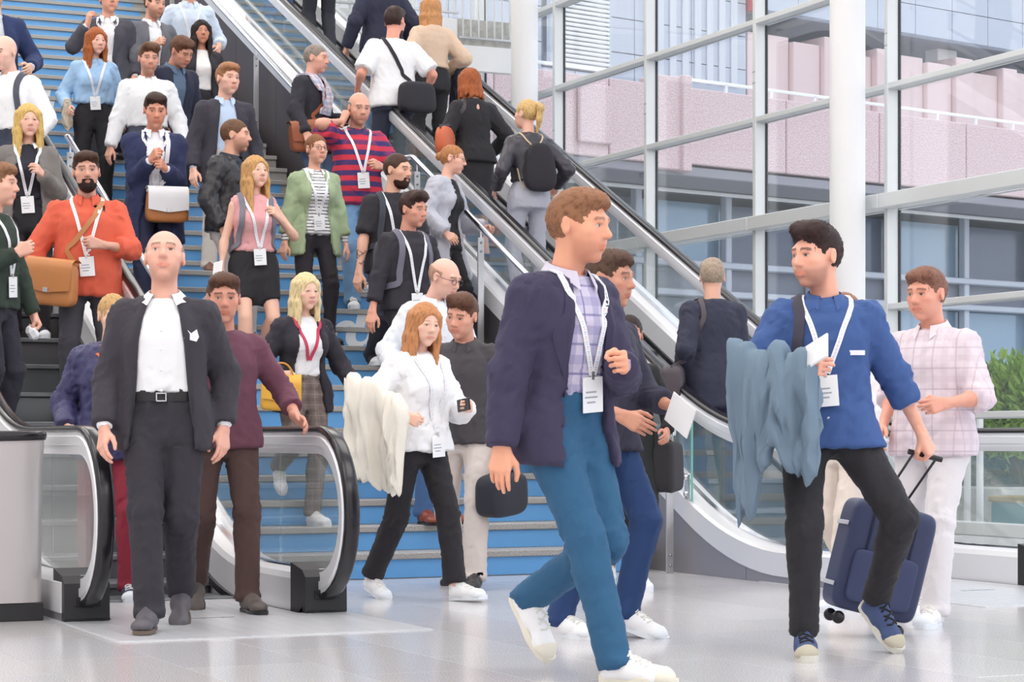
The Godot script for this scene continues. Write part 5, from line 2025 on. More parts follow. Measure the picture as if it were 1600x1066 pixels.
func lapels(P: Person, m: Material, rows: Array, t0: float) -> void:
	var s := P.s
	for q in [-1.0, 1.0]:
		var g := PackedVector3Array()
		for j in 12:
			var u := j / 11.0
			var t := lerpf(t0, 0.475, u)
			var w := 0.0
			for k in rows.size() - 1:
				if t >= rows[k][0] and t <= rows[k + 1][0]: w = lerpf(rows[k][1], rows[k + 1][1], (t - rows[k][0]) / (rows[k + 1][0] - rows[k][0]))
			if t > rows[-1][0]: w = rows[-1][1]
			var wd := 0.012 + 0.06 * smoothstep(0.0, 0.62, u)
			if u > 0.68: wd = lerpf(0.05, 0.035, (u - 0.68) / 0.32)
			for i in 4:
				var x := w - 0.006 + wd * i / 3.0
				var p := P.front(q * x * s, t * s)
				p += P.fw * (0.011 if i < 3 else 0.007)
				g.append(p)
		var mb := MB.new()
		mb.grid(g, 4, 12, false, false, q < 0)
		var back := PackedVector3Array()
		for p in g: back.append(p - P.fw * 0.009)
		mb.grid(back, 4, 12, false, false, q > 0)
		obj("lapel", mb.done(), m, P.node)

func buttons(P: Person, m: Material, x: float, ts: Array, r := 0.007) -> void:
	for t in ts:
		var p := P.front(x, t * P.s)
		var mb := MB.new()
		mb.lathe(PackedVector2Array([Vector2(0.0, -0.002), Vector2(r, -0.002), Vector2(r * 0.9, 0.003), Vector2(0.0, 0.003)]), Vector3.ZERO, 10)
		obj("button", mb.done(), m, P.node, Transform3D(Basis(P.left, P.fw, -P.up), p + P.fw * 0.002))

func glasses(P: Person, col: Color) -> void:
	var mb := MB.new()
	for q in [-1.0, 1.0]:
		var c := PackedVector3Array()
		for i in 21:
			var a := TAU * i / 20.0
			c.append(V3(q * 0.032 + 0.0225 * cos(a), 0.008 + 0.017 * sin(a), 0.107 - 0.006 * absf(cos(a))))
		mb.tube(c, 0.0018, 6, -1.0, false)
		mb.tube(PackedVector3Array([V3(q * 0.0545, 0.014, 0.101), V3(q * 0.08, 0.014, 0.05), V3(q * 0.083, 0.016, -0.01)]), 0.0017, 6)
	mb.tube(PackedVector3Array([V3(-0.0095, 0.012, 0.108), V3(0, 0.015, 0.112), V3(0.0095, 0.012, 0.108)]), 0.0018, 6)
	obj("glasses", mb.done(), fab(col, 0.3), P.node, P.head)

# start a person: a root at the feet, turned to face a way (degrees, 0 towards +z)
func person(label: String, at: Vector3, yaw: float, d: Dictionary, group := "") -> Person:
	var P := make_pose(d)
	P.cell = 0.0155 if at.z > -14.0 else 0.0185
	P.node = thing("person", label, "person", Transform3D(Basis(Vector3.UP, deg_to_rad(yaw)), at), group)
	obj("body", body_mesh(P, d), M.skin, P.node)
	if d.has("hair"): hair(P, d.hair, d.get("haircol", rgb8(90, 66, 48)))
	if d.get("beard", "stubble") != "stubble": obj("beard", mesh_of(tpl[d.beard]), fab(d.get("beardcol", d.get("haircol", rgb8(80, 60, 46))), 0.6, "hair"), P.node, P.head)
	return P

# ------------------------------------------------------------------ things people carry
func carried(P: Person, called: String, label: String, cat: String, at: Vector3, bas := Basis.IDENTITY) -> Node3D:   # at and bas in the person's own frame
	return thing(called, label, cat, P.node.transform * Transform3D(bas, at))

func local_of(P: Person, t: Node3D) -> Transform3D: return t.transform.affine_inverse() * P.node.transform

# shoulder bag: body, flap, strap that lies over the shoulder (side of the shoulder: 1 left, -1 right) to the bag at the hip
func shoulder_bag(P: Person, label: String, at: Vector3, size: Vector3, m: Material, o := {}) -> Node3D:
	var B := Basis(P.left, P.up, P.fw) * Basis(Vector3.UP, deg_to_rad(o.get("turn", 0.0))) * Basis(Vector3.BACK, deg_to_rad(o.get("tilt", 0.0)))
	var c := P.pt(at.x, at.y, at.z)
	var t := carried(P, o.get("name", "shoulder_bag"), label, "bag", c, B)
	var e: float = o.get("soft", 0.35)
	var mb := MB.new()
	mb.soft(Vector3.ZERO, size * 0.5, e, Basis.IDENTITY, 36, 18)
	for i in mb.v.size():   # sags a little, wider below
		var q := mb.v[i]
		var k := 1.0 + 0.1 * clampf(-q.y / size.y, -0.5, 0.5)
		mb.v[i] = V3(q.x * k, q.y + 0.006 * noise.get_noise_3d(q.x * 14, q.y * 14, q.z * 14), q.z * k)
	obj("body", mb.done(), m, t)
	if o.get("flap", true):
		var fb := MB.new()
		var g := PackedVector3Array()
		for j in 9:
			var u := j / 8.0
			for i in 13:
				var x := lerpf(-0.5, 0.5, i / 12.0)
				var y := 0.0; var z := 0.0
				if u < 0.4:
					var a := lerpf(PI * 0.85, 0.2, u / 0.4)
					y = size.y * 0.44 + size.z * 0.3 * sin(a); z = cos(a) * size.z * 0.56
				else:
					y = lerpf(size.y * 0.44, -size.y * 0.22, (u - 0.4) / 0.6); z = size.z * 0.58 + 0.006
				if u > 0.9: y += 0.03 * absf(x * 2.0) * size.y * 3.0
				g.append(V3(x * size.x * 0.98, y, z))
		fb.grid(g, 13, 9, false, false, true)
		var g2 := PackedVector3Array()
		for p in g: g2.append(p * 0.985 - V3(0, 0.0, 0.001))
		fb.grid(g2, 13, 9, false, false, false)
		obj("flap", fb.done(), o.get("flapmat", m), t)
		var bk := MB.new()
		bk.box(V3(0, -size.y * 0.16, size.z * 0.6 + 0.008), V3(0.035, 0.03, 0.008), 0.002)
		obj("buckle", bk.done(), M.gold if o.has("gold") else M.steel, t)
	if o.get("strap", 1) != 0:
		var sh: float = o.get("strap", 1)
		var back_first: bool = o.get("across", true)
		var L := local_of(P, t)
		var front := []
		var p0 := c + B * V3(-size.x * 0.45 * signf(at.x if at.x != 0 else 1.0), size.y * 0.42, 0.0)
		var p1 := c + B * V3(size.x * 0.45 * signf(at.x if at.x != 0 else 1.0), size.y * 0.42, 0.0)
		var s := P.s
		var top_ := P.pt(sh * 0.1 * s, 0.5 * s, -0.02)
		front.append(p0)
		for k in range(1, 6):
			var u := k / 6.0
			front.append(P.front(lerpf(at.x * 0.75, sh * 0.1 * s, u), lerpf(at.y + size.y * 0.5, 0.46 * s, u)))
		front.append(top_)
		var rear := [top_]
		for k in range(1, 6):
			var u := k / 6.0
			rear.append(P.front(lerpf(sh * 0.1 * s, at.x * 0.75, u), lerpf(0.46 * s, at.y + size.y * 0.5, u), -1.0))
		rear.append(p1)
		for path in ([rear] if o.get("rear_only", false) else [front, rear]):
			var r := ribbon(P, path, o.get("strapw", 0.034), 0.008)
			obj("strap", r, o.get("strapmat", m), t, L)
	return t

func rucksack(P: Person, label: String, m: Material, strapm: Material, o := {}) -> Node3D:
	var s := P.s
	var z := -9.0
	for t in [0.1, 0.25, 0.4]: z = maxf(z, -(P.front(0, t * s, -1.0) - P.pel).dot(P.fw))
	var c := P.pt(0, o.get("t", 0.24) * s, -z - 0.085)
	var B := Basis(P.left, P.up, P.fw)
	var t := carried(P, "backpack", label, "backpack", c, B)
	var mb := MB.new()
	mb.soft(Vector3.ZERO, V3(0.145, 0.22, 0.088) * s, 0.42, Basis.IDENTITY, 32, 20)
	obj("body", mb.done(), m, t)
	var pk := MB.new()
	pk.soft(V3(0, -0.07, -0.075) * s, V3(0.11, 0.1, 0.035) * s, 0.4, Basis.IDENTITY, 24, 12)
	obj("pocket", pk.done(), m, t)
	var L := local_of(P, t)
	for q in o.get("straps", [-1.0, 1.0]):
		var path := [P.pt(q * 0.07 * s, 0.4 * s, -z - 0.02), P.pt(q * 0.098 * s, 0.485 * s, -0.06 * s), P.pt(q * 0.105 * s, 0.49 * s, 0.0)]
		for k in 5: path.append(P.front(q * lerpf(0.108, 0.135, k / 4.0) * s, lerpf(0.44, 0.12, k / 4.0) * s))
		path.append(P.pt(q * 0.165 * s, 0.08 * s, -0.03)); path.append(P.pt(q * 0.12 * s, 0.08 * s, -z - 0.02))
		obj("strap", ribbon(P, path, 0.045 * s, 0.008, false, 0.005), strapm, t, L)
	return t

func sheet_in_hand(P: Person, called: String, label: String, cat: String, i: int, size: Vector3, m: Material, off := Vector3(-0.035, -0.09, 0.02), rot := Vector3.ZERO) -> Node3D:
	var H: Transform3D = P.hand[i]
	var q := 1.0 if i == 0 else -1.0
	var bs := Basis(H.basis.x.normalized(), H.basis.y.normalized(), H.basis.z.normalized() * q)
	bs = bs.orthonormalized() * Basis.from_euler(rot)
	var t := carried(P, called, label, cat, H * off, bs)
	var mb := MB.new()
	mb.box(Vector3.ZERO, size, minf(size.x, minf(size.y, size.z)) * 0.35)
	obj("body", mb.done(), m, t)
	return t

# ------------------------------------------------------------------ the crowd
func on_esc(x: float, z: float) -> Vector3:   # on the middle of the nearest step
	var zc := -11.92 - 0.4 * roundf((-11.92 - z) / 0.4)
	return V3(x * zc / z, ramp(zc, -12.3) - 0.003, zc)
func on_step(x: float, k: int) -> Vector3: return V3(x + 0.06, step_top(k), step_z(k) - 0.1)

# strides going down a stair with the left or the right foot a step lower, and standing
const DOWN_L := [Vector3(0.09, 0, -0.07), Vector3(-0.09, 0.162, -0.39)]
const DOWN_R := [Vector3(0.09, 0.162, -0.39), Vector3(-0.09, 0, -0.07)]
const STAND := [Vector3(0.1, 0, -0.03), Vector3(-0.1, 0, -0.08)]

func drape(P: Person, called: String, label: String, m: Material, a: Vector3, b: Vector3, drops: Array, r: float, amp := 0.014, back := 0.05) -> Node3D:
	# a garment hung over an arm: folds hanging from the line a-b (person's frame) on both sides
	var t := carried(P, called, label, "jacket", a)
	var dr := PackedVector3Array()
	for q in drops: dr.append(V3(q, 0, 0))
	var nu := 44; var nv := 34
	var e := b - a
	var along := e.normalized()
	var out := along.cross(Vector3.UP).normalized()
	if out.dot(P.fw + P.left * 0.3 * signf(a.x)) < 0.0: out = -out
	var g := PackedVector3Array()
	var sd: float = a.x * 31.0 + drops[0] * 17.0
	for i in nu:
		var u := i / (nu - 1.0)
		var fi := u * (dr.size() - 1)
		var j := mini(int(fi), dr.size() - 2)
		var drop: float = lerpf(drops[j], drops[j + 1], smoothstep(0.0, 1.0, fi - j)) + 0.02 * noise.get_noise_2d(u * 9.0, sd)
		var edge := smoothstep(0.0, 0.07, minf(u, 1.0 - u)) * 0.85 + 0.15
		for k in nv:
			var th := TAU * k / nv
			var v := (1.0 - sin(th)) * 0.5            # 0 over the arm, 1 at the hem
			var face := cos(th)
			var d := drop if face > 0.0 else drop * (1.0 - 0.25 * absf(face))
			var y := r * 0.9 - v * (d + r) + r * 0.7 * noise.get_noise_2d(u * 5.0, sd + 9.0) - r * 0.5 * pow(absf(u - 0.45) * 2.0, 2.0)
			var pleat := sin(u * 17.0 + sd + 1.6 * sin(v * 3.0 + sd)) * 0.5 + noise.get_noise_3d(u * 7.0, v * 3.0, sd) * 1.2
			var w := (r * (1.0 - 0.35 * v) + amp * pleat * smoothstep(0.0, 0.5, v)) * signf(face) * pow(absf(face), 0.5) * edge
			var sway := out * (w + amp * 1.6 * sin(u * 8.0 + sd) * v - back * 0.2 * v)
			g.append(e * (0.5 + (u - 0.5) * (1.0 - 0.12 * v)) + Vector3.UP * y + sway + along * 0.02 * noise.get_noise_2d(v * 4.0, u * 5.0 + sd))
	var mb := MB.new()
	mb.grid(g, nv, nu, true, false, e.cross(Vector3.UP).dot(out) < 0.0)
	for q in [0, nu - 1]:
		var c := Vector3.ZERO
		for k in nv: c += g[q * nv + k]
		c /= nv
		for k in nv:
			if q == 0: mb.tri(c, g[k], g[(k + 1) % nv])
			else: mb.tri(c, g[q * nv + (k + 1) % nv], g[q * nv + k])
	obj("cloth", mb.done(), m, t)
	return t

func leather(c: Color, rough := 0.45) -> Material: return fab(c, rough, "leather")

func belt(P: Person, m: Material, buckle: Material) -> void:
	var s := P.s
	var g := PackedVector3Array()
	for j in 2:
		for i in 40:
			var a := TAU * i / 40.0
			var cx := pow(absf(cos(a)), 0.83) * signf(cos(a)); var sz := pow(absf(sin(a)), 0.83) * signf(sin(a))
			g.append(P.pt(cx * 0.166 * s * P.girth, (0.055 + 0.036 * j) * s, sz * (0.125 if sz > 0 else 0.122) * s * P.girth))
	var mb := MB.new()
	mb.grid(g, 40, 2, true, false, true)
	obj("belt", mb.done(), m, P.node)
	var b := MB.new()
	var p := P.pt(0.0, 0.073 * s, 0.129 * s * P.girth)
	for e in [-1.0, 1.0]:
		b.box(V3(e * 0.022, 0, 0.004), V3(0.006, 0.04, 0.006), 0.001)
		b.box(V3(0, e * 0.018, 0.004), V3(0.05, 0.006, 0.006), 0.001)
	obj("buckle", b.done(), buckle, P.node, Transform3D(Basis(P.left, P.up, P.fw), p))

const BLAZER := [[-0.2, 0.12], [0.02, 0.07], [0.12, 0.05], [0.3, 0.07], [0.42, 0.07], [0.5, 0.06]]
const OPEN := [[-0.2, 0.13], [0.1, 0.095], [0.3, 0.085], [0.5, 0.06]]
const NARROW := [[-0.2, 0.06], [0.04, 0.022], [0.14, 0.018], [0.34, 0.06], [0.5, 0.062]]

func suit(P: Person, jc: Color, shirt: Color, tc: Color, open := BLAZER, lap := true, col := true, hem := -0.17) -> void:
	trousers(P, fab(tc), {"fit": 0.012})
	top(P, "shirt", fab(shirt), {"hem": 0.03, "fit": 0.009, "sleeve": 0.985, "armfit": 0.4, "amp": 0.005})
	top(P, "jacket", fab(jc), {"hem": hem, "fit": 0.026, "open": open, "sleeve": 0.95, "flare": 0.008})
	if lap:
		lapels(P, fab(jc), open, 0.06)
		collar(P, fab(jc), 0.03, 1.22, 62.0, 0.492)
	if col: collar(P, fab(shirt))

func build_people() -> void:
	left_escalator_people()
	stair_people()
	floor_people()
	right_escalator_people()

func left_escalator_people() -> void:
	var white := fab(rgb8(244, 243, 247))
	var blk := fab(rgb8(38, 36, 42))
	# navy suit, far up
	var P := person("person in an open navy suit and pale shirt high on the left escalator", on_esc(3.62, -17.75), -8, {"h": 1.88, "hair": "short", "haircol": rgb8(70, 52, 40), "feet": STAND, "hands": [V3(0.26, 0.1, 0.16), V3(-0.22, 0.12, 0.2)]})
	suit(P, rgb8(38, 54, 104), rgb8(208, 214, 226), rgb8(34, 42, 80), OPEN, true, false)
	shoes(P, "dress", fab(rgb8(50, 40, 36), 0.35), M.rubber)
	# bald man in white
	P = person("bald person in a white shirt with one dark backpack strap on the left escalator", on_esc(3.5, -16.66), -38, {"h": 1.78, "skin": rgb8(238, 190, 172), "brow": rgb8(150, 120, 100), "girth": 1.08, "head": [-12, 12, 0], "feet": STAND, "hands": [V3(0.3, 0.02, 0.2), V3(-0.2, 0.2, 0.26)]})
	trousers(P, fab(rgb8(60, 66, 88)))
	top(P, "shirt", white, {"hem": 0.0, "fit": 0.02, "belly": 0.03, "armfit": 1.2})
	collar(P, white)
	shoes(P, "dress", blk, M.rubber)
	rucksack(P, "dark grey backpack on the bald person in white on the left escalator", fab(rgb8(58, 60, 74)), fab(rgb8(78, 80, 96)))
	# blonde woman in grey cardigan
	P = person("blonde person in a grey-brown cardigan over black, one hand raised to the chest", on_esc(3.4, -15.5), -12, {"h": 1.68, "fem": true, "skin": rgb8(236, 184, 164), "hair": "long", "haircol": rgb8(222, 184, 112), "head": [8, 4, 0], "feet": STAND, "hands": [V3(0.1, 0.27, 0.24), V3(-0.24, -0.02, 0.12)], "grip": ["pinch", "relaxed"]})
	trousers(P, blk)
	top(P, "top", fab(rgb8(40, 40, 54)), {"hem": -0.02, "fit": 0.01, "sleeve": 0.4})
	top(P, "cardigan", fab(rgb8(122, 116, 112)), {"hem": -0.26, "fit": 0.026, "open": OPEN})
	collar(P, white, 0.03, 1.1, 30.0)
	lanyard(P, 0.12)
	shoes(P, "sneaker", blk, M.vinyl)
	# man in dark green, seen from the side
	P = person("person in a dark green sweater with lanyard at the left edge, in profile", on_esc(2.86, -13.9), 48, {"h": 1.84, "skin": rgb8(234, 178, 156), "hair": "short", "haircol": rgb8(146, 104, 76), "head": [8, 2, 0], "feet": STAND, "hands": [V3(0.24, -0.1, 0.16), V3(-0.06, 0.26, 0.2)], "grip": ["grip", "pinch"]})
	trousers(P, fab(rgb8(44, 42, 56)))
	top(P, "sweater", fab(rgb8(44, 58, 48)), {"hem": -0.07, "fit": 0.018})
	lanyard(P, 0.13)
	shoes(P, "dress", blk, M.rubber)
	sheet_in_hand(P, "napkin", "crumpled white napkin in the hand of the person in dark green", "napkin", 0, V3(0.07, 0.1, 0.075), white, V3(-0.05, -0.11, 0.0), V3(0.2, 0.3, 0.5))
	# bearded man in orange
	P = person("bearded person in a loose orange shirt with lanyard, one hand at the chest", on_esc(3.55, -14.38), -14, {"h": 1.82, "skin": rgb8(214, 160, 140), "hair": "short", "haircol": rgb8(70, 44, 34), "beard": "beard", "beardcol": rgb8(48, 32, 28), "girth": 1.14, "belly": 0.03, "head": [4, 2, 3], "feet": [V3(0.1, 0.2, -0.46), V3(-0.12, 0, -0.06)], "hands": [V3(0.08, 0.2, 0.26), V3(-0.36, -0.06, 0.12)], "elbows": [V3(0.9, -0.5, -0.4), V3(-0.8, 0.1, -0.5)], "grip": ["grip", "relaxed"]})
	trousers(P, fab(rgb8(66, 64, 74)), {"fit": 0.008, "hem": 0.055})
	var org := fab(rgb8(238, 92, 62))
	top(P, "shirt", org, {"hem": -0.13, "fit": 0.02, "sleeve": 0.72, "loose": 0.022, "armfit": 1.3, "amp": 0.01})
	collar(P, org)
	lanyard(P, 0.13, 0.0)
	shoes(P, "dress", fab(rgb8(54, 46, 46), 0.4), M.rubber)
	shoulder_bag(P, "large tan leather messenger bag at the hip of the person in orange", V3(-0.23, -0.05, 0.22), V3(0.36, 0.3, 0.12), leather(rgb8(212, 130, 66)), {"name": "messenger_bag", "strap": 1, "turn": -28, "tilt": -6, "strapmat": leather(rgb8(196, 120, 62))})
	# puffer jacket and red trousers
	P = person("person in a navy puffer jacket with orange collar and dark red trousers", V3(3.13, 0.004, -12.1), -20, {"h": 1.72, "fem": true, "skin": rgb8(236, 190, 168), "hair": "tied", "haircol": rgb8(206, 164, 110), "head": [20, 12, 0], "feet": [V3(0.12, 0, 0.28), V3(-0.14, 0, -0.1)], "hands": [V3(0.18, 0.1, 0.2), V3(-0.23, 0.04, 0.14)]})
	trousers(P, fab(rgb8(158, 34, 58)), {"fit": 0.012})
	top(P, "jacket", fab(rgb8(56, 54, 104), 0.5), {"hem": -0.14, "fit": 0.035, "amp": 0.014, "fq": 20.0, "flat": true})
	collar(P, fab(rgb8(244, 104, 44)), 0.05, 1.2, 10.0, 0.49)
	shoes(P, "sneaker", fab(rgb8(48, 62, 100)), M.vinyl, M.lace)
	# man in the black suit, walking off
	P = person("tall person in a black suit and open white shirt stepping off the left escalator", V3(2.86, 0.008, -10.08), -22, {"h": 1.9, "skin": rgb8(232, 174, 154), "hair": "fringe", "haircol": rgb8(176, 140, 116), "brow": rgb8(150, 112, 92), "beard": "stubble", "beardcol": rgb8(206, 150, 130), "head": [3, -16, 0], "feet": [V3(0.05, 0, -0.3), V3(-0.045, 0, 0.26)], "fpitch": [32, 0], "fyaw": [4, -2], "girth": 1.02, "hands": [V3(0.255, -0.07, -0.02), V3(-0.245, -0.07, 0.14)]})
	trousers(P, fab(rgb8(50, 46, 56)), {"fit": 0.014, "hem": 0.066, "amp": 0.009, "fq": 14.0})
	top(P, "shirt", white, {"hem": 0.04, "fit": 0.01, "sleeve": 0.985, "armfit": 0.4, "amp": 0.006, "fq": 16.0})
	var bl := [[-0.2, 0.15], [0.02, 0.125], [0.14, 0.115], [0.3, 0.105], [0.42, 0.085], [0.5, 0.062]]
	top(P, "jacket", fab(rgb8(58, 53, 63)), {"hem": -0.16, "fit": 0.026, "open": bl, "sleeve": 0.95, "flare": 0.012})
	lapels(P, fab(rgb8(58, 53, 63)), bl, 0.0)
	collar(P, fab(rgb8(58, 53, 63)), 0.03, 1.22, 62.0, 0.492)
	collar(P, white, 0.04, 1.15, 34.0)
	buttons(P, M.badge, 0.0, [0.1, 0.19, 0.28, 0.36])
	belt(P, leather(rgb8(30, 28, 30)), M.chrome)
	var sq := MB.new()
	sq.poly(PackedVector2Array([Vector2(-0.03, 0), Vector2(0.03, 0.005), Vector2(0.034, 0.03), Vector2(0.012, 0.06), Vector2(-0.006, 0.034), Vector2(-0.026, 0.042)]), 0.008, Transform3D())
	obj("pocket_square", sq.done(), white, P.node, Transform3D(Basis(P.left, P.up, P.fw) * Basis(Vector3.BACK, -0.35), P.front(0.135, 0.345) + P.fw * 0.006))
	shoes(P, "dress", fab(rgb8(92, 86, 94), 0.5, "leather"), fab(rgb8(110, 92, 80)))
	# brown trousers behind him
	P = person("person in a maroon sweater and brown trousers reaching for the escalator handrail", V3(3.4, 0.008, -10.8), -6, {"h": 1.75, "skin": rgb8(214, 150, 128), "hair": "short", "haircol": rgb8(92, 62, 48), "head": [-8, 6, 0], "feet": [V3(0.1, 0, 0.06), V3(-0.1, 0, -0.36)], "fpitch": [0, 30], "hands": [V3(0.34, 0.06, 0.24), V3(-0.24, 0.0, 0.12)], "hdir": [V3(0.4, -0.3, 1), Vector3.ZERO]})
	trousers(P, fab(rgb8(84, 58, 54)), {"fit": 0.01})
	top(P, "sweater", fab(rgb8(112, 60, 80)), {"hem": -0.1, "fit": 0.018, "sleeve": 0.8})
	shoes(P, "dress", fab(rgb8(96, 84, 80), 0.5, "leather"), M.rubber)

func stair_people() -> void:
	var white := fab(rgb8(244, 243, 247))
	var blk := fab(rgb8(36, 34, 40))
	var jeans := fab(rgb8(112, 158, 208))
	var djeans := fab(rgb8(60, 92, 140))
	var blkshoe := fab(rgb8(44, 40, 42), 0.35)
	# 1 blue blouse
	var P := person("red-haired person in a pale blue blouse with lanyard on the upper stairs", on_step(4.78, 17), -8, {"h": 1.7, "fem": true, "skin": rgb8(240, 186, 166), "hair": "long", "haircol": rgb8(176, 98, 52), "head": [18, 6, 0], "feet": DOWN_L, "hands": [V3(0.26, -0.06, 0.05), V3(-0.26, 0.04, 0.14)]})
	trousers(P, blk)
	top(P, "blouse", fab(rgb8(160, 200, 242)), {"hem": 0.05, "fit": 0.02, "loose": 0.0, "armfit": 1.3, "amp": 0.01})
	collar(P, fab(rgb8(160, 200, 242)), 0.03)
	lanyard(P, 0.16)
	shoes(P, "dress", blkshoe, M.rubber)
	drape(P, "folded_jacket", "folded beige jacket over the arm of the red-haired person in blue", fab(rgb8(214, 196, 174)), P.wri[1] + V3(0.0, 0.06, -0.12), P.wri[1] + V3(0, 0.03, 0.06), [0.2, 0.24, 0.22], 0.04)
	# 2 grey blazer pointing
	P = person("person in a charcoal blazer with one raised pointing hand at the stair top", on_step(5.12, 20), -18, {"h": 1.8, "skin": rgb8(232, 170, 146), "hair": "short", "haircol": rgb8(80, 58, 46), "head": [20, 0, 0], "feet": DOWN_R, "hands": [V3(0.25, -0.05, 0.1), V3(-0.17, 0.42, 0.22)], "elbows": [Vector3.ZERO, V3(-0.7, -1, -0.2)], "grip": ["relaxed", "pinch"], "hdir": [Vector3.ZERO, V3(0.1, 1, 0.2)]})
	suit(P, rgb8(76, 74, 86), rgb8(240, 240, 246), rgb8(60, 58, 70), BLAZER)
	lanyard(P, 0.16)
	shoes(P, "dress", blkshoe, M.rubber)
	# 3 grey suit
	P = person("short-bearded person in a grey suit and white shirt near the stair top", on_step(5.62, 20), 6, {"h": 1.8, "skin": rgb8(232, 176, 152), "hair": "short", "haircol": rgb8(96, 66, 50), "beard": "stubble", "beardcol": rgb8(150, 104, 84), "head": [14, 10, 0], "feet": DOWN_L, "hands": [V3(0.24, 0.1, 0.2), V3(-0.06, 0.26, 0.26)], "grip": ["relaxed", "grip"]})
	suit(P, rgb8(112, 112, 122), rgb8(242, 243, 248), rgb8(92, 92, 104), BLAZER)
	shoes(P, "dress", blkshoe, M.rubber)
	# 4 light blue shirt
	P = person("person in a pale blue shirt with lanyard highest on the blue stairs", on_step(6.14, 22), -10, {"h": 1.82, "skin": rgb8(230, 172, 148), "hair": "short", "haircol": rgb8(80, 60, 46), "feet": DOWN_R, "hands": [V3(0.25, 0.06, 0.2), V3(-0.25, 0.08, 0.2)]})
	trousers(P, fab(rgb8(52, 56, 76)))
	top(P, "shirt", fab(rgb8(206, 222, 244)), {"hem": 0.04, "fit": 0.018, "sleeve": 0.75, "armfit": 1.2})
	collar(P, fab(rgb8(206, 222, 244)))
	lanyard(P, 0.14)
	shoes(P, "dress", blkshoe, M.rubber)
	# 5 black hair, black blazer
	P = person("dark-haired person in a black blazer over a white top beside the grey side panel", on_step(5.98, 19), -6, {"h": 1.65, "fem": true, "skin": rgb8(206, 142, 116), "hair": "long", "haircol": rgb8(40, 30, 30), "feet": DOWN_L})
	suit(P, rgb8(44, 42, 50), rgb8(244, 240, 238), rgb8(40, 38, 46), OPEN, true, false)
	shoes(P, "dress", blkshoe, M.rubber)
	# 6 bending
	P = person("person in a dark navy jacket bending the head down beside the white-shirted person", on_step(5.46, 16), 14, {"h": 1.8, "skin": rgb8(214, 152, 128), "hair": "short", "haircol": rgb8(104, 70, 52), "lean": 12, "head": [16, 30, 10], "feet": DOWN_R, "hands": [V3(0.22, 0.02, 0.2), V3(-0.22, 0.0, 0.2)]})
	suit(P, rgb8(42, 46, 72), rgb8(92, 116, 148), rgb8(40, 42, 60), BLAZER)
	shoes(P, "dress", blkshoe, M.rubber)
	# 7 white shirt
	P = person("brown-haired person in a plain white shirt with both arms hanging away from the body", on_step(5.09, 15), -10, {"h": 1.79, "skin": rgb8(226, 166, 144), "hair": "swept", "haircol": rgb8(112, 78, 58), "beard": "stubble", "beardcol": rgb8(168, 118, 98), "head": [6, 8, 0], "feet": DOWN_L, "hands": [V3(0.3, -0.07, 0.1), V3(-0.32, -0.1, 0.06)]})
	trousers(P, fab(rgb8(70, 74, 92)))
	top(P, "shirt", white, {"hem": 0.02, "fit": 0.022, "armfit": 1.3, "amp": 0.01})
	collar(P, white)
	buttons(P, M.badge, 0.0, [0.1, 0.19, 0.28, 0.36])
	shoes(P, "dress", blkshoe, M.rubber)
	# 8 navy coat with lanyard
	P = person("dark-haired person in a long navy coat holding a white lanyard with both hands", on_step(4.5, 10), -12, {"h": 1.8, "skin": rgb8(220, 152, 126), "hair": "short", "haircol": rgb8(64, 46, 40), "head": [2, 16, 0], "feet": DOWN_R, "hands": [V3(0.06, 0.22, 0.25), V3(-0.04, 0.28, 0.26)], "grip": ["grip", "grip"]})
	suit(P, rgb8(40, 48, 92), rgb8(238, 238, 246), rgb8(42, 46, 80), BLAZER, true, true, -0.34)
	lanyard(P, 0.1, 0.0, Color(-1, 0, 0), false)
	shoes(P, "dress", blkshoe, M.rubber)
	shoulder_bag(P, "tan leather satchel with white top hanging before the person in the navy coat", V3(0.08, -0.06, 0.24), V3(0.32, 0.26, 0.12), leather(rgb8(192, 112, 50)), {"name": "satchel", "strap": 1, "flapmat": fab(rgb8(230, 228, 232)), "turn": 8, "strapmat": fab(rgb8(228, 226, 232))})
	# 9 grey suit, pale blue shirt
	P = person("tall person in a dark grey jacket, pale blue shirt and beige trousers", V3(5.6, RISE * 14, -17.95), -4, {"h": 1.83, "skin": rgb8(238, 184, 164), "hair": "short", "haircol": rgb8(170, 118, 84), "head": [18, 4, 0], "feet": [V3(0.12, 0, -0.1), V3(-0.18, 0, 0.3)], "hands": [V3(0.28, -0.08, 0.05), V3(-0.28, -0.08, 0.1)]})
	suit(P, rgb8(60, 57, 70), rgb8(190, 212, 242), rgb8(206, 196, 190), OPEN)
	shoes(P, "dress", fab(rgb8(122, 74, 56), 0.4, "leather"), M.rubber)
	# 10 leather jacket
	P = person("person in a black leather jacket seen in profile behind the pink blouse", on_step(5.17, 9), 42, {"h": 1.74, "skin": rgb8(226, 170, 146), "hair": "crop", "haircol": rgb8(110, 78, 58), "beard": "stubble", "beardcol": rgb8(150, 108, 88), "head": [16, 2, 0], "feet": DOWN_L, "hands": [V3(0.24, -0.06, 0.12), V3(-0.26, -0.06, 0.1)]})
	trousers(P, fab(rgb8(200, 192, 190)))
	top(P, "shirt", fab(rgb8(44, 50, 70)), {"hem": 0.0, "fit": 0.01, "sleeve": 0.9, "armfit": 0.4})
	top(P, "jacket", leather(rgb8(44, 42, 48), 0.32), {"hem": -0.08, "fit": 0.03, "open": NARROW, "amp": 0.012, "fq": 15.0})
	collar(P, fab(rgb8(44, 50, 70)), 0.042)
	shoes(P, "dress", blkshoe, M.rubber)
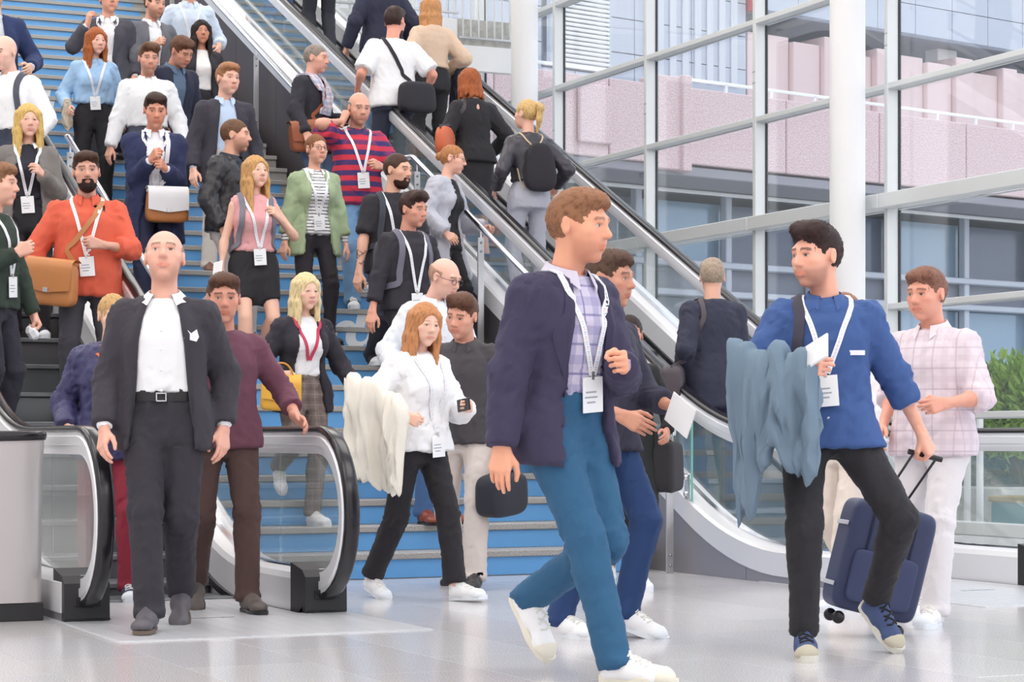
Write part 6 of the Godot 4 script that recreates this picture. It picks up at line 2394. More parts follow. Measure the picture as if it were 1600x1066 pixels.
	# 11 pink blouse
	P = person("blonde person in a sleeveless pink blouse and black mini skirt with lanyard", on_step(5.02, 7), -4, {"h": 1.71, "fem": true, "skin": rgb8(240, 190, 168), "hair": "long", "haircol": rgb8(210, 160, 104), "head": [16, -2, 0], "feet": DOWN_R, "hands": [V3(0.16, 0.34, 0.12), V3(-0.26, -0.1, 0.04)], "elbows": [V3(0.8, -0.9, -0.2), Vector3.ZERO], "grip": ["pinch", "relaxed"]})
	top(P, "blouse", fab(rgb8(238, 164, 166)), {"hem": 0.07, "fit": 0.02, "sleeve": 0.0, "amp": 0.008})
	skirt(P, "skirt", blk, 0.12, -0.33, -0.012)
	lanyard(P, 0.1, 0.02)
	shoes(P, "dress", blkshoe, M.rubber)
	rucksack(P, "slim grey backpack worn by the person in the pink blouse", fab(rgb8(110, 108, 124)), fab(rgb8(124, 122, 136)), {"straps": [-1.0, 1.0]})
	sheet_in_hand(P, "leaflet", "white folded leaflet at the side of the person in the pink blouse", "leaflet", 1, V3(0.004, 0.2, 0.09), white, V3(0.16, -0.05, 0.0) * 0.3, V3(0.1, 0, 0.1))
	# 12 green blazer
	P = person("person with glasses in a pale green blazer, striped top and black trousers", on_step(5.74, 9), 0, {"h": 1.67, "fem": true, "skin": rgb8(230, 172, 150), "hair": "tied", "haircol": rgb8(140, 92, 62), "head": [10, 0, 0], "feet": DOWN_L, "hands": [V3(0.27, -0.12, 0.06), V3(-0.27, -0.12, 0.04)]})
	trousers(P, fab(rgb8(42, 36, 46)), {"fit": 0.004, "hem": 0.046})
	top(P, "striped_top", stripes(rgb8(244, 244, 246), rgb8(70, 70, 84), 0.026, 0.3), {"hem": -0.03, "fit": 0.012, "sleeve": 0.97, "armfit": 0.3})
	top(P, "blazer", fab(rgb8(160, 180, 138)), {"hem": -0.2, "fit": 0.026, "open": OPEN, "sleeve": 0.84})
	lapels(P, fab(rgb8(160, 180, 138)), OPEN, 0.1)
	collar(P, white, 0.03, 1.0, 30.0)
	lanyard(P, 0.14)
	glasses(P, rgb8(80, 56, 50))
	shoes(P, "dress", blkshoe, M.rubber)
	# 13 scarf and brown bag
	P = person("grey-haired person in a dark blazer and pale plaid scarf by the escalator side panel", on_step(6.88, 16), 40, {"h": 1.8, "skin": rgb8(232, 172, 152), "hair": "crop", "haircol": rgb8(150, 136, 126), "head": [6, 6, 0], "feet": DOWN_R, "hands": [V3(0.2, 0.14, 0.26), V3(-0.34, -0.04, 0.16)]})
	trousers(P, fab(rgb8(86, 112, 150)))
	top(P, "shirt", fab(rgb8(180, 44, 66)), {"hem": 0.0, "fit": 0.01, "armfit": 0.4})
	top(P, "blazer", fab(rgb8(48, 47, 58)), {"hem": -0.17, "fit": 0.026, "open": NARROW})
	var sc := MB.new()
	var scp := plaid(rgb8(226, 226, 234), rgb8(140, 150, 190), rgb8(200, 120, 130), 0.09)
	for q in [-1.0, 1.0]:
		var path := [P.pt(q * 0.03, 0.5 * P.s, -0.1), P.pt(q * 0.085, 0.51 * P.s, -0.03), P.front(q * 0.085, 0.45), P.front(q * 0.06, 0.36), P.front(q * 0.045, 0.26), P.front(q * 0.04, 0.17)]
		sc.add({"v": (ribbon(P, path, 0.1, 0.014, false, 0.009).surface_get_arrays(0)[Mesh.ARRAY_VERTEX]), "n": (ribbon(P, path, 0.1, 0.014, false, 0.009).surface_get_arrays(0)[Mesh.ARRAY_NORMAL]), "i": (ribbon(P, path, 0.1, 0.014, false, 0.009).surface_get_arrays(0)[Mesh.ARRAY_INDEX])})
	obj("scarf", sc.done(), scp, P.node)
	shoes(P, "dress", blkshoe, M.rubber)
	shoulder_bag(P, "brown leather messenger bag across the person in the plaid scarf", V3(-0.26, -0.06, 0.14), V3(0.36, 0.27, 0.12), leather(rgb8(168, 84, 46)), {"name": "messenger_bag", "strap": 1, "turn": -40, "tilt": 10})
	# 14 striped polo
	P = person("balding person in a red and navy striped polo shirt phoning on the stairs", on_step(6.31, 11), -8, {"h": 1.81, "skin": rgb8(222, 164, 142), "hair": "fringe", "haircol": rgb8(150, 140, 134), "brow": rgb8(110, 90, 80), "beard": "stubble", "beardcol": rgb8(170, 128, 110), "girth": 1.06, "belly": 0.02, "head": [6, 12, 0], "feet": [V3(0.1, 0.162, -0.39), V3(-0.06, 0, -0.07)], "hands": [V3(0.13, 0.2, 0.26), V3(-0.13, 0.56, 0.06)], "elbows": [V3(0.8, -0.7, -0.3), V3(-1, -0.4, 0.5)], "grip": ["grip", "grip"], "hdir": [Vector3.ZERO, V3(0.25, 1, 0.1)]})
	trousers(P, jeans, {"fit": 0.014, "hem": 0.064})
	top(P, "polo_shirt", stripes(rgb8(66, 52, 108), rgb8(212, 54, 74), 0.085, 0.5), {"hem": -0.1, "fit": 0.02, "sleeve": 0.4, "loose": 0.012, "armfit": 1.5})
	collar(P, fab(rgb8(66, 52, 108)), 0.03)
	lanyard(P, 0.16, 0.02)
	shoes(P, "sneaker", fab(rgb8(60, 58, 62)), M.vinyl, M.lace)
	sheet_in_hand(P, "phone", "dark phone held to the ear by the person in the striped polo", "phone", 1, V3(0.009, 0.15, 0.072), M.phone, V3(-0.03, -0.075, 0.0))
	# 15 black t-shirt
	P = person("bearded person in a black T-shirt with lanyard and tattooed forearm, looking to the right", on_step(6.14, 7), -2, {"h": 1.79, "skin": rgb8(226, 172, 148), "hair": "crop", "haircol": rgb8(74, 50, 40), "beard": "beard", "beardcol": rgb8(60, 40, 34), "head": [32, 6, 0], "feet": DOWN_L, "hands": [V3(0.27, -0.1, 0.08), V3(-0.29, -0.1, 0.08)]})
	trousers(P, fab(rgb8(48, 52, 70)))
	top(P, "t_shirt", fab(rgb8(44, 41, 50)), {"hem": -0.1, "fit": 0.016, "sleeve": 0.42, "loose": 0.008, "armfit": 1.3})
	lanyard(P, 0.06)
	var tt := MB.new()
	var fr := RandomNumberGenerator.new()
	fr.seed = 5
	for k in 9:
		var a: Vector3 = P.elb[1].lerp(P.wri[1], 0.08 + 0.08 * k)
		var g := PackedVector3Array()
		for i in 9:
			var th := i * 0.55 + k * 0.9
			var ax: Vector3 = (P.wri[1] - P.elb[1]).normalized()
			var u := ax.cross(P.fw).normalized(); var w := ax.cross(u)
			g.append(a + ax * 0.012 * sin(i * 1.7 + k) + (u * cos(th) + w * sin(th)) * lerpf(0.0415, 0.031, k / 9.0))
		tt.tube(g, 0.0024, 5)
	obj("tattoo", tt.done(), fab(rgb8(96, 84, 88), 0.6), P.node)
	shoes(P, "sneaker", blk, M.vinyl)
	rucksack(P, "black backpack on the person in the black T-shirt", fab(rgb8(44, 46, 54)), fab(rgb8(60, 66, 78)))
	# 16 black sweater
	P = person("person in a black sweater with a long white lanyard and grey backpack strap", on_step(6.04, 5), 8, {"h": 1.75, "skin": rgb8(222, 158, 136), "hair": "swept", "haircol": rgb8(64, 44, 40), "head": [18, 10, 4], "feet": DOWN_R, "hands": [V3(0.26, 0.04, 0.18), V3(-0.33, -0.1, 0.06)]})
	trousers(P, fab(rgb8(40, 38, 46)))
	top(P, "sweater", fab(rgb8(48, 44, 54)), {"hem": -0.08, "fit": 0.02, "sleeve": 0.86})
	lanyard(P, 0.06)
	shoes(P, "dress", blkshoe, M.rubber)
	rucksack(P, "grey backpack on the person in the black sweater", fab(rgb8(78, 76, 90)), fab(rgb8(112, 110, 128)))
	# 17 cardigan by the rail
	P = person("person with glasses in a long pale grey cardigan holding the stair rail", on_step(6.95, 9), 40, {"side": -6, "h": 1.66, "fem": true, "skin": rgb8(236, 180, 158), "hair": "tied", "haircol": rgb8(188, 128, 84), "head": [14, 6, 0], "feet": DOWN_L, "hands": [V3(0.2, 0.12, 0.3), V3(-0.22, 0.0, 0.14)], "grip": ["grip", "relaxed"], "hdir": [V3(0.2, -0.3, 1), Vector3.ZERO]})
	trousers(P, blk)
	top(P, "top", blk, {"hem": -0.1, "fit": 0.01, "sleeve": 0.4})
	top(P, "cardigan", fab(rgb8(190, 190, 204)), {"hem": -0.34, "fit": 0.03, "open": OPEN, "armfit": 1.4, "amp": 0.012})
	glasses(P, rgb8(90, 70, 60))
	shoes(P, "sneaker", blk, M.vinyl)
	# 18 bald with glasses
	P = person("bald person with glasses in a white shirt low on the blue stairs", on_step(5.62, 1), 6, {"h": 1.8, "skin": rgb8(238, 186, 168), "brow": rgb8(150, 110, 92), "hair": "fringe", "haircol": rgb8(190, 150, 128), "head": [24, 20, 0], "feet": [V3(0.12, 0, -0.08), V3(-0.08, 0, -0.02)], "hands": [V3(0.22, 0.08, 0.26), V3(-0.34, 0.0, 0.12)]})
	trousers(P, fab(rgb8(70, 110, 170)), {"fit": 0.012})
	top(P, "shirt", fab(rgb8(236, 240, 250)), {"hem": 0.02, "fit": 0.022, "armfit": 1.3, "amp": 0.01})
	collar(P, fab(rgb8(222, 232, 250)))
	buttons(P, M.badge, 0.0, [0.1, 0.19, 0.28, 0.36])
	glasses(P, rgb8(60, 56, 66))
	shoes(P, "dress", fab(rgb8(150, 66, 44), 0.35, "leather"), M.rubber)
	# 21 blonde with yellow bag
	P = person("blonde person in a black blazer, white top and checked trousers with white trainers", on_step(4.76, 1), 4, {"h": 1.67, "fem": true, "skin": rgb8(240, 192, 172), "hair": "long", "haircol": rgb8(238, 214, 164), "head": [4, 6, 0], "feet": [V3(0.02, 0, -0.07), V3(-0.1, 0.24, -0.42)], "fpitch": [0, 40], "hands": [V3(0.32, 0.0, 0.2), V3(-0.24, 0.1, 0.22)], "grip": ["relaxed", "grip"]})
	trousers(P, plaid(rgb8(122, 108, 104), rgb8(96, 84, 82), rgb8(160, 146, 138), 0.07), {"fit": 0.012, "hem": 0.058, "leg": 0.97})
	top(P, "top", white, {"hem": -0.02, "fit": 0.012, "sleeve": 0.5})
	top(P, "blazer", fab(rgb8(46, 42, 54)), {"hem": -0.16, "fit": 0.026, "open": OPEN})
	lanyard(P, 0.2, 0.0, rgb8(220, 60, 96), false)
	shoes(P, "sneaker", white, M.vinyl, M.lace)
	var yb := shoulder_bag(P, "small yellow leather handbag on the arm of the blonde person in black", V3(-0.25, -0.03, 0.24), V3(0.26, 0.22, 0.11), leather(rgb8(240, 172, 44)), {"name": "handbag", "strap": 0, "turn": -20, "gold": true})
	var hd := MB.new()
	for q in [-1.0, 1.0]:
		var g := PackedVector3Array()
		for i in 13:
			var a := PI * i / 12.0
			g.append(V3(cos(a) * 0.075, 0.1 + sin(a) * 0.1, q * 0.03))
		hd.tube(g, 0.006, 8)
	obj("handle", hd.done(), leather(rgb8(214, 140, 40)), yb)
	# beige coat half hidden behind the person in jeans
	P = person("person in a ribbed beige coat mostly hidden behind the navy blazer in front", on_step(6.72, 2), -16, {"h": 1.66, "fem": true, "skin": rgb8(230, 176, 154), "hair": "bob", "haircol": rgb8(120, 84, 60), "feet": DOWN_L, "hands": [V3(0.26, -0.04, 0.1), V3(-0.28, -0.02, 0.14)]})
	trousers(P, blk)
	top(P, "coat", stripes(rgb8(206, 186, 176), rgb8(190, 168, 160), 0.02, 0.4), {"hem": -0.4, "fit": 0.032})
	shoes(P, "sneaker", white, M.vinyl)

func floor_people() -> void:
	var white := fab(rgb8(246, 245, 248))
	var blk := fab(rgb8(36, 33, 40))
	var blkshoe := fab(rgb8(44, 40, 42), 0.35)
	# woman in white with cream coat
	var P := person("auburn-haired person in a white top and black trousers striding in white trainers", V3(4.66, 0, -11.26), 18, {"h": 1.68, "fem": true, "skin": rgb8(242, 194, 172), "hair": "long", "haircol": rgb8(206, 142, 96), "head": [-14, 8, -4], "feet": [V3(0.07, 0, 0.26), V3(-0.1, 0.0, -0.3)], "fpitch": [-4, 14], "hands": [V3(0.14, 0.2, 0.28), V3(-0.24, 0.14, 0.18)], "elbows": [V3(0.7, -0.8, -0.4), V3(-0.8, -0.5, -0.4)], "grip": ["pinch", "grip"]})
	trousers(P, blk, {"fit": 0.008, "hem": 0.066, "leg": 0.9})
	top(P, "top", white, {"hem": -0.06, "fit": 0.03, "sleeve": 0.9, "loose": 0.012, "amp": 0.012})
	lanyard(P, 0.04, 0.02)
	shoes(P, "runner", white, M.vinyl, M.lace)
	drape(P, "coat", "big cream coat carried over the arm of the person in white", fab(rgb8(240, 232, 218)), P.elb[1] + V3(-0.06, 0.1, -0.12), P.wri[1] + V3(-0.02, 0.04, 0.04), [0.36, 0.46, 0.52, 0.46, 0.4], 0.085, 0.034, 0.08)
	sheet_in_hand(P, "phone", "dark phone in the hand of the auburn-haired person in white", "phone", 0, V3(0.009, 0.14, 0.07), M.phone, V3(-0.045, -0.09, 0.01), V3(0, 0, 0.3))
	# polo and beige trousers
	P = person("brown-haired person in a dark grey polo and beige trousers beside the auburn-haired one", V3(5.31, 0, -12.09), -34, {"h": 1.8, "skin": rgb8(230, 168, 144), "hair": "swept", "haircol": rgb8(104, 70, 54), "head": [-16, 16, -8], "lean": 5, "feet": [V3(0.1, 0, 0.28), V3(-0.1, 0, -0.24)], "fpitch": [0, 20], "hands": [V3(0.24, -0.1, 0.1), V3(-0.1, 0.2, 0.28)], "grip": ["grip", "pinch"]})
	trousers(P, fab(rgb8(222, 208, 202)), {"fit": 0.016, "hem": 0.07})
	top(P, "polo_shirt", fab(rgb8(74, 70, 76)), {"hem": -0.08, "fit": 0.018, "sleeve": 0.44, "loose": 0.01, "armfit": 1.3})
	collar(P, fab(rgb8(74, 70, 76)), 0.03)
	shoes(P, "dress", blkshoe, M.rubber)
	var B := Basis(P.left, P.up, P.fw)
	var t := carried(P, "holdall", "soft black holdall in the hand of the person in beige trousers", "bag", P.hand[0] * V3(-0.03, -0.28, 0.0), B * Basis(Vector3.UP, 1.2))
	var mb := MB.new()
	mb.soft(Vector3.ZERO, V3(0.2, 0.13, 0.1), 0.5, Basis.IDENTITY, 30, 16)
	obj("body", mb.done(), fab(rgb8(46, 48, 62)), t)
	for q in [-1.0, 1.0]:
		var g := PackedVector3Array()
		for i in 13:
			var a := PI * i / 12.0
			g.append(V3(cos(a) * 0.09, 0.08 + sin(a) * 0.1, q * 0.05 * (1.0 - 0.8 * sin(a))))
		var h := MB.new()
		h.tube(g, 0.009, 8)
		obj("handle", h.done(), fab(rgb8(36, 36, 46)), t)
	# dark dress behind
	P = person("person in a black dress and white trainers half hidden behind the blue jeans", V3(6.14, 0, -11.55), -22, {"h": 1.64, "fem": true, "skin": rgb8(198, 138, 116), "hair": "tied", "haircol": rgb8(54, 40, 38), "feet": [V3(0.06, 0, 0.14), V3(-0.1, 0, -0.16)], "fpitch": [0, 20], "hands": [V3(0.22, 0.06, 0.2), V3(-0.2, 0.1, 0.2)]})
	trousers(P, fab(rgb8(52, 34, 50)), {"fit": -0.004, "hem": 0.038, "leg": 0.98})
	top(P, "dress", fab(rgb8(34, 34, 38)), {"hem": -0.02, "fit": 0.016, "sleeve": 0.95})
	skirt(P, "skirt", fab(rgb8(32, 36, 38)), 0.12, -0.52, 0.03)
	shoes(P, "sneaker", white, M.vinyl, M.lace)
	shoulder_bag(P, "black shoulder bag of the person in the black dress", V3(0.24, -0.16, -0.02), V3(0.34, 0.3, 0.14), fab(rgb8(44, 42, 48)), {"strap": 1, "turn": 70, "flap": false})
	# jeans behind the front man
	P = person("person in dark blue jeans with white trainers close behind the navy blazer, holding papers", V3(4.5, 0, -8.85), 26, {"h": 1.75, "skin": rgb8(206, 146, 122), "hair": "short", "haircol": rgb8(90, 66, 54), "head": [10, 4, 0], "feet": [V3(0.06, 0, 0.16), V3(-0.14, 0.0, -0.04)], "fpitch": [14, 0], "hands": [V3(0.12, 0.1, 0.34), V3(-0.2, 0.06, 0.28)], "grip": ["pinch", "relaxed"]})
	trousers(P, fab(rgb8(34, 66, 122)), {"fit": 0.012})
	top(P, "jacket", fab(rgb8(52, 50, 72)), {"hem": -0.1, "fit": 0.022, "sleeve": 0.8})
	shoes(P, "sneaker", white, M.vinyl, M.lace)
	sheet_in_hand(P, "papers", "white folded papers held out beside the person in dark jeans", "papers", 0, V3(0.006, 0.19, 0.14), white, V3(-0.075, -0.14, 0.02), V3(0.2, 0.2, 0.0))
	# front man in navy blazer
	P = person("person in a navy blazer, lilac plaid shirt and blue jeans striding past in front", V3(3.66, 0, -7.34), 22, {"h": 1.87, "girth": 0.94, "skin": rgb8(234, 166, 136), "hair": "short", "haircol": rgb8(150, 104, 76), "beard": "stubble", "beardcol": rgb8(196, 130, 104), "head": [22, 4, 0], "lean": 4, "twist": -6, "feet": [V3(0.09, 0.1, -0.4), V3(-0.05, 0, 0.28)], "fpitch": [52, 0], "fyaw": [0, 14], "hands": [V3(0.02, 0.2, 0.28), V3(-0.29, -0.1, 0.02)], "elbows": [V3(0.6, -0.9, -0.3), Vector3.ZERO], "grip": ["grip", "relaxed"]})
	trousers(P, fab(rgb8(36, 92, 136)), {"fit": 0.012, "hem": 0.062, "amp": 0.008, "fq": 14.0})
	top(P, "shirt", plaid(rgb8(206, 198, 218), rgb8(140, 136, 180), rgb8(96, 92, 150), 0.11), {"hem": 0.0, "fit": 0.012, "armfit": 0.4})
	top(P, "blazer", fab(rgb8(58, 52, 84)), {"hem": -0.16, "fit": 0.028, "open": OPEN, "amp": 0.01})
	lapels(P, fab(rgb8(58, 52, 84)), OPEN, 0.08)
	collar(P, fab(rgb8(58, 52, 84)), 0.03, 1.22, 62.0, 0.492)
	collar(P, fab(rgb8(206, 198, 218)))
	lanyard(P, 0.16, 0.03)
	shoes(P, "sneaker", white, fab(rgb8(236, 228, 210)), M.lace)
	# man in blue with jacket and suitcase
	P = person("dark-haired person in a blue shirt and black trousers turning to the left, with lanyard", V3(5.0, 0, -7.67), -26, {"h": 1.79, "skin": rgb8(240, 176, 152), "hair": "swept", "haircol": rgb8(56, 38, 36), "beard": "stubble", "beardcol": rgb8(160, 106, 88), "head": [-52, 4, 0], "feet": [V3(0.2, 0.05, -0.2), V3(-0.1, 0, 0.14)], "fpitch": [38, 0], "fyaw": [34, -2], "hands": [V3(0.44, -0.1, -0.1), V3(-0.12, 0.22, 0.26)], "elbows": [Vector3.ZERO, V3(-0.9, -0.6, -0.3)], "grip": ["grip", "pinch"]})
	trousers(P, fab(rgb8(40, 38, 44)), {"fit": 0.012, "hem": 0.058, "leg": 0.93, "amp": 0.008, "fq": 14.0})
	var blu := fab(rgb8(56, 90, 158))
	top(P, "shirt", blu, {"hem": -0.1, "fit": 0.02, "sleeve": 0.72, "loose": 0.012, "armfit": 1.2, "amp": 0.01})
	collar(P, blu, 0.034)
	lanyard(P, 0.2, -0.01)
	buttons(P, fab(rgb8(210, 220, 240)), 0.0, [0.02, 0.1, 0.18])
	var pk := MB.new()
	pk.box(V3(0, 0, 0.002), V3(0.1, 0.02, 0.005), 0.001)
	obj("pocket_trim", pk.done(), white, P.node, Transform3D(Basis(P.left, P.up, P.fw), P.front(0.1, 0.29) + P.fw * 0.002))
	shoes(P, "runner", fab(rgb8(64, 82, 130)), fab(rgb8(222, 218, 206)), fab(rgb8(30, 28, 34)), fab(rgb8(196, 186, 164)))
	sheet_in_hand(P, "folded_paper", "folded white paper in the hand of the person in the blue shirt", "paper", 1, V3(0.012, 0.15, 0.11), white, V3(0.045, -0.1, 0.05), V3(0.2, 0.3, 0.3))
	var w1: Vector3 = P.wri[1]
	drape(P, "denim_jacket", "grey-blue denim jacket draped over the arm of the person in the blue shirt", fab(rgb8(112, 136, 158)), P.elb[1] + V3(-0.1, 0.06, 0.05), w1 + V3(0.06, -0.02, 0.08), [0.62, 0.64, 0.4, 0.34, 0.42, 0.36], 0.09, 0.03, 0.06)
	rucksack(P, "dark backpack on the shoulder of the person in the blue shirt", fab(rgb8(58, 56, 72)), fab(rgb8(66, 62, 80)), {"straps": [-1.0]})
	suitcase(P)
	# pale blurred passer-by
	P = person("brown-haired person in a pale rose shirt and white trousers at the right, facing left", V3(6.3, 0, -8.74), -62, {"h": 1.73, "skin": rgb8(232, 164, 142), "hair": "short", "haircol": rgb8(136, 94, 78), "head": [-8, 6, 0], "feet": [V3(0.1, 0, 0.16), V3(-0.1, 0, -0.26)], "fpitch": [0, 24], "hands": [V3(0.2, 0.14, 0.3), V3(-0.24, 0.02, 0.08)], "grip": ["pinch", "relaxed"]})
	trousers(P, fab(rgb8(232, 226, 230)), {"fit": 0.016, "hem": 0.066})
	top(P, "shirt", plaid(rgb8(232, 218, 226), rgb8(214, 196, 206), rgb8(196, 176, 190), 0.1), {"hem": -0.12, "fit": 0.02, "sleeve": 0.62, "loose": 0.016, "armfit": 1.3})
	collar(P, fab(rgb8(232, 218, 226)))
	shoes(P, "sneaker", white, M.vinyl, M.lace)
	P = person("person in a cream blouse and beige trousers passing behind the blue shirt", V3(6.5, 0, -9.75), -70, {"h": 1.68, "fem": true, "skin": rgb8(236, 172, 150), "hair": "tied", "haircol": rgb8(160, 112, 84), "head": [4, 4, 0], "feet": [V3(0.08, 0, 0.2), V3(-0.08, 0, -0.22)], "fpitch": [0, 24]})
	trousers(P, fab(rgb8(232, 216, 204)), {"fit": 0.012})
	top(P, "blouse", fab(rgb8(244, 238, 240)), {"hem": -0.08, "fit": 0.022})
	shoes(P, "sneaker", white, M.vinyl)

func suitcase(P: Person) -> void:
	var t := thing("suitcase", "navy cabin suitcase with pull handle rolling behind the person in the blue shirt", "suitcase", Transform3D(Basis(Vector3.UP, deg_to_rad(-20.0)) * Basis(Vector3.RIGHT, deg_to_rad(0.0)) * Basis(Vector3.BACK, deg_to_rad(-14.0)), V3(5.62, 0.065, -8.3)))
	var mb := MB.new()
	mb.soft(V3(0, 0.29, 0), V3(0.2, 0.255, 0.125), 0.22, Basis.IDENTITY, 44, 24)
	obj("shell", mb.done(), fab(rgb8(44, 54, 96), 0.45), t)
	var tr := MB.new()
	for x in [-0.1, 0.1]: tr.box(V3(x, 0.29, 0.127), V3(0.012, 0.42, 0.006), 0.002)
	obj("piping", tr.done(), fab(rgb8(30, 36, 66)), t)
	var pk := MB.new()
	pk.soft(V3(0, 0.2, 0.128), V3(0.15, 0.12, 0.022), 0.25, Basis.IDENTITY, 24, 12)
	obj("front_pocket", pk.done(), fab(rgb8(54, 64, 108), 0.6), t)
	for y in [0.14, 0.42]:
		var st := MB.new()
		st.box(V3(-0.203, y, 0), V3(0.006, 0.02, 0.2), 0.002)
		obj("reflective_strip", st.done(), fab(rgb8(190, 192, 204)), t)
	for x in [-0.14, 0.14]:
		for z in [-0.08, 0.08]:
			var w := MB.new()
			w.lathe(PackedVector2Array([Vector2(0.0, -0.012), Vector2(0.026, -0.012), Vector2(0.03, 0.0), Vector2(0.026, 0.012), Vector2(0.0, 0.012)]), V3(x, -0.005 + (0.06 if x > 0 else 0.0) * 0.0, z), 16, Basis(Vector3.RIGHT, PI / 2))
			obj("wheel", w.done(), M.rubber, t)
	var hn := MB.new()
	hn.tube(PackedVector3Array([V3(-0.07, 0.56, 0), V3(-0.05, 0.6, 0), V3(0.05, 0.6, 0), V3(0.07, 0.56, 0)]), 0.012, 8)
	obj("carry_handle", hn.done(), leather(rgb8(190, 96, 64)), t)
	var target: Vector3 = t.transform.affine_inverse() * (P.node.transform * (P.hand[0] * V3(-0.03, -0.09, 0.0)))
	var ph := MB.new()
	for x in [-0.05, 0.05]: ph.tube(PackedVector3Array([V3(x, 0.5, -0.08), target + V3(x, 0, 0)]), 0.006, 8)
	ph.tube(PackedVector3Array([target + V3(-0.075, 0, 0), target + V3(0.075, 0, 0)]), 0.012, 10)
	obj("pull_handle", ph.done(), M.black, t)

func right_escalator_people() -> void:
	var white := fab(rgb8(246, 245, 248))
	var blk := fab(rgb8(36, 34, 40))
	var blkshoe := fab(rgb8(44, 40, 42), 0.35)
	# silver hair, dark coat
	var P := person("silver-haired person in a dark navy coat going up the right escalator", on_esc(7.66, -13.2), 176, {"h": 1.74, "skin": rgb8(226, 172, 150), "hair": "short", "haircol": rgb8(176, 156, 138), "head": [-24, 4, 0], "feet": STAND, "hands": [V3(0.2, 0.0, 0.1), V3(-0.2, 0.1, 0.24)], "elbows": [Vector3.ZERO, V3(-0.15, -0.6, -1)]})
	trousers(P, fab(rgb8(40, 46, 74)))
	top(P, "coat", fab(rgb8(48, 50, 72)), {"hem": -0.24, "fit": 0.027})
	shoes(P, "dress", blkshoe, M.rubber)
	shoulder_bag(P, "big dark brown shoulder bag of the silver-haired person in the navy coat", V3(0.3, -0.1, 0.0), V3(0.42, 0.3, 0.16), leather(rgb8(74, 62, 70), 0.5), {"strap": 1, "turn": 60, "flap": false, "across": false})
	# ponytail, leather jacket
	P = person("blonde ponytailed person in a black leather jacket and grey trousers on the right escalator", on_esc(7.8, -16.5), 180, {"h": 1.7, "fem": true, "skin": rgb8(238, 184, 162), "hair": "tail", "haircol": rgb8(218, 180, 122), "head": [24, -4, 0], "feet": STAND, "hands": [V3(0.24, 0.06, 0.16), V3(-0.34, 0.1, 0.14)]})
	trousers(P, fab(rgb8(178, 178, 192)), {"fit": 0.008, "hem": 0.056})
	top(P, "jacket", leather(rgb8(60, 55, 66), 0.35), {"hem": -0.02, "fit": 0.024, "flat": true, "amp": 0.01})
	shoes(P, "sneaker", white, M.vinyl)
	var z := (P.front(0, 0.28 * P.s, -1.0) - P.pel).dot(P.fw)
	var t := carried(P, "drawstring_bag", "black drawstring bag with pale cord on the ponytailed person's back", "backpack", P.pt(-0.02, 0.2 * P.s, z - 0.05), Basis(P.left, P.up, P.fw))
	var mb := MB.new()
	mb.soft(Vector3.ZERO, V3(0.15, 0.2, 0.055), 0.6, Basis.IDENTITY, 30, 18)
	for i in mb.v.size(): mb.v[i].x *= 0.72 + 0.28 * smoothstep(0.2, -0.12, mb.v[i].y)
	obj("body", mb.done(), fab(rgb8(40, 36, 44)), t)
	var L := local_of(P, t)
	for q in [-1.0, 1.0]:
		obj("cord", ribbon(P, [P.front(q * 0.02, 0.38 * P.s, -1.0), P.front(q * 0.07, 0.44 * P.s, -1.0), P.pt(q * 0.095, 0.5 * P.s, -0.03)], 0.012, 0.008, false, 0.005), fab(rgb8(208, 180, 146)), t, L)
		obj("cord", ribbon(P, [P.front(q * 0.13, 0.2 * P.s, -1.0), P.front(q * 0.12, 0.1 * P.s, -1.0), P.front(q * 0.09, 0.02 * P.s, -1.0)], 0.01, 0.008, false, 0.004), fab(rgb8(208, 180, 146)), t, L)
	# black dress, orange bag
	P = person("red-brown-haired person in a long-sleeved black outfit with a keyhole back", on_esc(7.64, -17.3), 182, {"h": 1.68, "fem": true, "skin": rgb8(232, 178, 156), "hair": "bob", "haircol": rgb8(168, 92, 52), "head": [6, 10, 0], "feet": STAND, "hands": [V3(0.2, 0.16, 0.2), V3(-0.3, 0.1, 0.18)]})
	skirt(P, "skirt", blk, 0.12, -0.5, 0.01)
	top(P, "blouse", blk, {"hem": -0.06, "fit": 0.024, "armfit": 1.3})
	var kh := MB.new()
	kh.soft(Vector3.ZERO, V3(0.014, 0.034, 0.004), 1.0, Basis.IDENTITY, 16, 10)
	obj("keyhole", kh.done(), fab(rgb8(226, 172, 150), 0.5), P.node, Transform3D(Basis(P.left, P.up, P.fw), P.front(0.0, 0.42 * P.s, -1.0)))
	shoes(P, "dress", blkshoe, M.rubber)
	shoulder_bag(P, "round orange leather bag hanging from the person in black on the right escalator", V3(0.31, 0.1, -0.1), V3(0.24, 0.26, 0.13), leather(rgb8(220, 98, 52)), {"strap": 1, "turn": 40, "flap": false, "soft": 0.7, "across": false, "strapmat": leather(rgb8(60, 50, 54))})
	# beige top
	P = person("long-haired blonde person in a beige sweater and black trousers high on the right escalator", on_esc(7.95, -18.95), 184, {"h": 1.7, "fem": true, "skin": rgb8(238, 186, 164), "hair": "long", "haircol": rgb8(208, 150, 100), "feet": STAND, "hands": [V3(0.22, 0.1, 0.18), V3(-0.26, 0.12, 0.14)]})
	trousers(P, blk, {"fit": 0.006, "hem": 0.05})
	top(P, "sweater", fab(rgb8(222, 188, 160)), {"hem": 0.0, "fit": 0.026, "armfit": 1.4, "flat": true})
	shoes(P, "dress", blkshoe, M.rubber)
	drape(P, "jacket", "black jacket over the arm of the blonde person in the beige sweater", fab(rgb8(42, 42, 58)), P.wri[1] + V3(-0.05, 0.06, -0.2), P.wri[1] + V3(-0.05, 0.02, 0.02), [0.36, 0.42, 0.4], 0.045)
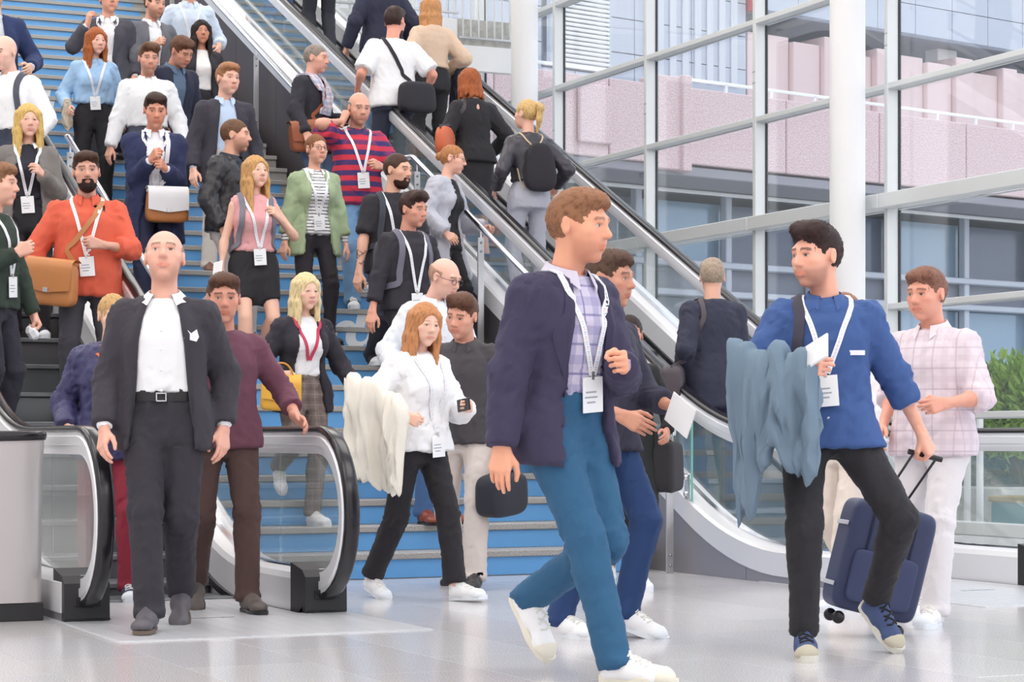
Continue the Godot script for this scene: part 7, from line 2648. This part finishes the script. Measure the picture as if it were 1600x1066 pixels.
	# white t-shirt
	P = person("person in a white T-shirt seen from behind on the right escalator", on_esc(7.36, -18.45), 178, {"h": 1.8, "skin": rgb8(230, 160, 138), "hair": "short", "haircol": rgb8(64, 46, 42), "beard": "beard", "beardcol": rgb8(60, 44, 40), "head": [-44, 4, 0], "feet": STAND, "girth": 1.06, "hands": [V3(0.28, 0.08, 0.16), V3(-0.34, 0.06, 0.1)]})
	trousers(P, fab(rgb8(44, 50, 72)))
	top(P, "t_shirt", white, {"hem": -0.1, "fit": 0.02, "sleeve": 0.44, "loose": 0.014, "armfit": 1.5, "amp": 0.009})
	shoes(P, "sneaker", blk, M.vinyl)
	shoulder_bag(P, "black shoulder bag across the back of the person in the white T-shirt", V3(-0.13, -0.04, -0.26), V3(0.36, 0.28, 0.14), fab(rgb8(46, 44, 52)), {"strap": 1, "rear_only": true, "turn": 10, "flap": false, "soft": 0.5})
	# navy blazer, blue jeans
	P = person("person in a navy blazer and blue jeans near the head of the right escalator", on_esc(7.9, -20.1), 180, {"h": 1.8, "skin": rgb8(228, 172, 148), "hair": "short", "haircol": rgb8(70, 52, 42), "feet": STAND, "hands": [V3(0.34, -0.06, 0.06), V3(-0.26, 0.06, 0.12)]})
	trousers(P, fab(rgb8(42, 90, 152)))
	top(P, "blazer", fab(rgb8(42, 44, 70)), {"hem": -0.1, "fit": 0.028})
	shoes(P, "dress", blkshoe, M.rubber)
	# black coat further up
	P = person("person in black trousers at the top edge of the right escalator", on_esc(8.02, -22.2), 180, {"h": 1.78, "skin": rgb8(228, 172, 148), "hair": "short", "haircol": rgb8(70, 52, 42), "feet": STAND})
	trousers(P, fab(rgb8(46, 46, 58)))
	top(P, "coat", blk, {"hem": -0.16, "fit": 0.03})
	shoes(P, "dress", blkshoe, M.rubber)
	P = person("person in blue jeans and grey trainers farthest up the right escalator", on_esc(7.95, -23.4), 176, {"h": 1.76, "skin": rgb8(228, 172, 148), "hair": "short", "haircol": rgb8(90, 66, 50), "feet": STAND})
	trousers(P, fab(rgb8(54, 84, 136)))
	top(P, "t_shirt", white, {"hem": -0.1, "fit": 0.02, "sleeve": 0.44})
	shoes(P, "sneaker", fab(rgb8(96, 98, 108)), M.vinyl)
